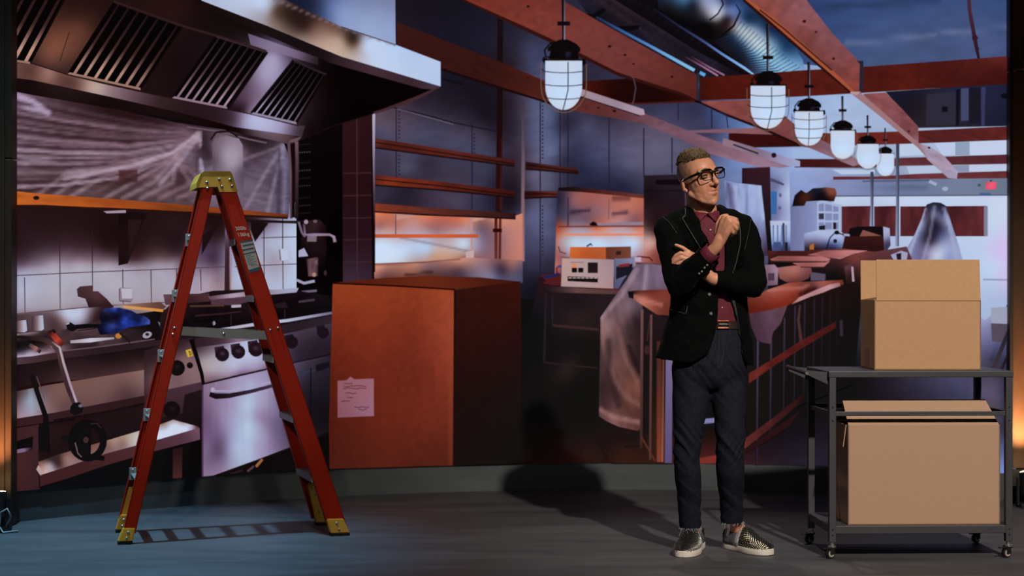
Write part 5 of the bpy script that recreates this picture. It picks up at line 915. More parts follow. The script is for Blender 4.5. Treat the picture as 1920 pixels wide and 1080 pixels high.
cp.line([(358, 636), (366, 660), (378, 700), (382, 724), (380, 895)], [8, 8, 7, 6, 5], (16, 9, 12))
cp.poly([(348, 657), (358, 654), (362, 667), (352, 670)], (190, 156, 52)); cp.line([(354, 658), (357, 667)], 1.5, (60, 40, 20)); cp.line([(354, 658), (358, 660), (359, 664), (357, 667)], 1.3, (60, 40, 20))
cp.line([(381, 720), (440, 706), (505, 691), (622, 664)], 3.5, [(40, 22, 34), (50, 32, 46), (60, 42, 58), (36, 26, 34)]); cp.line([(500, 693), (622, 668)], 2, (96, 84, 112))
cp.build()
kn = [(332, 690, 15, 0), (356, 685, 6, 0), (417, 665, 13, 1), (447, 660, 13, 1), (480, 655, 14, 1), (547, 642, 12, 1), (606, 624, 11, 1), (322, 768, 16, 0)]
for x, y, r, sq in kn:
    k = Pic('knob', rng)
    if sq: k.poly([(x - r - 2, y - r - 1), (x + r * .2, y - r - 4), (x + r * .5, y), (x - r, y + r * .4)], (66, 46, 64) if x < 500 else (44, 34, 46))
    k.poly(ell(x, y, r, r, 16), (46, 26, 40) if x > 400 else (26, 15, 18), ('B', x, y - 2, r * .45, r * .35, 30, (96, 66, 92) if 400 < x < 500 else (50, 34, 42), .8), cell=4); k.build()
pic = Pic('oven_door', rng, 'shiny lilac steel oven door')
pic.poly([(380, 722), (440, 708), (505, 693), (622, 667), (622, 810), (549, 838), (480, 864), (398, 893), (379, 895)], [(390, 730, (132, 108, 136)), (420, 722, (140, 122, 150)), (460, 716, (156, 150, 182)), (500, 705, (140, 128, 160)), (390, 780, (116, 92, 126)), (410, 770, (134, 116, 148)), (440, 760, (150, 144, 178)), (462, 760, (170, 184, 210)), (468, 800, (168, 186, 212)), (445, 800, (158, 164, 196)), (480, 780, (146, 136, 168)), (500, 790, (128, 112, 144)), (520, 770, (122, 108, 140)), (390, 840, (118, 96, 132)), (412, 850, (106, 84, 118)), (415, 830, (112, 90, 126)), (440, 840, (158, 168, 198)), (455, 860, (164, 176, 204)), (480, 840, (154, 152, 184)), (510, 840, (130, 114, 148)), (530, 820, (104, 88, 120)), (540, 790, (84, 72, 102)), (545, 740, (72, 60, 84)), (390, 885, (130, 108, 142)), (420, 880, (136, 120, 150)), (560, 780, (54, 44, 60)), (600, 740, (42, 36, 48)), (600, 800, (36, 30, 38)), (520, 720, (128, 112, 142))],
    ('L', [(470, 720), (466, 860)], 3, 9, (172, 190, 216), .35), ('N', .03, 4, 80, 0, 81), cell=5)
pic.line([(393, 739), (405, 743), (430, 742), (470, 734), (516, 722)], [9, 11, 9, 7, 6], [(40, 24, 36), (34, 20, 32), (54, 36, 52), (72, 52, 76), (76, 56, 82)]); pic.line([(400, 733), (430, 733), (470, 726), (516, 714)], 2.5, (160, 150, 184)); pic.poly(ell(399, 731, 4, 5, 10), (164, 150, 180)); pic.line([(380, 722), (380, 893)], 3, (96, 62, 96)); pic.line([(380, 896), (400, 893), (480, 864), (549, 838), (622, 808)], 3, (34, 20, 30))
pic.line([(570, 700), (600, 692), (618, 690)], 3, (66, 66, 92)); pic.poly(ell(566, 700, 6, 5, 10), (66, 66, 96)); pic.line([(583, 690), (582, 800)], 2, (28, 22, 28)); pic.poly([(592, 684), (618, 678), (618, 690), (592, 697)], (36, 30, 40))
pic.build()
pic = Pic('plinth', label='dark plinth under the oven with scattered screws')
pic.poly([(380, 897), (400, 894), (480, 866), (549, 840), (625, 810), (625, 890), (380, 912)], (22, 16, 17)); pic.line([(480, 875), (492, 861)], 5, (150, 98, 60)); pic.line([(464, 884), (476, 874)], 4, (100, 66, 76)); pic.line([(432, 888), (456, 882)], 3, (66, 34, 42)); pic.build()
pic = Pic('hob', label='dark gas hob cluttered with pans')
pic.poly([(300, 590), (330, 560), (400, 545), (470, 542), (560, 545), (625, 556), (625, 584), (540, 598), (470, 606), (400, 618), (300, 634)], [(320, 580, (58, 30, 32)), (350, 575, (44, 22, 26)), (400, 575, (30, 16, 20)), (350, 610, (20, 13, 18)), (400, 605, (24, 15, 20)), (450, 595, (26, 15, 20)), (500, 585, (26, 16, 22)), (560, 580, (24, 15, 20)), (610, 575, (28, 20, 26)), (600, 560, (36, 26, 34)), (560, 562, (24, 15, 20)), (470, 560, (50, 30, 40))], ('N', .25, 20, 6, -6, 91), cell=5)
pic.poly([(306, 552), (392, 550), (394, 565), (310, 572)], [(320, 555, (104, 72, 78)), (380, 556, (92, 56, 62)), (350, 568, (74, 42, 48))], cell=6); pic.poly([(390, 556), (470, 546), (560, 540), (556, 548), (470, 556), (398, 566)], [(400, 560, (112, 84, 98)), (440, 552, (160, 142, 160)), (470, 548, (132, 108, 126)), (540, 545, (150, 150, 176))], cell=5); pic.poly([(395, 562), (460, 556), (470, 565), (440, 572), (396, 572)], (96, 64, 80))
pic.line([(356, 574), (420, 573)], 3, (100, 64, 52)); pic.poly([(434, 572), (452, 571), (452, 576), (434, 577)], (168, 158, 176)); pic.line([(366, 592), (420, 588), (452, 584)], 3, (72, 44, 52)); pic.poly([(515, 570), (535, 566), (540, 577), (518, 578)], (56, 36, 48)); pic.line([(433, 590), (433, 612)], 1.5, (70, 46, 56)); pic.line([(534, 580), (534, 596)], 1.5, (70, 50, 62)); pic.line([(344, 618), (354, 616)], 3, (150, 170, 180)); pic.poly(ell(401, 606, 3, 4, 8), (140, 130, 150)); pic.line([(560, 566), (590, 562)], 4, (84, 66, 84)); pic.line([(362, 602), (400, 600), (398, 612), (360, 616)], 4, (14, 10, 14))
pic.build()
# large pictured carton
pic = Pic('large_carton', label='large orange cardboard carton printed into the backdrop')
pic.poly([(624, 531), (852, 543), (854, 620), (851, 873), (618, 879), (617, 800), (620, 680)], [
    (630, 540, (156, 66, 34)), (700, 540, (156, 66, 36)), (780, 548, (150, 64, 38)), (845, 550, (164, 76, 48)), (630, 600, (142, 52, 30)), (700, 610, (146, 56, 34)), (780, 620, (138, 54, 36)), (845, 620, (160, 74, 52)), (625, 700, (110, 36, 24)), (700, 690, (128, 46, 30)), (780, 700, (122, 46, 34)), (845, 700, (146, 62, 44)), (625, 790, (96, 30, 22)), (720, 790, (118, 42, 27)), (800, 790, (122, 46, 32)), (846, 790, (120, 48, 34)), (622, 870, (84, 30, 22)), (720, 865, (100, 36, 25)), (800, 865, (98, 36, 26)), (846, 865, (98, 38, 28))], ('P', [(600, 500), (870, 500), (870, 900), (600, 900)], 1, (165, 62, 40), .24), ('N', .05, 7, 7, 0, 41), ('L', [(848, 550), (847, 870)], 2, 4, (158, 74, 50), .35), cell=9)
sd = Pic('carton_side', pic, 'dark shaded side of the carton')
sd.poly([(853, 544), (976, 527), (978, 640), (976, 869), (850, 874)], [(860, 555, (74, 32, 28)), (960, 540, (82, 32, 26)), (870, 640, (66, 30, 26)), (960, 640, (62, 30, 26)), (870, 740, (48, 26, 24)), (960, 740, (44, 26, 23)), (870, 850, (38, 24, 20)), (960, 850, (32, 26, 22))], ('N', .06, 12, 12, 0, 43), cell=12)
tp = Pic('carton_top', pic, 'top flaps of the carton')
tp.poly([(625, 530), (720, 521), (806, 517), (900, 520), (976, 528), (854, 543)], [(660, 528, (112, 42, 24)), (800, 522, (128, 52, 32)), (900, 528, (110, 44, 30)), (960, 530, (92, 38, 28))], cell=8)
tp.line([(624, 531), (740, 536), (853, 543)], 3, (44, 16, 14)); tp.line([(853, 543), (852, 620), (850, 873)], [4, 3, 2], (46, 18, 16))
lb = Pic('shipping_label', pic, 'pale torn shipping label')
lb.poly([(633, 714), (650, 713), (657, 706), (664, 711), (701, 710), (701, 780), (633, 783)], [(640, 720, (146, 92, 102)), (695, 716, (150, 98, 112)), (640, 775, (138, 86, 100)), (695, 775, (146, 100, 118))], cell=8)
random.seed(4)
for y, x0, x1 in ((720, 645, 665), (724, 643, 690), (728, 643, 688), (737, 648, 672), (745, 650, 664), (752, 640, 660), (764, 664, 696), (768, 672, 690)):
    pts = [(x, y + random.uniform(-1.3, 1.3)) for x in range(x0, x1, 4)]
    lb.line(pts, 1.5, (104, 54, 64))
pic.build(); sd.build(); tp.build(); lb.build()
# ------------------------------------------------------------------ side piers and floor uplights
rust = mat('rusted_panel', (92, 58, 32), 0.55, metal=0.25, noise_amt=0.0, noise_scale=5, stretch=(1.2, 1.2, .5), color2=(58, 42, 26), bump=0.15, detail=8)
dark_rust = mat('dark_trim', (30, 20, 14), 0.6)
black_plastic = mat('black_plastic', (16, 16, 17), 0.5)
def pier(name, x0, x1, y0, depth, seams, plinth, label):
    p = empty(name, ((x0 + x1) / 2, y0 + depth / 2, 0), label, None)
    p['kind'] = 'structure'
    z = 0.0
    o = p.location
    for k, zt in enumerate(seams + [3.5]):
        m = dark_rust if (plinth and k == 0) else rust
        w = (x1 - x0)
        box('panel', (0, 0, (z + zt) / 2 + .002), (w, depth, zt - z - .006), m, p, bevel=.004)
        z = zt
    return p
zl = at(0, 298, 8.08).z
lp = pier('wall_left', -3.05, -2.529, 8.08, 0.10, [zl], False, 'rust brown panelled pier framing the screen on the ladder side')
box('batten', (.215, -.056, 1.75), (.03, .014, 3.46), rust, lp, bevel=.003)
zr = at(1900, 884, 9.0).z; zq = at(1900, 134, 9.0).z
rp = pier('wall_right', 2.80, 3.35, 9.0, 0.10, [.19, zq], True, 'rust brown panelled pier framing the screen behind the cart')
box('batten', (-.268, -.056, 1.85), (.02, .014, 3.3), dark_rust, rp, bevel=.003)
box('band', (.01, -.054, zq + .04), (.44, .008, .055), rust, rp, bevel=.003)

def uplight(loc, aim, label, power):
    u = empty('floor_uplight', loc, label, 'stage light')
    bm = bmesh.new(); box_bm(bm, (0, 0, .012), (.12, .12, .024), bevel=.004); box_bm(bm, (-.062, 0, .09), (.008, .03, .15)); box_bm(bm, (.062, 0, .09), (.008, .03, .15))
    obj('bracket', bm, black_plastic, u)
    d = Vector(aim).normalized()
    c = Vector((0, 0, .14))
    bm = bmesh.new(); cyl_bm(bm, c - d * .075, c + d * .05, .045, .052, 24); cyl_bm(bm, c - d * .10, c - d * .075, .03, .045, 24)
    obj('housing', bm, black_plastic, u)
    bm = bmesh.new(); cyl_bm(bm, c + d * .046, c + d * .054, .045, .045, 24)
    obj('lens', bm, emat('lamp_glow', (255, 226, 170), 14), u)
    bm = bmesh.new(); tube_bm(bm, [(.05, -.03, .02), (.09, -.06, .08), (.075, -.07, .12), (.04, -.06, .10), (.03, -.05, .03), (.06, -.09, .006), (.12, -.04, .006)], .005, 8)
    obj('cable', bm, mat('grey_cable', (150, 150, 150), .5), u, smooth=True)
    l = spot('uplight_beam', Vector(loc) + c + d * .07, Vector(loc) + c + d * 2, power, (1.0, 0.56, 0.27), 75, .9, .03)
    return u
uplight((-2.555, 7.93, 0), (-.10, .20, 1.0), 'small black uplight shining up the pier on the ladder side', 36)
uplight((2.85, 8.82, 0), (.03, .32, 1.0), 'small black uplight glowing at the pier behind the cart', 130)

# ------------------------------------------------------------------ step ladder
fibre = mat('orange_fibreglass', (178, 34, 3), 0.5, spec=.2, noise_amt=.06, noise_scale=60)
yellow = mat('yellow_plastic', (226, 166, 52), 0.5, noise_amt=.05, noise_scale=30)
alu = mat('aluminium', (150, 148, 144), 0.42, metal=.35, noise_amt=.06, noise_scale=40)
steel = mat('rivet_steel', (196, 194, 190), 0.3, metal=.9)
rubber = mat('black_rubber', (18, 18, 18), 0.8)
N1, N2, F1, F2 = ground(235, 1021), ground(636, 1005), ground(225, 998), ground(598, 980)
U = (N2 - N1).normalized()
NB = N1.lerp(N2, .42); NA = Vector((NB.x - .024, NB.y + .075, 1.761))
FB = F1.lerp(F2, .42); FA = NA + Vector((-.08, .247, 0))
VDIR = Vector((-.31, .95, 0)).normalized()
ladder = empty('step_ladder', (NB + FB) / 2, 'orange fibreglass step ladder with yellow cap and feet', 'ladder')
LO = Vector(ladder.location)
def on_plane(px, py, base, apex, off=0.0):
    n = U.cross(apex - base).normalized()
    if n.y > 0: n = -n
    d = Vector(((px - 960) / FOC, 1, (HOR - py) / FOC)); c = Vector((0, 0, CAMZ))
    t = ((base - c).dot(n) + off) / d.dot(n)
    return c + d * t - LO
def prism(bm, pts, ex):
    a = [bm.verts.new(p) for p in pts]; b = [bm.verts.new(p + ex) for p in pts]
    bm.faces.new(a); bm.faces.new(b[::-1])
    for i in range(len(a)):
        j = (i + 1) % len(a); bm.faces.new((a[j], a[i], b[i], b[j]))
    return a + b
def rail(pts, base, apex, sgn, label=None):
    """C channel: web plate with two flanges"""
    P = [on_plane(x, y, base, apex) for x, y in pts]        # top left, top right, bottom right, bottom left
    bm = bmesh.new()
    prism(bm, P, VDIR * (sgn * .004))
    s = (P[1] - P[0]).normalized() * .004
    prism(bm, [P[0], P[0] + s, P[3] + s, P[3]], VDIR * (sgn * .034))
    prism(bm, [P[1] - s, P[1], P[2], P[2] - s], VDIR * (sgn * .034))
    bmesh.ops.recalc_face_normals(bm, faces=bm.faces)
    return obj('rail', bm, fibre, ladder, label), P
r1, PNR = rail([(412, 357), (443, 357), (650, 985), (614, 985)], NB, NA, 1, 'wide near rail of the climbing side')
r2, PNL = rail([(379, 350), (401, 350), (254, 1000), (231, 1000)], NB, NA, 1, 'narrow near rail of the rear side')
r3, PFR = rail([(401, 355), (434, 355), (614, 972), (583, 972)], FB, FA, -1)
r4, PFL = rail([(371, 352), (390, 352), (238, 985), (219, 985)], FB, FA, -1)
def rail_at(P, z, s=.5):
    a, b = P[0].lerp(P[1], s), P[3].lerp(P[2], s)
    t = (z - a.z) / (b.z - a.z)
    return a.lerp(b, t)
def foot(pts, base, apex, sgn, boot=0.0):
    P = [on_plane(x, y, base, apex, .004) for x, y in pts]
    for p in P:
        if p.z < .02: p.z = .014
    bm = bmesh.new(); vs = prism(bm, P, VDIR * (sgn * .048))
    bmesh.ops.recalc_face_normals(bm, faces=bm.faces)
    bmesh.ops.bevel(bm, geom=bm.edges[:], offset=.004, segments=2, affect='EDGES')
    f = obj('foot', bm, yellow, ladder)
    bm = bmesh.new()
    lo = [p for p in P if p.z < .03]
    a, b = lo[0], lo[-1]
    Q = [Vector((a.x, a.y, .001)), Vector((b.x, b.y, .001)), Vector((b.x, b.y, .013)), Vector((a.x, a.y, .013))]
    prism(bm, Q, VDIR * (sgn * .046)); bmesh.ops.recalc_face_normals(bm, faces=bm.faces)
    obj('rubber_pad', bm, rubber, f)
    bm = bmesh.new()
    for t in (.3, .72):
        sph_bm(bm, P[0].lerp(P[1], .5).lerp(P[2].lerp(P[3], .5), t) - VDIR * (.004 if sgn > 0 else .05), .006, 2)
    obj('rivet', bm, steel, f)
foot([(612, 973), (644, 972), (656, 1004), (621, 1006)], NB, NA, 1)
foot([(232, 990), (254, 990), (249, 1019), (221, 1022)], NB, NA, 1)
foot([(574, 905), (592, 902), (610, 979), (589, 980)], FB, FA, -1)
foot([(225, 963), (240, 963), (236, 996), (216, 998)], FB, FA, -1)
bm = bmesh.new(); P = [on_plane(x, y, FB, FA, .003) for x, y in ((241, 912), (256, 912), (240, 966), (226, 966))]; prism(bm, P, VDIR * -.02)
obj('shin_guard', bm, yellow, ladder)
# treads (climbing side) and braces (rear side)
for z in (.29, .58, .87, 1.165, 1.44):
    a = rail_at(PNR, z); b = rail_at(PFR, z)
    d = (b - a); R = Matrix((U, d.normalized(), Vector((0, 0, 1)))).transposed()
    bm = bmesh.new(); box_bm(bm, (a + b) / 2, (.085, d.length - .012, .006), R); box_bm(bm, (a + b) / 2 + U * .042 + Vector((0, 0, -.014)), (.004, d.length - .012, .03), R); box_bm(bm, (a + b) / 2 - U * .042 + Vector((0, 0, -.014)), (.004, d.length - .012, .03), R)
    for k in range(5): box_bm(bm, (a + b) / 2 + U * (-.03 + .015 * k) + Vector((0, 0, .004)), (.004, d.length - .014, .003), R)
    obj('tread', bm, alu, ladder)
    a = rail_at(PNL, z); b = rail_at(PFL, z); d = (b - a); R = Matrix((U, d.normalized(), Vector((0, 0, 1)))).transposed()
    bm = bmesh.new(); box_bm(bm, (a + b) / 2, (.042, d.length - .012, .006), R); box_bm(bm, (a + b) / 2 + U * .020 + Vector((0, 0, -.012)), (.004, d.length - .012, .026), R)
    br_ = obj('brace', bm, alu, ladder)
    bm = bmesh.new(); e = rail_at(PFL, z, .25) - VDIR * .045
    box_bm(bm, e, (.034, .006, .062), R, bevel=.002)
    for q in (-.02, .02): sph_bm(bm, e + Vector((0, 0, q)) - VDIR * .004, .006, 2)
    obj('brace_plate', bm, alu, br_)
# spreaders
for base, apex, pts, P0, P1, off in ((NB, NA, None, PNL, PNR, -.014), (FB, FA, None, PFL, PFR, .012)):
    a = rail_at(P0, 1.0, .7) + VDIR * (-off); b = rail_at(P1, .975, .2) + VDIR * (-off)
    m = (a + b) / 2 + Vector((0, 0, -.004))
    bm = bmesh.new()
    for p, q in ((a, m + (m - a).normalized() * .02), (m - (b - m).normalized() * .02, b)):
        d = q - p; R = Matrix((d.normalized(), VDIR, d.normalized().cross(VDIR))).transposed()
        box_bm(bm, (p + q) / 2 + VDIR * (.002 if p is a else -.002), (d.length, .003, .042), R)
    sp = obj('spreader', bm, alu, ladder)
    bm = bmesh.new()
    for p in (a, m, b): sph_bm(bm, p - VDIR * .005, .008, 2)
    obj('rivet', bm, steel, sp)
# cap
W = FA - NA
bm = bmesh.new()
skirt = [(368, 352), (369, 342), (377, 325), (383, 321), (431, 321), (435, 325), (446, 360), (412, 360), (408, 350)]
prism(bm, [on_plane(x, y, NB, NA, .006) for x, y in skirt], VDIR * .010)
topo = [on_plane(x, y, NB, NA, .006) for x, y in ((368, 352), (369, 342), (377, 325), (383, 321), (431, 321), (435, 325), (446, 360), (440, 360), (431, 331), (380, 331), (373, 352))]
prism(bm, topo, W + VDIR * .012)
far = [on_plane(x, y, NB, NA, .006) + W for x, y in skirt]
prism(bm, far, VDIR * .010)
bmesh.ops.recalc_face_normals(bm, faces=bm.faces)
cap = obj('top_cap', bm, yellow, ladder)
bm = bmesh.new()
for x, y in ((388, 342), (389, 353), (411, 336), (416, 350), (431, 337), (435, 349)): sph_bm(bm, on_plane(x, y, NB, NA, .008), .0075, 2)
obj('rivet', bm, steel, cap)
bm = bmesh.new()
for x, y in ((327, 615), (324, 627), (507, 619), (521, 615)): sph_bm(bm, on_plane(x, y, NB, NA, .003), .007, 2)
obj('rivet', bm, steel, ladder)
# rating text and label on the near rail
def flat_px(pts, c, nm, parent, off):
    bm = bmesh.new(); bm.faces.new([bm.verts.new(on_plane(x, y, NB, NA, off)) for x, y in pts])
    bmesh.ops.recalc_face_normals(bm, faces=bm.faces)
    return obj(nm, bm, c, parent)
white_print = mat('white_print', (216, 210, 200), .6); blue_print = mat('blue_print', (44, 74, 92), .6)
st = flat_px([(450, 453), (473, 449), (488, 506), (468, 512)], mat('label_paper', (176, 172, 160), .6), 'sticker', ladder, .0010)
st['label'] = 'white and blue safety sticker'
def stl(t0, t1, s0, s1):
    A, B, C, D = (450, 453), (473, 449), (488, 506), (468, 512)
    f = lambda s, t: (lambda l, r: (l[0] + (r[0] - l[0]) * s, l[1] + (r[1] - l[1]) * s))(lerp(A, D, t), lerp(B, C, t))
    return [f(s0, t0), f(s1, t0), f(s1, t1), f(s0, t1)]
bm = bmesh.new()
for t0, t1, s0, s1 in ((0, .05, 0, 1), (.12, .17, .1, 1), (.25, .30, 0, .95), (.38, .42, 0, 1), (.90, 1, 0, 1)):
    bm.faces.new([bm.verts.new(on_plane(x, y, NB, NA, .0016)) for x, y in stl(t0, t1, s0, s1)])
for k in range(7):
    bm.faces.new([bm.verts.new(on_plane(x, y, NB, NA, .0016)) for x, y in stl(.47 + k * .045, .485 + k * .045, .1, .55 + .3 * (k % 2))])
bmesh.ops.recalc_face_normals(bm, faces=bm.faces)
obj('stripe', bm, blue_print, st)
def px_text(txt, x, y, size, slant, m, parent, off, rot=0.0):
    cu = bpy.data.curves.new(txt, 'FONT'); cu.body = txt; cu.size = size; cu.extrude = 0
    o = bpy.data.objects.new('text', cu); COL.objects.link(o)
    me = bpy.data.meshes.new_from_object(o.evaluated_get(bpy.context.evaluated_depsgraph_get()))
    bpy.data.objects.remove(o); 
    c, s = cos(rot), sin(rot)
    for v in me.vertices:
        tx, ty = v.co.x * c - v.co.y * s, v.co.x * s + v.co.y * c
        v.co = on_plane(x + tx - ty * slant, y - ty, NB, NA, off)
    return obj('lettering', me, m, parent)
px_text('300lb', 442, 432, 9.5, .28, white_print, ladder, .0012, .08)
px_text('136kg', 446, 443.5, 9.5, .28, white_print, ladder, .0012, .08)
px_text('300lb', 470, 499, 6, .28, blue_print, ladder, .0020, .08)

# ------------------------------------------------------------------ rolling cart
cart_m = mat('cart_steel', (68, 67, 71), 0.5, metal=.3, noise_amt=.05, noise_scale=80)
cart_dark = mat('cart_handle', (44, 34, 34), 0.45)
G_FL, G_BL, G_BR, G_FR = ground(1560, 1047), ground(1516, 1021), ground(1830, 1022), ground(1893, 1051)
ang = radians(1.7)
cart = empty('utility_cart', (G_FL + G_FR + G_BL + G_BR) / 4, 'dark grey metal rolling cart carrying two cartons', 'cart', ang)
CI = (Matrix.Translation(cart.location) @ Matrix.Rotation(ang, 4, 'Z')).inverted()
fl_, bl_, br2, fr_ = [CI @ p for p in (G_FL, G_BL, G_BR, G_FR)]
XL, XR = (fl_.x + bl_.x) / 2 + .008, (fr_.x + br2.x) / 2 + .004
YF, YB = (fl_.y + fr_.y) / 2, (bl_.y + br2.y) / 2 - .012
XL = fl_.x; XR = XL + .790; YF = fl_.y; YB = YF + .43
ZT = .832
for x, y in ((XL, YF), (XR, YF), (XL, YB), (XR, YB)):
    box('post', (x, y, (.073 + ZT - .02) / 2), (.030, .030, ZT - .02 - .073), cart_m, cart, bevel=.002)
CXm, CYm = (XL + XR) / 2, (YF + YB) / 2
LX, LY = XR - XL, YB - YF
bm = bmesh.new(); box_bm(bm, (CXm, CYm, ZT - .014), (LX + .036, LY + .036, .028), bevel=.003)
obj('top_shelf', bm, cart_m, cart)
bm = bmesh.new(); box_bm(bm, (CXm, CYm, .142), (LX, LY, .004)); box_bm(bm, (CXm, YF, .128), (LX, .024, .034), bevel=.002); box_bm(bm, (CXm, YB, .128), (LX, .024, .034), bevel=.002); box_bm(bm, (XL, CYm, .128), (.024, LY, .034), bevel=.002); box_bm(bm, (XR, CYm, .128), (.024, LY, .034), bevel=.002)
obj('bottom_shelf', bm, cart_m, cart)
zmid = .642
box('guard_rail', (CXm, YF, zmid), (LX, .012, .020), cart_m, cart, bevel=.002)
box('guard_rail', (CXm, YB, zmid + .008), (LX, .012, .020), cart_m, cart, bevel=.002)
box('guard_rail', (XL, CYm, zmid), (.012, LY, .020), cart_m, cart, bevel=.002)
box('guard_rail', (XR, CYm, zmid), (.012, LY, .020), cart_m, cart, bevel=.002)
bm = bmesh.new()
for x in (XL, XR):
    for y in (YF, YB):
        for z in (zmid + .03, zmid - .03, .13, .105):
            sph_bm(bm, (x + (.016 if x < 0 else -.016), y, z), .005, 1); sph_bm(bm, (x, y - .016, z), .004, 1)
obj('bolt', bm, black_plastic, cart)
# handle on the presenter's side
hx = XL - .112
hy0, hy1 = YF + .005, YB - .0
bm = bmesh.new(); cyl_bm(bm, (hx, hy0, ZT - .010), (hx, hy1, ZT + .0), .0095, n=20)
hd = obj('handle', bm, cart_dark, cart, smooth=False)
for y in (hy0, hy1):
    bm = bmesh.new()
    pts = [Vector((hx - .008, y, ZT + .004)), Vector((XL - .012, y, ZT - .006)), Vector((XL - .012, y, ZT - .062)), Vector((hx, y, ZT - .016))]
    prism(bm, pts, Vector((0, .004, 0))); bmesh.ops.recalc_face_normals(bm, faces=bm.faces)
    obj('bracket', bm, cart_m, hd)
bm = bmesh.new(); cyl_bm(bm, (hx, hy0 - .006, ZT - .010), (hx, hy0 - .001, ZT - .010), .007, n=16)
obj('end_screw', bm, steel, hd)
# casters
wheel_m = mat('caster_tyre', (22, 21, 21), .6); hub_m = mat('caster_hub', (168, 156, 140), .5)
for x, y, a in ((XL, YF, .35), (XR, YF, .3), (XL, YB, .4), (XR, YB, .5)):
    cst = None
    bm = bmesh.new(); cyl_bm(bm, (x, y, .058), (x, y, .075), .009, n=12); cyl_bm(bm, (x, y, .050), (x, y, .058), .018, n=16)
    cst = obj('caster', bm, steel, cart)
    R = Matrix.Rotation(a, 3, 'Z'); ax = R @ Vector((0, 1, 0)); fx = R @ Vector((-1, 0, 0))
    c = Vector((x, y, .0225)) + fx * .010
    bm = bmesh.new(); cyl_bm(bm, c - ax * .010, c + ax * .010, .0215, n=28)
    bmesh.ops.bevel(bm, geom=[e for e in bm.edges if abs((e.verts[0].co - e.verts[1].co).length) < .01], offset=.002, segments=2, affect='EDGES')
    obj('wheel', bm, wheel_m, cst)
    bm = bmesh.new(); cyl_bm(bm, c - ax * .0125, c - ax * .0095, .0145, n=24); obj('hub', bm, hub_m, cst)
    bm = bmesh.new(); cyl_bm(bm, c - ax * .0145, c - ax * .012, .006, n=12); obj('axle', bm, wheel_m, cst)
    bm = bmesh.new()
    for s in (-1, 1): box_bm(bm, c + ax * (.0135 * s) + Vector((0, 0, .014)) - fx * .004, (.022, .003, .034), R, bevel=.001)
    box_bm(bm, Vector((x, y, .047)) + fx * .004, (.036, .030, .006), R, bevel=.002); box_bm(bm, Vector((x, y, .046)) + fx * .034, (.030, .018, .005), R, bevel=.002)
    obj('fork', bm, black_plastic, cst)

# ------------------------------------------------------------------ cartons on the cart
def cardboard(name, c, c2, s=6):
    m = mat(name, c, .85, spec=.15, noise_scale=70, color2=c2, bump=.02)
    return m
kraft = cardboard('kraft_board', (191, 150, 112), (186, 144, 107))
kraft2 = cardboard('kraft_board_pink', (181, 146, 121), (177, 142, 117))
edge_m = mat('board_edge', (140, 104, 68), .9)
def slab(bm, a, b, c, d, t):
    """sheet a b c d with thickness t along its normal (away from the face)"""
    a, b, c, d = map(Vector, (a, b, c, d)); n = (b - a).cross(d - a).normalized()
    prism(bm, [a, b, c, d], -n * t)
TH = .005
def rotz(a): return Matrix.Rotation(a, 4, 'Z')
# open carton on top
ux0, ux1, uy0, uy1, uz0, uz1 = -.238, .238, -.16, .16, 0, .314
t_ctr = Vector((1.872, 7.187 + .165, ZT + .001))
cb = empty('carton', t_ctr, 'kraft cardboard carton with raised flaps standing on top of the cart', 'box', -.022)
def wall(name, pts, parent, m, bev=.0012, label=None):
    bm = bmesh.new(); slab(bm, *pts, TH); bmesh.ops.recalc_face_normals(bm, faces=bm.faces)
    bmesh.ops.bevel(bm, geom=bm.edges[:], offset=bev, segments=1, affect='EDGES')
    return obj(name, bm, m, parent, label)
bm = bmesh.new()
slab(bm, (ux0, uy0, uz0), (ux1, uy0, uz0), (ux1, uy0, uz1), (ux0, uy0, uz1), TH)
slab(bm, (ux1, uy1, uz0), (ux0, uy1, uz0), (ux0, uy1, uz1), (ux1, uy1, uz1), TH)
slab(bm, (ux0, uy1, uz0), (ux0, uy0, uz0), (ux0, uy0, uz1), (ux0, uy1, uz1), TH)
slab(bm, (ux1, uy0, uz0), (ux1, uy1, uz0), (ux1, uy1, uz1), (ux1, uy0, uz1), TH)
slab(bm, (ux0, uy1, uz0), (ux1, uy1, uz0), (ux1, uy0, uz0), (ux0, uy0, uz0), TH)
bmesh.ops.recalc_face_normals(bm, faces=bm.faces)
obj('carton_body', bm, kraft, cb)
wall('flap', ((ux0 + .008, uy0 - .0035, uz1 - .003), (ux1 - .002, uy0 - .0035, uz1 - .003), (ux1 - .003, uy0 + .012, uz1 + .182), (ux0 + .010, uy0 + .012, uz1 + .182)), cb, kraft, label='front flap standing up')
wall('flap', ((ux0, uy1 - TH, uz1 - .0015), (ux1, uy1 - TH, uz1 - .0015), (ux1 - .004, uy1 + .02, uz1 + .186), (ux0 + .004, uy1 + .02, uz1 + .186)), cb, kraft, label='rear flap standing up')
wall('flap', ((ux0, uy1 - .008, uz1 + .001), (ux0, uy0 + .008, uz1 + .001), (ux0 + .17, uy0 + .012, uz1 + .030), (ux0 + .17, uy1 - .012, uz1 + .030)), cb, kraft, label='side flap folded inward')
wall('flap', ((ux1, uy0 + .008, uz1 + .001), (ux1, uy1 - .008, uz1 + .001), (ux1 - .17, uy1 - .012, uz1 - .03), (ux1 - .17, uy0 + .012, uz1 - .03)), cb, kraft)
bm = bmesh.new(); slab(bm, (ux0 - .0006, uy1 - .10, .001), (ux0 - .0006, uy1 - .20, .001), (ux0 - .0006, uy1 - .20, .09), (ux0 - .0006, uy1 - .10, .09), .0004); bmesh.ops.recalc_face_normals(bm, faces=bm.faces)
obj('tape', bm, mat('brown_tape', (160, 124, 88), .6), cb)
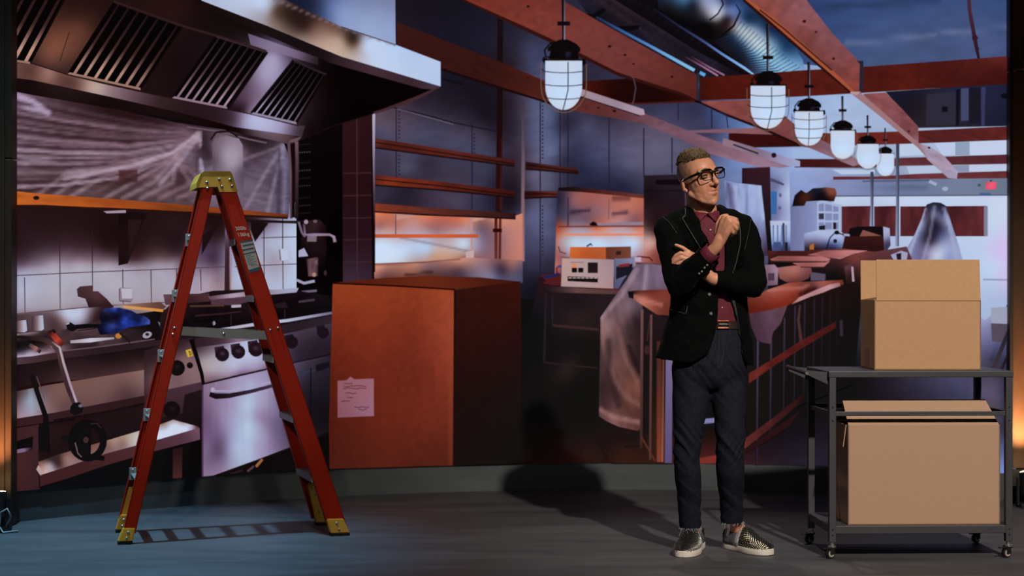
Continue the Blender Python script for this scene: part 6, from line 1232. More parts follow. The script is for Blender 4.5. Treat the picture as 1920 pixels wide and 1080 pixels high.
# big carton on the lower shelf
lx0, lx1, ly0, ly1, lz1 = -.342, .342, -.145, .145, .444
lb_ = empty('carton', Vector((1.835, 7.125 + .16, .1445)), 'wide cardboard carton with half closed flaps on the lower shelf of the cart', 'box', ang)
bm = bmesh.new()
slab(bm, (lx0, ly0, 0), (lx1, ly0, 0), (lx1, ly0, lz1), (lx0, ly0, lz1), TH)
slab(bm, (lx1, ly1, 0), (lx0, ly1, 0), (lx0, ly1, lz1), (lx1, ly1, lz1), TH)
slab(bm, (lx0, ly1, 0), (lx0, ly0, 0), (lx0, ly0, lz1), (lx0, ly1, lz1), TH)
slab(bm, (lx1, ly0, 0), (lx1, ly1, 0), (lx1, ly1, lz1), (lx1, ly0, lz1), TH)
slab(bm, (lx0, ly1, 0), (lx1, ly1, 0), (lx1, ly0, 0), (lx0, ly0, 0), TH)
bmesh.ops.recalc_face_normals(bm, faces=bm.faces)
obj('carton_body', bm, kraft2, lb_)
wall('flap', ((lx0 + .002, ly0, lz1 - .002), (lx1 - .002, ly0, lz1 - .002), (lx1 - .026, ly0 + .125, lz1 + .108), (lx0 + .004, ly0 + .125, lz1 + .108)), lb_, kraft2, label='front flap leaning back')
wall('flap', ((lx0 + .012, ly1 - TH, lz1 + .002), (lx1 - .012, ly1 - TH, lz1 + .002), (lx1 - .02, ly1 - .12, lz1 + .085), (lx0 + .02, ly1 - .12, lz1 + .085)), lb_, kraft2)
wall('flap', ((lx0 - .001, ly1 - .01, lz1 + .001), (lx0 - .001, ly0 + .02, lz1 + .001), (lx0 - .012, ly0 + .03, lz1 - .10), (lx0 - .012, ly1 - .02, lz1 - .10)), lb_, kraft2, label='side flap hanging down')
# ------------------------------------------------------------------ the presenter
from mathutils.bvhtree import BVHTree
PY = 7.2
PR = ground(1328, 1038); PR.y = PY; PR.x = (1328 - 960) / FOC * PY; PR.z = 0
person = empty('person', PR, 'person in black velvet blazer, burgundy shirt and dark jeans, one hand raised to the chin', 'person')
def M(px, py, d=0.0): return at(px, py, PY + d) - PR       # point in the presenter's own space

def ico_arrays(sub):
    bm = bmesh.new(); bmesh.ops.create_icosphere(bm, subdivisions=sub, radius=1.0)
    V = np.array([v.co[:] for v in bm.verts]); F = [tuple(v.index for v in f.verts) for f in bm.faces]; bm.free()
    return V, F
ICO3 = ico_arrays(3)
class Blob:
    """union of ellipsoids and tapered limbs, voxel-remeshed into one continuous smooth surface"""
    def __init__(s): s.V, s.F, s.n = [], [], 0
    def add(s, V, F):
        s.V.append(np.asarray(V, float)); s.F += [tuple(i + s.n for i in f) for f in F]; s.n += len(V)
    def ell(s, c, r, R=None):
        V = ICO3[0] * np.array(r)
        if R is not None: V = V @ np.array(R).T
        s.add(V + np.array(c), ICO3[1]); return s
    def limb(s, pts, rad, n=18):
        """capsules along a chain of points with a radius at each"""
        for (p, q, a, b) in zip(pts, pts[1:], rad, rad[1:]):
            p = Vector(p); q = Vector(q); d = q - p; L = d.length
            if L < 1e-5: continue
            R = Vector((0, 0, 1)).rotation_difference(d).to_matrix()
            V, F = [], []
            prof = [(-a * cos(t), a * sin(t)) for t in (0.02, .5, 1.0, pi / 2)] + [(L + b * sin(t), b * cos(t)) for t in (0, .6, 1.1, pi / 2 - .02)]
            for z, r in prof:
                for k in range(n):
                    V.append(R @ Vector((r * cos(2 * pi * k / n), r * sin(2 * pi * k / n), z)) + p)
            m = len(prof)
            for i in range(m - 1):
                for k in range(n):
                    F.append((i * n + k, i * n + (k + 1) % n, (i + 1) * n + (k + 1) % n, (i + 1) * n + k))
            F.append(tuple(range(n))[::-1]); F.append(tuple(range((m - 1) * n, m * n)))
            s.add([v[:] for v in V], F)
        return s
    def mesh(s, voxel, smooth=4, fac=.5):
        me = bpy.data.meshes.new('blob'); me.from_pydata(np.concatenate(s.V).tolist(), [], s.F)
        bm = bmesh.new(); bm.from_mesh(me); bmesh.ops.recalc_face_normals(bm, faces=bm.faces); bm.to_mesh(me); bm.free()
        o = bpy.data.objects.new('blob', me); COL.objects.link(o)
        m = o.modifiers.new('r', 'REMESH'); m.mode = 'VOXEL'; m.voxel_size = voxel; m.adaptivity = 0
        if smooth:
            m = o.modifiers.new('s', 'SMOOTH'); m.factor = fac; m.iterations = smooth
        out = bpy.data.meshes.new_from_object(o.evaluated_get(bpy.context.evaluated_depsgraph_get()))
        bpy.data.objects.remove(o); bpy.data.meshes.remove(me)
        return out
def get_co(me):
    a = np.empty(len(me.vertices) * 3, np.float64); me.vertices.foreach_get('co', a); return a.reshape(-1, 3)
def set_co(me, a):
    me.vertices.foreach_set('co', np.ascontiguousarray(a, np.float64).ravel()); me.update()
def get_no(me):
    a = np.empty(len(me.vertices) * 3, np.float32); me.vertex_normals.foreach_get('vector', a); return a.reshape(-1, 3).astype(float)

# ---- head frame: x his left, y forward, z up
HS = 1.08
yaw, pitch, roll = radians(31), radians(1), radians(-11)
HR = Matrix.Rotation(yaw, 3, 'Z') @ Matrix.Rotation(pi, 3, 'Z')      # forward (0,1,0) -> towards the camera, turned to his left
HR = Matrix.Rotation(roll, 3, 'Y') @ HR @ Matrix.Rotation(pitch, 3, 'X')
HC = M(1310, 339, 0.0)
def H(x, y, z): return HC + HR @ (Vector((x, y, z)) * HS)
HRn = np.array(HR)
def to_head(P): return ((P - np.array(HC)) @ HRn) / HS

B = Blob()
def hell(c, r, R=None):
    B.ell(H(*c), [v * HS for v in r], (HR @ R) if R is not None else HR)
hell((0, -.010, .042), (.073, .084, .086)); hell((0, .022, .035), (.066, .070, .070)); hell((0, .028, -.022), (.062, .066, .080))
hell((0, .046, -.070), (.044, .040, .042))
B.limb([H(-.052, .002, -.050), H(-.034, .046, -.086), H(0, .065, -.098), H(.034, .046, -.086), H(.052, .002, -.050)], [.017, .016, .020, .016, .017])
for s in (-1, 1): B.ell(H(s * .034, .030, -.055), (.026, .036, .036), HR)
for s in (-1, 1):
    hell((s * .041, .050, -.016), (.020, .020, .021)); B.limb([H(s * .012, .091, .030), H(s * .045, .076, .030)], [.010 * HS, .011 * HS])
    B.limb([H(s * .011, .099, -.031), H(s * .015, .093, -.031)], [.008 * HS, .007 * HS])
    B.ell(H(s * .077, -.012, -.010), [.008, .016, .029], HR @ Matrix.Rotation(radians(-10), 3, 'X') @ Matrix.Rotation(s * radians(-18), 3, 'Z'))
    B.ell(H(s * .073, -.002, -.032), [.007, .008, .010], HR)
B.limb([H(0, .090, .016), H(0, .106, -.010), H(0, .113, -.026)], [.008 * HS, .009 * HS, .0125 * HS])
B.limb([H(-.026, .072, -.057), H(0, .087, -.053), H(.026, .072, -.057)], [.005 * HS, .0075 * HS, .005 * HS])
B.limb([H(-.022, .072, -.066), H(0, .085, -.068), H(.022, .072, -.066)], [.005 * HS, .008 * HS, .005 * HS])
hell((0, .076, -.060), (.030, .012, .020))
# neck, torso, limbs
NK = M(1323, 408, .05)
B.limb([H(0, -.020, -.060), NK, M(1326, 432, .06)], [.060, .062, .07])
B.limb([H(-.05, -.01, -.05), M(1318, 405, -.005)], [.014, .012]); B.limb([H(.05, .0, -.06), M(1330, 406, -.005)], [.014, .012])
B.ell(M(1325, 470, .06), (.135, .085, .14)); B.ell(M(1336, 570, .06), (.12, .08, .13)); B.ell(M(1332, 660, .06), (.14, .09, .10))
SR, ER, WR = M(1254, 433, .02), M(1273, 534, -.13), M(1343, 463, -.262)
SL, EL, WL = M(1396, 433, .04), M(1411, 532, -.06), M(1336, 523, -.104)
B.limb([M(1300, 425, .05), SR, ER], [.05, .05, .040]); B.limb([ER, ER.lerp(WR, .4), WR], [.040, .038, .026])
B.limb([M(1350, 425, .05), SL, EL], [.05, .05, .040]); B.limb([EL, EL.lerp(WL, .4), WL], [.040, .038, .028])
LH = [M(1299, 690, .05), M(1290, 835, .03), M(1294, 985, .10)]
RH = [M(1365, 690, .06), M(1369, 835, .02), M(1373, 975, .12)]
SHOES = ((ground(1307, 1024), ground(1279, 1046)), (ground(1363, 1026), ground(1444, 1042)))
def in_shoe(k, u, w):
    p = SHOES[k][0].lerp(SHOES[k][1], u) - PR; p.z = w; return p
B.limb(LH + [in_shoe(0, .25, .095), in_shoe(0, .45, .062), in_shoe(0, .72, .048)], [.075, .044, .032, .033, .028, .018]); B.limb(RH + [in_shoe(1, .25, .098), in_shoe(1, .45, .062), in_shoe(1, .72, .048)], [.075, .044, .033, .035, .028, .018])
# raised hand: wrist, palm, loosely closed fingers, thumb at the side of the palm
K = [M(1358, 406, -.300), M(1365, 409, -.312), M(1369, 416, -.316), M(1368, 425, -.312)]
PB = M(1351, 447, -.272)
B.limb([WR, PB], [.026, .027])
for k, r in zip(K, (.0155, .0165, .016, .014)): B.limb([PB + (k - K[1]) * .5, k.lerp(PB, .3) + (k - K[1]) * .15, k], [.017, .0165, r * .78])
fing = [((1379, 411, -.300), (1383, 419, -.270), (1374, 425, -.250), .0098), ((1382, 419, -.306), (1382, 429, -.276), (1372, 431, -.258), .0098), ((1380, 428, -.302), (1378, 437, -.276), (1369, 436, -.262), .0092), ((1374, 436, -.296), (1371, 442, -.274), (1364, 438, -.264), .0082)]
for k, (a, b, c, r) in zip(K, fing): B.limb([k, M(*a), M(*b), M(*c)], [r * 1.12, r, r * .95, r * .85])
B.limb([PB + Vector((-.012, .016, .02)), M(1346, 421, -.262), M(1353, 407, -.258), M(1363, 404, -.262)], [.015, .0125, .0105, .0088])
# other hand: over the upper arm
HB = M(1303, 497, -.122)
B.limb([WL, HB], [.028, .024])
KL = [M(1291, 473, -.138), M(1288, 479, -.146), M(1288, 486, -.146), M(1291, 493, -.142)]
for k in KL: B.limb([HB, k], [.020, .0125])
fl2 = [((1281, 465, -.142), (1273, 461.5, -.139), (1267, 459.5, -.134), .0088), ((1276, 474, -.153), (1267, 479, -.147), (1261, 487, -.137), .0088), ((1277, 483, -.154), (1268, 488, -.147), (1261, 493, -.139), .0085), ((1281, 491, -.150), (1272, 494, -.144), (1266, 497, -.138), .0078)]
for k, (a, b, c, r) in zip(KL, fl2): B.limb([k, M(*a), M(*b), M(*c)], [r * 1.15, r, r * .95, r * .82])
B.limb([HB + Vector((0, .012, .006)), M(1300, 478, -.100), M(1294, 474, -.080)], [.015, .012, .009])
bm_ = B.mesh(.0032, 5, .5)
P = get_co(bm_); Q = to_head(P); N = get_no(bm_)
def g3(Q, c, r): return np.exp(-(((Q - np.array(c)) / np.array(r)) ** 2).sum(1))
fwd = HRn @ np.array([0, 1, 0])
disp = np.zeros(len(P))
for s in (-1, 1):
    disp -= .009 * g3(Q, (s * .031, .088, .010), (.017, .03, .011))      # eye sockets
    disp -= .004 * g3(Q, (s * .030, .085, -.046), (.006, .02, .018))     # cheek folds
    disp -= .0015 * g3(Q, (s * .052, .045, -.050), (.016, .03, .02))      # hollow cheeks
disp -= .006 * g3(Q, (0, .10, -.0605), (.027, .03, .0024))               # mouth line
disp -= .003 * g3(Q, (0, .095, -.081), (.020, .03, .005))                 # above the chin
P += disp[:, None] * fwd[None]
set_co(bm_, P)
Q = to_head(P)
inhead = (Q[:, 2] > -.16) & (np.abs(Q).max(1) < .2)
tint = np.tile(lin((206, 143, 113)), (len(P), 1))
def blend(mask, c):
    global tint
    tint = tint * (1 - mask[:, None]) + lin(c)[None] * mask[:, None]
nz = vnoise(P[:, 0] * 120, P[:, 2] * 120, 3)
blend(np.clip(nz - .4, 0, 1) * .25, (176, 112, 84))
lips = np.maximum(g3(Q, (0, .10, -.054), (.022, .04, .0055)), g3(Q, (0, .10, -.068), (.019, .04, .007))) * inhead
blend(np.clip(lips * 1.3, 0, 1) * .75, (176, 96, 84))
for s in (-1, 1): blend(g3(Q, (s * .045, .07, -.03), (.022, .04, .022)) * .3, (204, 124, 96))
blend(g3(Q, (0, .11, -.03), (.016, .03, .02)) * .3, (200, 122, 98))
side = inhead & (Q[:, 1] < .028) & (Q[:, 2] > -.028)
stub = np.clip((.046 - Q[:, 1]) / .03, 0, 1) * np.clip((Q[:, 2] + .008) / .035, 0, 1) * inhead * (np.abs(Q[:, 0]) < .0765)
blend(stub * .8, (98, 82, 66))
blend(np.clip(1 - np.abs(Q[:, 2] + .085) / .035, 0, 1) * np.clip((Q[:, 1] - .0) / .02, 0, 1) * inhead * .22, (150, 112, 92))    # shaved beard
Pw = P + np.array(PR)
tat = M(1331, 457, -.285)
dt = np.linalg.norm(P - np.array(tat), axis=1)
blend(np.exp(-((dt - .0065) / .003) ** 2) * .6, (96, 84, 72)); blend(np.exp(-(dt / .003) ** 2) * .5, (96, 84, 72))
ca = bm_.color_attributes.new('Tint', 'FLOAT_COLOR', 'POINT')
ca.data.foreach_set('color', np.concatenate([tint, np.ones((len(P), 1))], 1).astype(np.float32).ravel())
skin = bpy.data.materials.new('skin'); skin.use_nodes = True
nt = skin.node_tree; b = nt.nodes['Principled BSDF']; a_ = nt.nodes.new('ShaderNodeAttribute'); a_.attribute_name = 'Tint'
nt.links.new(a_.outputs['Color'], b.inputs['Base Color'])
b.inputs['Roughness'].default_value = .46; b.inputs['Specular IOR Level'].default_value = .45
b.inputs['Subsurface Weight'].default_value = .12; b.inputs['Subsurface Radius'].default_value = (.012, .005, .003)
body = obj('body', bm_, skin, person, smooth=True)

# ---- hair: cropped sides, textured top (grown from the scalp surface)
polys = np.empty(len(bm_.loops), np.int32); bm_.loops.foreach_get('vertex_index', polys)
fs = [tuple(p.vertices) for p in bm_.polygons if inhead[p.vertices[0]]]
hl = .066 + .010 * np.sin(Q[:, 0] * 60)                                    # front hairline in y
tophair = inhead & (Q[:, 2] > .074 + .15 * np.abs(Q[:, 0]) + np.clip(Q[:, 1] - .0, 0, 1) * .42 + np.clip(-Q[:, 1] - .04, -1, 0) * .2) & (np.abs(Q[:, 0]) < .060) & (Q[:, 1] > -.078)
used = {}
V, F = [], []
rnd = np.random.RandomState(5)
Nn = get_no(bm_)
for f in fs:
    if all(tophair[i] for i in f):
        for i in f:
            if i not in used:
                used[i] = len(V)
                n3 = vnoise(np.array([Q[i, 0] * 150]), np.array([Q[i, 1] * 150]), 2)[0] + .6 * vnoise(np.array([Q[i, 0] * 330]), np.array([Q[i, 1] * 330]), 5)[0]
                edge = min(1, max(0, (Q[i, 2] - .080) / .03)) * min(1, max(.15, (.060 - abs(Q[i, 0])) / .024))
                V.append(P[i] + Nn[i] * (.002 + edge * (.007 + .008 * n3)))
        F.append(tuple(used[i] for i in f))
hair_m = mat('brown_hair', (112, 92, 64), .7, noise_amt=.0, noise_scale=240, color2=(62, 46, 32), spec=.3)
hm = bpy.data.meshes.new('hair'); hm.from_pydata([tuple(v) for v in V], [], F); hm.update()
hbm = bmesh.new(); hbm.from_mesh(hm)
ks = list(used.keys())
for i in rnd.choice(ks, min(len(ks), 1500)):
    p = Vector(P[i]); n = Vector(Nn[i]); tilt = HR @ Vector((rnd.normal(.1, .45), rnd.normal(.35, .4), .5)); d = (n + tilt).normalized()
    L = rnd.uniform(.006, .013) * (1.0 if abs(Q[i, 0]) < .045 else .6)
    cyl_bm(hbm, p + n * .002, p + n * .003 + d * L, .0019, .0005, 5, False)
hair = obj('hair', hbm, hair_m, person, smooth=True)

# ---- eyes, brows, glasses
white_m = mat('eye_white', (214, 204, 196), .25); iris_m = mat('eye_iris', (58, 66, 66), .2)
for s in (-1, 1):
    c = H(s * .031, .0735, .010)
    bm = bmesh.new(); sph_bm(bm, c, .0115, 3)
    e = obj('eye', bm, white_m, person, smooth=True)
    bm = bmesh.new(); sph_bm(bm, c + HR @ Vector((.002, .0075, .001)), .0052, 2); obj('iris', bm, iris_m, e, smooth=True)
    bm = bmesh.new()
    for dz, rr in ((.0062, .0042), (-.0058, .0034)):
        tube_bm(bm, [H(s * .031 - .016, .082, .010 + dz * .3), H(s * .031 - .008, .0880, .010 + dz), H(s * .031 + .008, .0880, .010 + dz), H(s * .031 + .016, .082, .010 + dz * .3)], [.0024, rr, rr, .0024], 8)
    obj('eyelid', bm, mat('eyelid_skin', (178, 120, 90), .5), e, smooth=True)
    bm = bmesh.new(); tube_bm(bm, [H(s * .014, .098, .031), H(s * .030, .0965, .036), H(s * .048, .084, .032)], [.003, .0042, .0018], 8)
    obj('eyebrow', bm, hair_m, person, smooth=True)
gl_m = mat('black_acetate', (12, 11, 11), .22, spec=.6)
glasses = empty('glasses', (0, 0, 0), None, None); glasses.parent = person
GT = radians(3)
def G(x, z):       # point of the frame front, gently wrapped
    return H(x, .107 - 1.5 * x * x + .01 * z, z + .004)
for s in (-1, 1):
    pts = []
    cx = s * .0335
    for k in range(32):
        t = 2 * pi * k / 32
        c_, s_ = cos(t), sin(t)
        x = cx + .0268 * abs(c_) ** .5 * (1 if c_ > 0 else -1); z = .006 + .0215 * abs(s_) ** .5 * (1 if s_ > 0 else -1)
        if s_ < 0: x = cx + (x - cx) * (1 + .10 * s_)
        pts.append((x, z))
    bm = bmesh.new()
    ring = [G(*p) for p in pts]
    rr = [.0042 if z > .014 else (.0028 if z > -.006 else .0018) for x, z in pts]
    rings = []
    for i, p in enumerate(ring):
        t = (ring[(i + 1) % 32] - ring[i - 1]).normalized(); f_ = HR @ Vector((0, 1, 0)); u = t.cross(f_).normalized()
        rings.append([bm.verts.new(p + u * (rr[i] * cos(2 * pi * k / 8)) + f_ * (.0022 * sin(2 * pi * k / 8))) for k in range(8)])
    for i in range(32):
        A_, B_ = rings[i], rings[(i + 1) % 32]
        for k in range(8): bm.faces.new((A_[k], A_[(k + 1) % 8], B_[(k + 1) % 8], B_[k]))
    bmesh.ops.recalc_face_normals(bm, faces=bm.faces)
    obj('rim', bm, gl_m, glasses, smooth=True)
    bm = bmesh.new(); bm.faces.new([bm.verts.new(p) for p in ring])
    lm = MATS.get('lens')
    if lm is None:
        lm = bpy.data.materials.new('lens'); lm.use_nodes = True; n_ = lm.node_tree
        o_ = n_.nodes['Material Output']; tb = n_.nodes.new('ShaderNodeBsdfTransparent'); gb = n_.nodes.new('ShaderNodeBsdfGlossy'); mx = n_.nodes.new('ShaderNodeMixShader')
        tb.inputs[0].default_value = (.93, .94, .95, 1); gb.inputs['Roughness'].default_value = .03; mx.inputs[0].default_value = .10
        n_.links.new(tb.outputs[0], mx.inputs[1]); n_.links.new(gb.outputs[0], mx.inputs[2]); n_.links.new(mx.outputs[0], o_.inputs[0]); MATS['lens'] = lm
    obj('lens', bm, lm, glasses)
    bm = bmesh.new(); tube_bm(bm, [G(s * .059, .019), G(s * .066, .019) - HR @ Vector((0, .006, 0)) , H(s * .080, .055, .017), H(s * .0785, .012, .012), H(s * .080, -.010, .004), H(s * .078, -.026, -.016)], [.0052, .0060, .0056, .0048, .0036, .0028], 10)
    obj('temple', bm, gl_m, glasses, smooth=True)
bm = bmesh.new(); tube_bm(bm, [G(-.010, .014), G(-.004, .017), G(.004, .017), G(.010, .014)], .003, 10); obj('bridge', bm, gl_m, glasses, smooth=True)

# ---- clothing
velvet = mat('black_velvet', (5, 6, 6), .9, spec=.08, sheen=.02, noise_amt=.25, noise_scale=60, bump=.05)
lining_m = mat('lining', (40, 46, 43), .6, noise_amt=.15, noise_scale=30)
piping_m = mat('grey_piping', (58, 60, 59), .6)
burg = mat('burgundy_shirt', (96, 30, 46), .7, noise_amt=.10, noise_scale=35, bump=.08, spec=.25)
denim = mat('dark_denim', (25, 27, 37), .85, spec=.15, noise_amt=.30, noise_scale=55, stretch=(2, 2, 1), bump=.12)

def interp(tab, y):
    ys = [t[0] for t in tab]
    return [float(np.interp(y, ys, [t[k] for t in tab])) for k in range(1, len(tab[0]))]
TORSO_D = .055
def ring_pt(y, cx, a, b, phi, d=TORSO_D):
    """point of a horizontal ring round the torso at row y; phi 0 faces the camera"""
    c = M(cx, y, d)
    return c + Vector((a * sin(phi), -b * cos(phi), 0))
JT = [(388, 1319, .080, .075), (400, 1320, .108, .090), (415, 1321, .165, .112), (440, 1322, .180, .124), (480, 1322, .178, .128), (520, 1325, .172, .126), (560, 1330, .172, .124), (600, 1328, .188, .128), (640, 1325, .208, .134), (684, 1322, .226, .140)]
JO = [(388, 1294, 1346), (400, 1299, 1347), (420, 1306, 1351), (450, 1319, 1357), (480, 1331, 1357), (505, 1336, 1354), (530, 1338, 1352), (560, 1339, 1365), (590, 1340, 1378), (620, 1337, 1384), (650, 1326, 1389), (668, 1312, 1392), (680, 1296, 1397), (684, 1284, 1404)]
J = Blob()
rowsO, rowsI = [], []
for y in list(range(388, 684, 7)) + [684]:
    cx, a, b2 = interp(JT, y); xl, xr = interp(JO, y)
    s0 = max(-.98, min(.98, (xr - cx) / 416.7 / a)); s1 = max(-.98, min(.98, (xl - cx) / 416.7 / a))
    p0 = math.asin(s0); p1 = 2 * pi + math.asin(s1)
    ro, ri = [], []
    for k in range(49):
        ph = p0 + (p1 - p0) * k / 48
        yy = y
        if y > 640:                                       # hem rises at the presenter's right side
            x = sin(ph); yy = 640 + (y - 640) * (1 - .28 * max(0, -x))
        ro.append(ring_pt(yy, cx, a, b2, ph)); ri.append(ring_pt(yy, cx, a - .016, b2 - .016, ph))
    rowsO.append(ro); rowsI.append(ri)
nr, nc = len(rowsO), 49
V = [p[:] for r in rowsO for p in r] + [p[:] for r in rowsI for p in r]
off = nr * nc; F = []
for i in range(nr - 1):
    for k in range(nc - 1):
        q = i * nc + k
        F.append((q, q + 1, q + nc + 1, q + nc)); F.append((off + q, off + q + nc, off + q + nc + 1, off + q + 1))
    F.append((i * nc, (i + 1) * nc, off + (i + 1) * nc, off + i * nc)); q = i * nc + nc - 1; F.append((q, off + q, off + q + nc, q + nc))
for k in range(nc - 1):
    F.append((k, off + k, off + k + 1, k + 1)); q = (nr - 1) * nc + k; F.append((q, q + 1, off + q + 1, off + q))
J.add(V, F)
J.limb([M(1297, 404, .055), M(1272, 414, .05), M(1252, 429, .03)], [.042, .050, .062]); J.limb([M(1346, 402, .06), M(1374, 413, .055), M(1391, 427, .045)], [.040, .050, .062])
cuffR = ER.lerp(WR, .78)
J.limb([M(1252, 429, .03), SR.lerp(ER, .5) + Vector((-.004, 0, 0)), ER, ER.lerp(WR, .4), cuffR], [.064, .063, .058, .057, .048])
cuffL = EL.lerp(WL, .93)
J.limb([M(1391, 427, .045), SL.lerp(EL, .5) + Vector((.006, 0, 0)), EL, EL.lerp(WL, .5), cuffL], [.066, .064, .062, .052, .036])
B_ell = J.ell(M(1294, 394, .075), (.04, .03, .022)); J.ell(M(1350, 393, .08), (.036, .03, .022))
jm = J.mesh(.0062, 4, .5)
Pj = get_co(jm); Nj = get_no(jm)
ampl = (vnoise(Pj[:, 0] * 18, Pj[:, 2] * 26, 5) - .5) * .010 + (vnoise(Pj[:, 0] * 45 + Pj[:, 2] * 30, Pj[:, 2] * 22, 8) - .5) * .005
set_co(jm, Pj + Nj * ampl[:, None])
# cut the sleeve ends open so wrist and cuff come out of them
jbm = bmesh.new(); jbm.from_mesh(jm)
for c, d in ((cuffR, (WR - ER).normalized()), (cuffL, (WL - EL).normalized())):
    near = [v for v in jbm.verts if -.03 < (v.co - c).dot(d) < .08 and ((v.co - c) - d * (v.co - c).dot(d)).length < .066 and v.co.y < M(1330, 500, -.055).y]
    nf = {f for v in near for f in v.link_faces}
    bmesh.ops.bisect_plane(jbm, geom=list(nf) + list({e for f in nf for e in f.edges}) + list({v for f in nf for v in f.verts}), plane_co=c, plane_no=d)
    kill = [v for v in jbm.verts if .0005 < (v.co - c).dot(d) < .08 and ((v.co - c) - d * (v.co - c).dot(d)).length < .066 and v.co.y < M(1330, 500, -.055).y]
    bmesh.ops.delete(jbm, geom=kill, context='VERTS')
jacket = obj('jacket', jbm, velvet, person, label='black velvet blazer with grey piping', smooth=True)
# shirt
ST = [(396, 1322, .066, .064), (404, 1323, .078, .074), (415, 1323, .125, .090), (440, 1324, .150, .104), (500, 1328, .152, .110), (560, 1338, .142, .104), (600, 1343, .138, .100), (616, 1344, .138, .100)]
V, F = [], []
ys = list(range(396, 617, 5))
for y in ys:
    cx, a, b2 = interp(ST, y)
    for k in range(48):
        ph = 2 * pi * k / 48
        w = 1 + .012 * sin(3 * ph + y * .11) + .010 * sin(7 * ph - y * .07)
        V.append(ring_pt(y, cx, a * w, b2 * w, ph)[:])
for i in range(len(ys) - 1):
    for k in range(48): F.append((i * 48 + k, i * 48 + (k + 1) % 48, (i + 1) * 48 + (k + 1) % 48, (i + 1) * 48 + k))
shirt = obj('shirt', mesh_from(V, F), burg, person, label='burgundy button-up shirt', smooth=True)
def bvh_of(me): return BVHTree.FromPolygons([v.co.copy() for v in me.vertices], [tuple(p.vertices) for p in me.polygons])
bvJ = bvh_of(jacket.data); bvS = bvh_of(shirt.data)
CAMP = Vector((0, 0, CAMZ)) - PR
def hit(px, py, bv, off=.002, fall=None):
    d = Vector(((px - 960) / FOC, 1, (HOR - py) / FOC)).normalized()
    h = bv.ray_cast(CAMP, d)
    if h[0] is None: return fall
    return h[0] - d * off
def line_on(pts, bv, off, n=10):
    out = []
    for (a, b) in zip(pts, pts[1:]):
        for k in range(n):
            p = lerp(a, b, k / n); h = hit(p[0], p[1], bv, off)
            if h is not None: out.append(h)
    h = hit(pts[-1][0], pts[-1][1], bv, off)
    if h is not None: out.append(h)
    # smooth depth
    for _ in range(3):
        out = [out[0]] + [(out[i - 1] + out[i] * 2 + out[i + 1]) / 4 for i in range(1, len(out) - 1)] + [out[-1]]
    return out
def patch(nm, pts, bv, off, m, parent, thick=.003, step=5, label=None):
    """cloth piece laid on the garment below: fine grid inside the outline, given thickness"""
    tr_ = geometry.tessellate_polygon([[Vector((x, y, 0)) for x, y in pts]])
    bm = bmesh.new(); vs = [bm.verts.new((x, y, 0)) for x, y in pts]
    for t in tr_: bm.faces.new([vs[i] for i in t])
    bmesh.ops.subdivide_edges(bm, edges=bm.edges[:], cuts=4, use_grid_fill=True)
    bmesh.ops.triangulate(bm, faces=bm.faces[:])
    zs = {}
    last = None
    dist = []
    for v in bm.verts:
        h = hit(v.co.x, v.co.y, bv, off)
        zs[v] = h
        if h is not None: dist.append((h - CAMP).length)
    md = sorted(dist)[len(dist) // 2]
    for v in bm.verts:
        d = Vector(((v.co.x - 960) / FOC, 1, (HOR - v.co.y) / FOC)).normalized()
        r = (zs[v] - CAMP).length if zs[v] is not None else md
        r = max(md - .06, min(md + .06, r))
        v.co = CAMP + d * r
    bmesh.ops.smooth_vert(bm, verts=bm.verts[:], factor=.4, use_axis_x=False, use_axis_y=True, use_axis_z=False)
    bmesh.ops.recalc_face_normals(bm, faces=bm.faces)
    ret = bmesh.ops.solidify(bm, geom=bm.faces[:], thickness=thick)
    return obj(nm, bm, m, parent, label, smooth=False)
lapL = [(1290, 393), (1300, 397), (1312, 434), (1330, 478), (1320, 474), (1312, 464), (1295, 436), (1280, 411), (1288, 410), (1285, 404)]
lapR = [(1350, 395), (1360, 397), (1376, 404), (1372, 412), (1384, 409), (1388, 440), (1387, 462), (1374, 512), (1357, 508), (1360, 470), (1355, 430)]
patch('lapel', lapL, bvJ, .004, velvet, jacket); patch('lapel', lapR, bvJ, .004, velvet, jacket)
patch('front_facing', [(1365, 558), (1376, 556), (1383, 590), (1388, 630), (1392, 664), (1388, 648), (1383, 620), (1377, 590)], bvJ, .003, lining_m, jacket, label='dark grey facing of the open front')
def piping(pts, bv=None, r=.0022, off=.005):
    L = line_on(pts, bv or bvJ, off)
    if len(L) < 2: return
    bm = bmesh.new(); tube_bm(bm, L, r, 8); obj('piping', bm, piping_m, jacket, smooth=True)
piping([(1285, 390), (1285, 404), (1279, 409), (1296, 437), (1313, 465)], off=.009)
piping([(1384, 409), (1388, 432), (1388, 458), (1381, 490), (1374, 512)], off=.009)
piping([(1240, 404), (1255, 417), (1270, 438)], r=.0011, off=.002)
piping([(1408, 410), (1405, 430), (1396, 470)], r=.0007, off=.001)
piping([(1243, 576), (1262, 582), (1286, 589), (1289, 574)], r=.0017)
button_m = mat('horn_button', (70, 70, 70), .3, spec=.6)
def button(px, py, bv, r, m, parent):
    h = hit(px, py, bv, .001)
    if h is None: return
    bm = bmesh.new(); cyl_bm(bm, h, h + Vector((0, -.004, .0005)), r, r * .8, 16); obj('button', bm, m, parent)
for x, y in ((1333, 588), (1330, 552)): button(x, y, bvJ, .0085, button_m, jacket)
for x, y in ((1311, 513), (1316, 509), (1321, 502), (1326, 497)): button(x, y, bvJ, .0055, button_m, jacket)
pearl = mat('pearl_button', (176, 160, 156), .3, spec=.6)
for x, y in ((1332, 431), (1344, 468), (1352, 545), (1354, 577)): button(x, y, bvS, .0040, pearl, shirt)
pl = line_on([(1331, 404), (1334, 440), (1344, 480), (1352, 545), (1356, 600)], bvS, .0015, 14)
bm = bmesh.new()
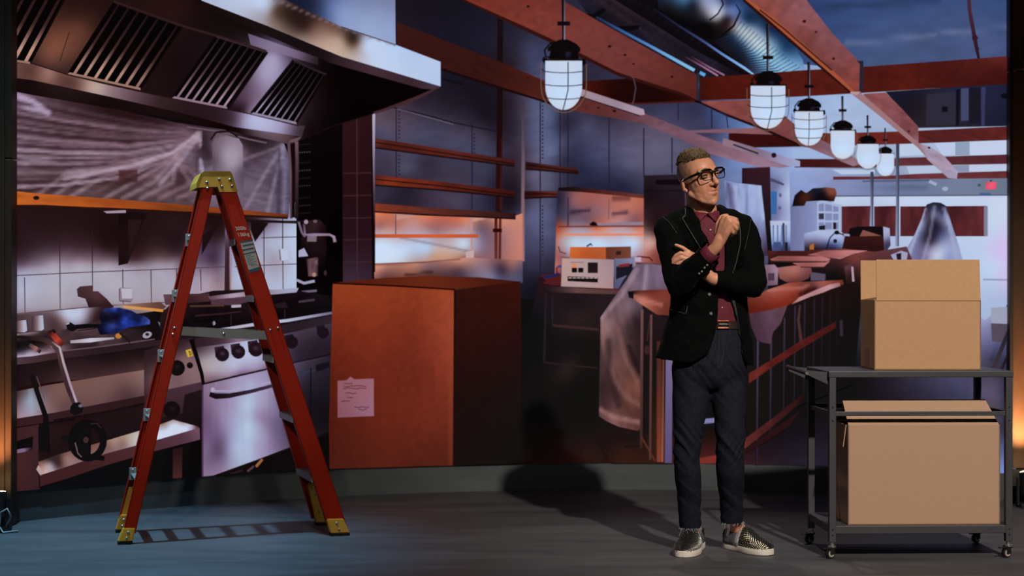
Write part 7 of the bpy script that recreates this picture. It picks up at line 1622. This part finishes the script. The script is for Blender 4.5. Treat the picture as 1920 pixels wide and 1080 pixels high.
for p, q in zip(pl, pl[1:]): prism(bm, [p - Vector((.013, 0, 0)), p + Vector((.013, -.001, 0)), q + Vector((.013, -.001, 0)), q - Vector((.013, 0, 0))], Vector((0, .002, 0)))
bmesh.ops.recalc_face_normals(bm, faces=bm.faces); obj('placket', bm, burg, shirt)
# collar: stand and two leaves
bm = bmesh.new()
def collar_pt(ph, z, a, b2): return M(1322, 398, .045) + Vector((a * sin(ph), -b2 * cos(ph) - .0, z))
n = 60
inn, out, low = [], [], []
for k in range(n + 1):
    ph = .03 + (2 * pi - .06) * k / n
    up = -.002 + .050 * (1 - cos(ph)) / 2
    inn.append(bm.verts.new(collar_pt(ph, up - .004, .068, .069))); out.append(bm.verts.new(collar_pt(ph, up - .004, .073, .074)))
    dp = min(ph, 2 * pi - ph); fr = math.exp(-((dp - .48) / .2) ** 2)
    low.append(bm.verts.new(collar_pt(ph, up - .004 - .030 * min(1, .12 + max(0, dp - .04) / .36) - .012 * fr, .083 + .006 * fr, .086 + .012 * fr)))
for k in range(n):
    bm.faces.new((inn[k], inn[k + 1], out[k + 1], out[k])); bm.faces.new((out[k], out[k + 1], low[k + 1], low[k]))
bmesh.ops.recalc_face_normals(bm, faces=bm.faces); bmesh.ops.solidify(bm, geom=bm.faces[:], thickness=.0025)
obj('collar', bm, burg, shirt, smooth=True)
button(1331, 404, bvS, .0042, pearl, shirt)
# shirt cuff on the raised arm, trouser belt
d = (WR - ER).normalized()
bm = bmesh.new(); c0 = cuffR - d * .03
tube_bm(bm, [c0, c0 + d * .035, c0 + d * .066, c0 + d * .068], [.040, .0395, .0385, .034], 24, cap=False)
bmesh.ops.recalc_face_normals(bm, faces=bm.faces); obj('cuff', bm, burg, shirt, smooth=True)
belt_m = mat('brown_belt', (38, 20, 16), .45); buckle_m = mat('copper_buckle', (150, 70, 44), .28, metal=.8)
V, F = [], []
for k in range(48):
    ph = 2 * pi * k / 48
    for y, e in ((601, .004), (616, .004)): V.append(ring_pt(y, 1344, .142 + e, .104 + e, ph)[:])
for k in range(48): F.append((2 * k, 2 * k + 1, (2 * k + 3) % 96, (2 * k + 2) % 96))
belt = obj('belt', mesh_from(V, F), belt_m, person, smooth=True)
bvB = bvh_of(belt.data)
bm = bmesh.new()
cpt = [hit(x, y, bvB, .006) for x, y in ((1346, 602), (1366, 602), (1366, 615), (1346, 615))]
for i in range(4):
    p, q = cpt[i], cpt[(i + 1) % 4]; cyl_bm(bm, p, q, .0032, n=10); sph_bm(bm, p, .0034, 1)
bk = obj('buckle', bm, buckle_m, belt)
bm = bmesh.new(); cyl_bm(bm, hit(1348, 608, bvB, .007), hit(1368, 608, bvB, .007), .0022, n=8); obj('prong', bm, steel, bk)
h = hit(1341, 605, bvB, .004); bm = bmesh.new(); box_bm(bm, h, (.012, .006, .006), bevel=.001); obj('belt_tip', bm, steel, belt)

# jeans
Jn = Blob()
V, F = [], []
WT = [(610, 1344, .140, .102), (640, 1340, .160, .115), (680, 1332, .172, .125), (705, 1330, .168, .115), (722, 1330, .135, .095), (734, 1330, .075, .06)]
ys = list(range(610, 735, 6))
for y in ys:
    cx, a, b2 = interp(WT, y)
    for k in range(36): V.append(ring_pt(y, cx, a, b2, 2 * pi * k / 36)[:])
for i in range(len(ys) - 1):
    for k in range(36): F.append((i * 36 + k, i * 36 + (k + 1) % 36, (i + 1) * 36 + (k + 1) % 36, (i + 1) * 36 + k))
F.append(tuple(range(36))[::-1]); F.append(tuple(range((len(ys) - 1) * 36, len(ys) * 36)))
Jn.add(V, F)
def leg(pts): Jn.limb([M(*p[:3]) for p in pts], [p[3] for p in pts], 24)
leg([(1296, 690, .055, .090), (1296, 740, .045, .086), (1292, 790, .035, .072), (1288, 830, .025, .063), (1289, 880, .035, .061), (1292, 940, .075, .054), (1294, 985, .10, .051)])
leg([(1363, 690, .06, .088), (1366, 740, .045, .080), (1368, 790, .03, .070), (1370, 832, .02, .064), (1369, 880, .035, .064), (1371, 930, .085, .057), (1373, 975, .12, .053)])
jn = Jn.mesh(.0065, 9, .5)
Pn = get_co(jn); Nn2 = get_no(jn)
z = Pn[:, 2] + 0
def fold(c, w, amp, tilt, seed):
    """a band of creases round a height"""
    g = np.exp(-((z - c) / w) ** 2)
    return g * amp * (vnoise(Pn[:, 0] * 9 + 40, z * 46 + Pn[:, 0] * tilt, seed) - .5)
dsp = fold(.50, .09, .017, 60, 3) + fold(.47, .06, .010, -80, 4) + fold(.24, .09, .010, 40, 5) + fold(.16, .05, .008, -40, 6) + fold(.80, .10, .012, 60, 9) + (vnoise(Pn[:, 0] * 20, z * 12, 12) - .5) * .005
set_co(jn, Pn + Nn2 * dsp[:, None])
# open the hems
jb = bmesh.new(); jb.from_mesh(jn)
hemL, hemR = M(1294, 990, .10).z, M(1373, 980, .12).z
XS = M(1335, 700).x
for sgn, hz in ((-1, hemL), (1, hemR)):
    nf = [f for f in jb.faces if f.calc_center_median().z < .3 and (f.calc_center_median().x - XS) * sgn > 0]
    bmesh.ops.bisect_plane(jb, geom=nf + list({e for f in nf for e in f.edges}) + list({v for f in nf for v in f.verts}), plane_co=(0, 0, hz), plane_no=(0, 0, 1))
bmesh.ops.delete(jb, geom=[v for v in jb.verts if (v.co.x < XS and v.co.z < hemL - .0005) or (v.co.x >= XS and v.co.z < hemR - .0005)], context='VERTS')
jeans = obj('jeans', jb, denim, person, label='dark blue jeans with frayed hems', smooth=True)
fray_m = mat('frayed_threads', (150, 152, 156), .9)
random.seed(8)
for c, zz, r in ((M(1294, 985, .10), hemL, .050), (M(1373, 975, .12), hemR, .051)):
    bm = bmesh.new()
    for k in range(70):
        a = random.uniform(0, 2 * pi); p = Vector((c.x + r * cos(a), c.y + r * sin(a), zz + .004))
        q = p + Vector((random.uniform(-.008, .008), random.uniform(-.008, .008), -random.uniform(.004, .016)))
        tube_bm(bm, [p, (p + q) / 2 + Vector((random.uniform(-.003, .003), -.002, 0)), q], .0006, 4)
    for k in range(4):
        a = -pi / 2 + random.uniform(-1.4, 1.2); p = Vector((c.x + r * cos(a), c.y + r * sin(a), zz + .004)); L = random.uniform(.03, .06)
        tube_bm(bm, [p, p + Vector((.006, -.004, -L * .4)), p + Vector((-.004, -.006, -L))], .0008, 4)
    fr_o = obj('frayed_hem', bm, fray_m, jeans); fr_o['kind'] = 'stuff'
bvN = bvh_of(jeans.data)
stitch = mat('tan_stitching', (70, 62, 48), .8)
for pts in ([(1349, 622), (1347, 660), (1345, 690)], [(1356, 622), (1357, 660), (1352, 684), (1344, 692)]):
    L = line_on(pts, bvN, .0015, 8); bm = bmesh.new(); tube_bm(bm, L, .0006, 5); obj('stitching', bm, stitch, jeans)

# ---- studded slip-on shoes
sole_m = mat('white_sole', (222, 212, 200), .55); stud_m = mat('silver_stud', (244, 236, 216), .18, metal=1.0); leather = mat('black_leather', (24, 22, 20), .45)
grey_panel = mat('grey_suede', (74, 76, 80), .8, noise_amt=.2, noise_scale=90); elastic_m = mat('white_elastic', (170, 166, 166), .8)
def shoe(heel, toe, nm_label, mirror):
    s = empty('shoe', (0, 0, 0), None, None); s.parent = person
    s['label'] = nm_label
    d = (toe - heel); L = d.length; f = d.normalized(); l = Vector((-f.y, f.x, 0)); o = heel - PR; o.z = 0
    def X(u, v, w): return o + f * (u * L) + l * v + Vector((0, 0, w))
    us = [.5 - .5 * cos(pi * i / 44) for i in range(45)]
    def half(u):                                   # half width of the sole along its length
        return .051 * (max(0.0, 1 - ((u - .5) / .5) ** 8)) ** .5 * (0.80 + .26 * math.exp(-((u - .70) / .24) ** 2) + .04 * math.exp(-((u - .1) / .15) ** 2) - .04 * math.exp(-((u - .4) / .15) ** 2)) + .004
    def sway(u): return mirror * .006 * sin(pi * u)
    bm = bmesh.new()
    prof = [(.006, .90), (.0, .97), (.004, 1.0), (.026, 1.0), (.030, .96)]
    rings = []
    for w, k in prof:
        r = [bm.verts.new(X(u, half(u) * k + sway(u), max(w, .001))) for u in us] + [bm.verts.new(X(u, -half(u) * k + sway(u), max(w, .001))) for u in us[::-1]]
        rings.append(r)
    m = len(rings[0])
    for A_, B_ in zip(rings, rings[1:]):
        for k in range(m): bm.faces.new((A_[k], A_[(k + 1) % m], B_[(k + 1) % m], B_[k]))
    bm.faces.new(rings[0][::-1]); bm.faces.new(rings[-1])
    bmesh.ops.recalc_face_normals(bm, faces=bm.faces)
    so_ = obj('sole', bm, sole_m, s, smooth=True)
    def hgt(u):                                    # top line of the upper
        return float(np.interp(u, [0, .06, .2, .36, .48, .62, .78, .92, 1.0], [.092, .092, .086, .092, .114, .086, .062, .050, .031]))
    def upper(u0, u1, nu, a0, a1, na, infl=0.0):
        g = []
        for i in range(nu + 1):
            u = u0 + (u1 - u0) * i / nu; row = []
            hw = half(u) * .97 + infl; ht = hgt(u) - .026 + infl
            for j in range(na + 1):
                a = a0 + (a1 - a0) * j / na         # 0 = his outer sole edge, pi = inner, pi/2 top
                ca, sa = cos(a), sin(a)
                v = hw * (abs(ca) ** .75) * (1 if ca >= 0 else -1); w = .027 + ht * sa ** .8
                row.append((X(u, v * (1 - .35 * max(0, (hgt(u) - .06) / .05) * sa) + sway(u), w)))
            g.append(row)
        return g
    def grid(nm, g, m_, parent, solid=0.0):
        bm = bmesh.new(); R = [[bm.verts.new(p) for p in r] for r in g]
        for A_, B_ in zip(R, R[1:]):
            for k in range(len(A_) - 1): bm.faces.new((A_[k], A_[k + 1], B_[k + 1], B_[k]))
        bmesh.ops.recalc_face_normals(bm, faces=bm.faces)
        if solid: bmesh.ops.solidify(bm, geom=bm.faces[:], thickness=solid)
        return obj(nm, bm, m_, parent, smooth=True)
    vamp = grid('vamp', upper(.44, .9995, 22, 0, pi, 16), leather, s)
    for a0, a1 in ((0, 1.15), (pi - 1.15, pi)):
        grid('quarter', upper(.03, .36, 8, a0, a1, 6), grey_panel, s, .003)
        grid('elastic', upper(.35, .46, 4, a0, a1, 6), elastic_m, s, .003)
    cap_ = [[X(.02 + .03 * abs(cos(a)), (half(.06) * .98) * cos(a), z_) - f * (.010 * sin(a) * 0) for a in np.linspace(0, pi, 9)] for z_ in (.028, .06, .088)]
    cap_ = [[X(.055 - .05 * sin(a), half(.06) * 1.0 * cos(a), z_) for a in np.linspace(0, pi, 11)] for z_ in (.028, .06, .088)]
    grid('heel_tab', cap_, leather, s, .003)
    g = upper(.43, .45, 1, 0, pi, 20, .002)[0]
    bm = bmesh.new(); tube_bm(bm, g, .0022, 8); obj('trim', bm, elastic_m, s, smooth=True)
    # rows of cone studs
    bm = bmesh.new()
    nu = 21
    G1 = upper(.46, .985, nu, .10, pi - .10, 24); G2 = upper(.46, .985, nu, .10, pi - .10, 24, .012)
    for i in range(nu + 1):
        for j in range(25):
            if (i + j) % 2: continue
            p, q = Vector(G1[i][j]), Vector(G2[i][j])
            dd = (q - p).normalized()
            cyl_bm(bm, p - dd * .001, p + dd * .0052, .0032, .0009, 6, True)
    st_ = obj('stud', bm, stud_m, vamp); st_['kind'] = 'stuff'
    return s
shoe(*SHOES[0], 'studded slip-on shoe pointing at the camera', 1)
shoe(*SHOES[1], 'studded slip-on shoe turned sideways', -1)
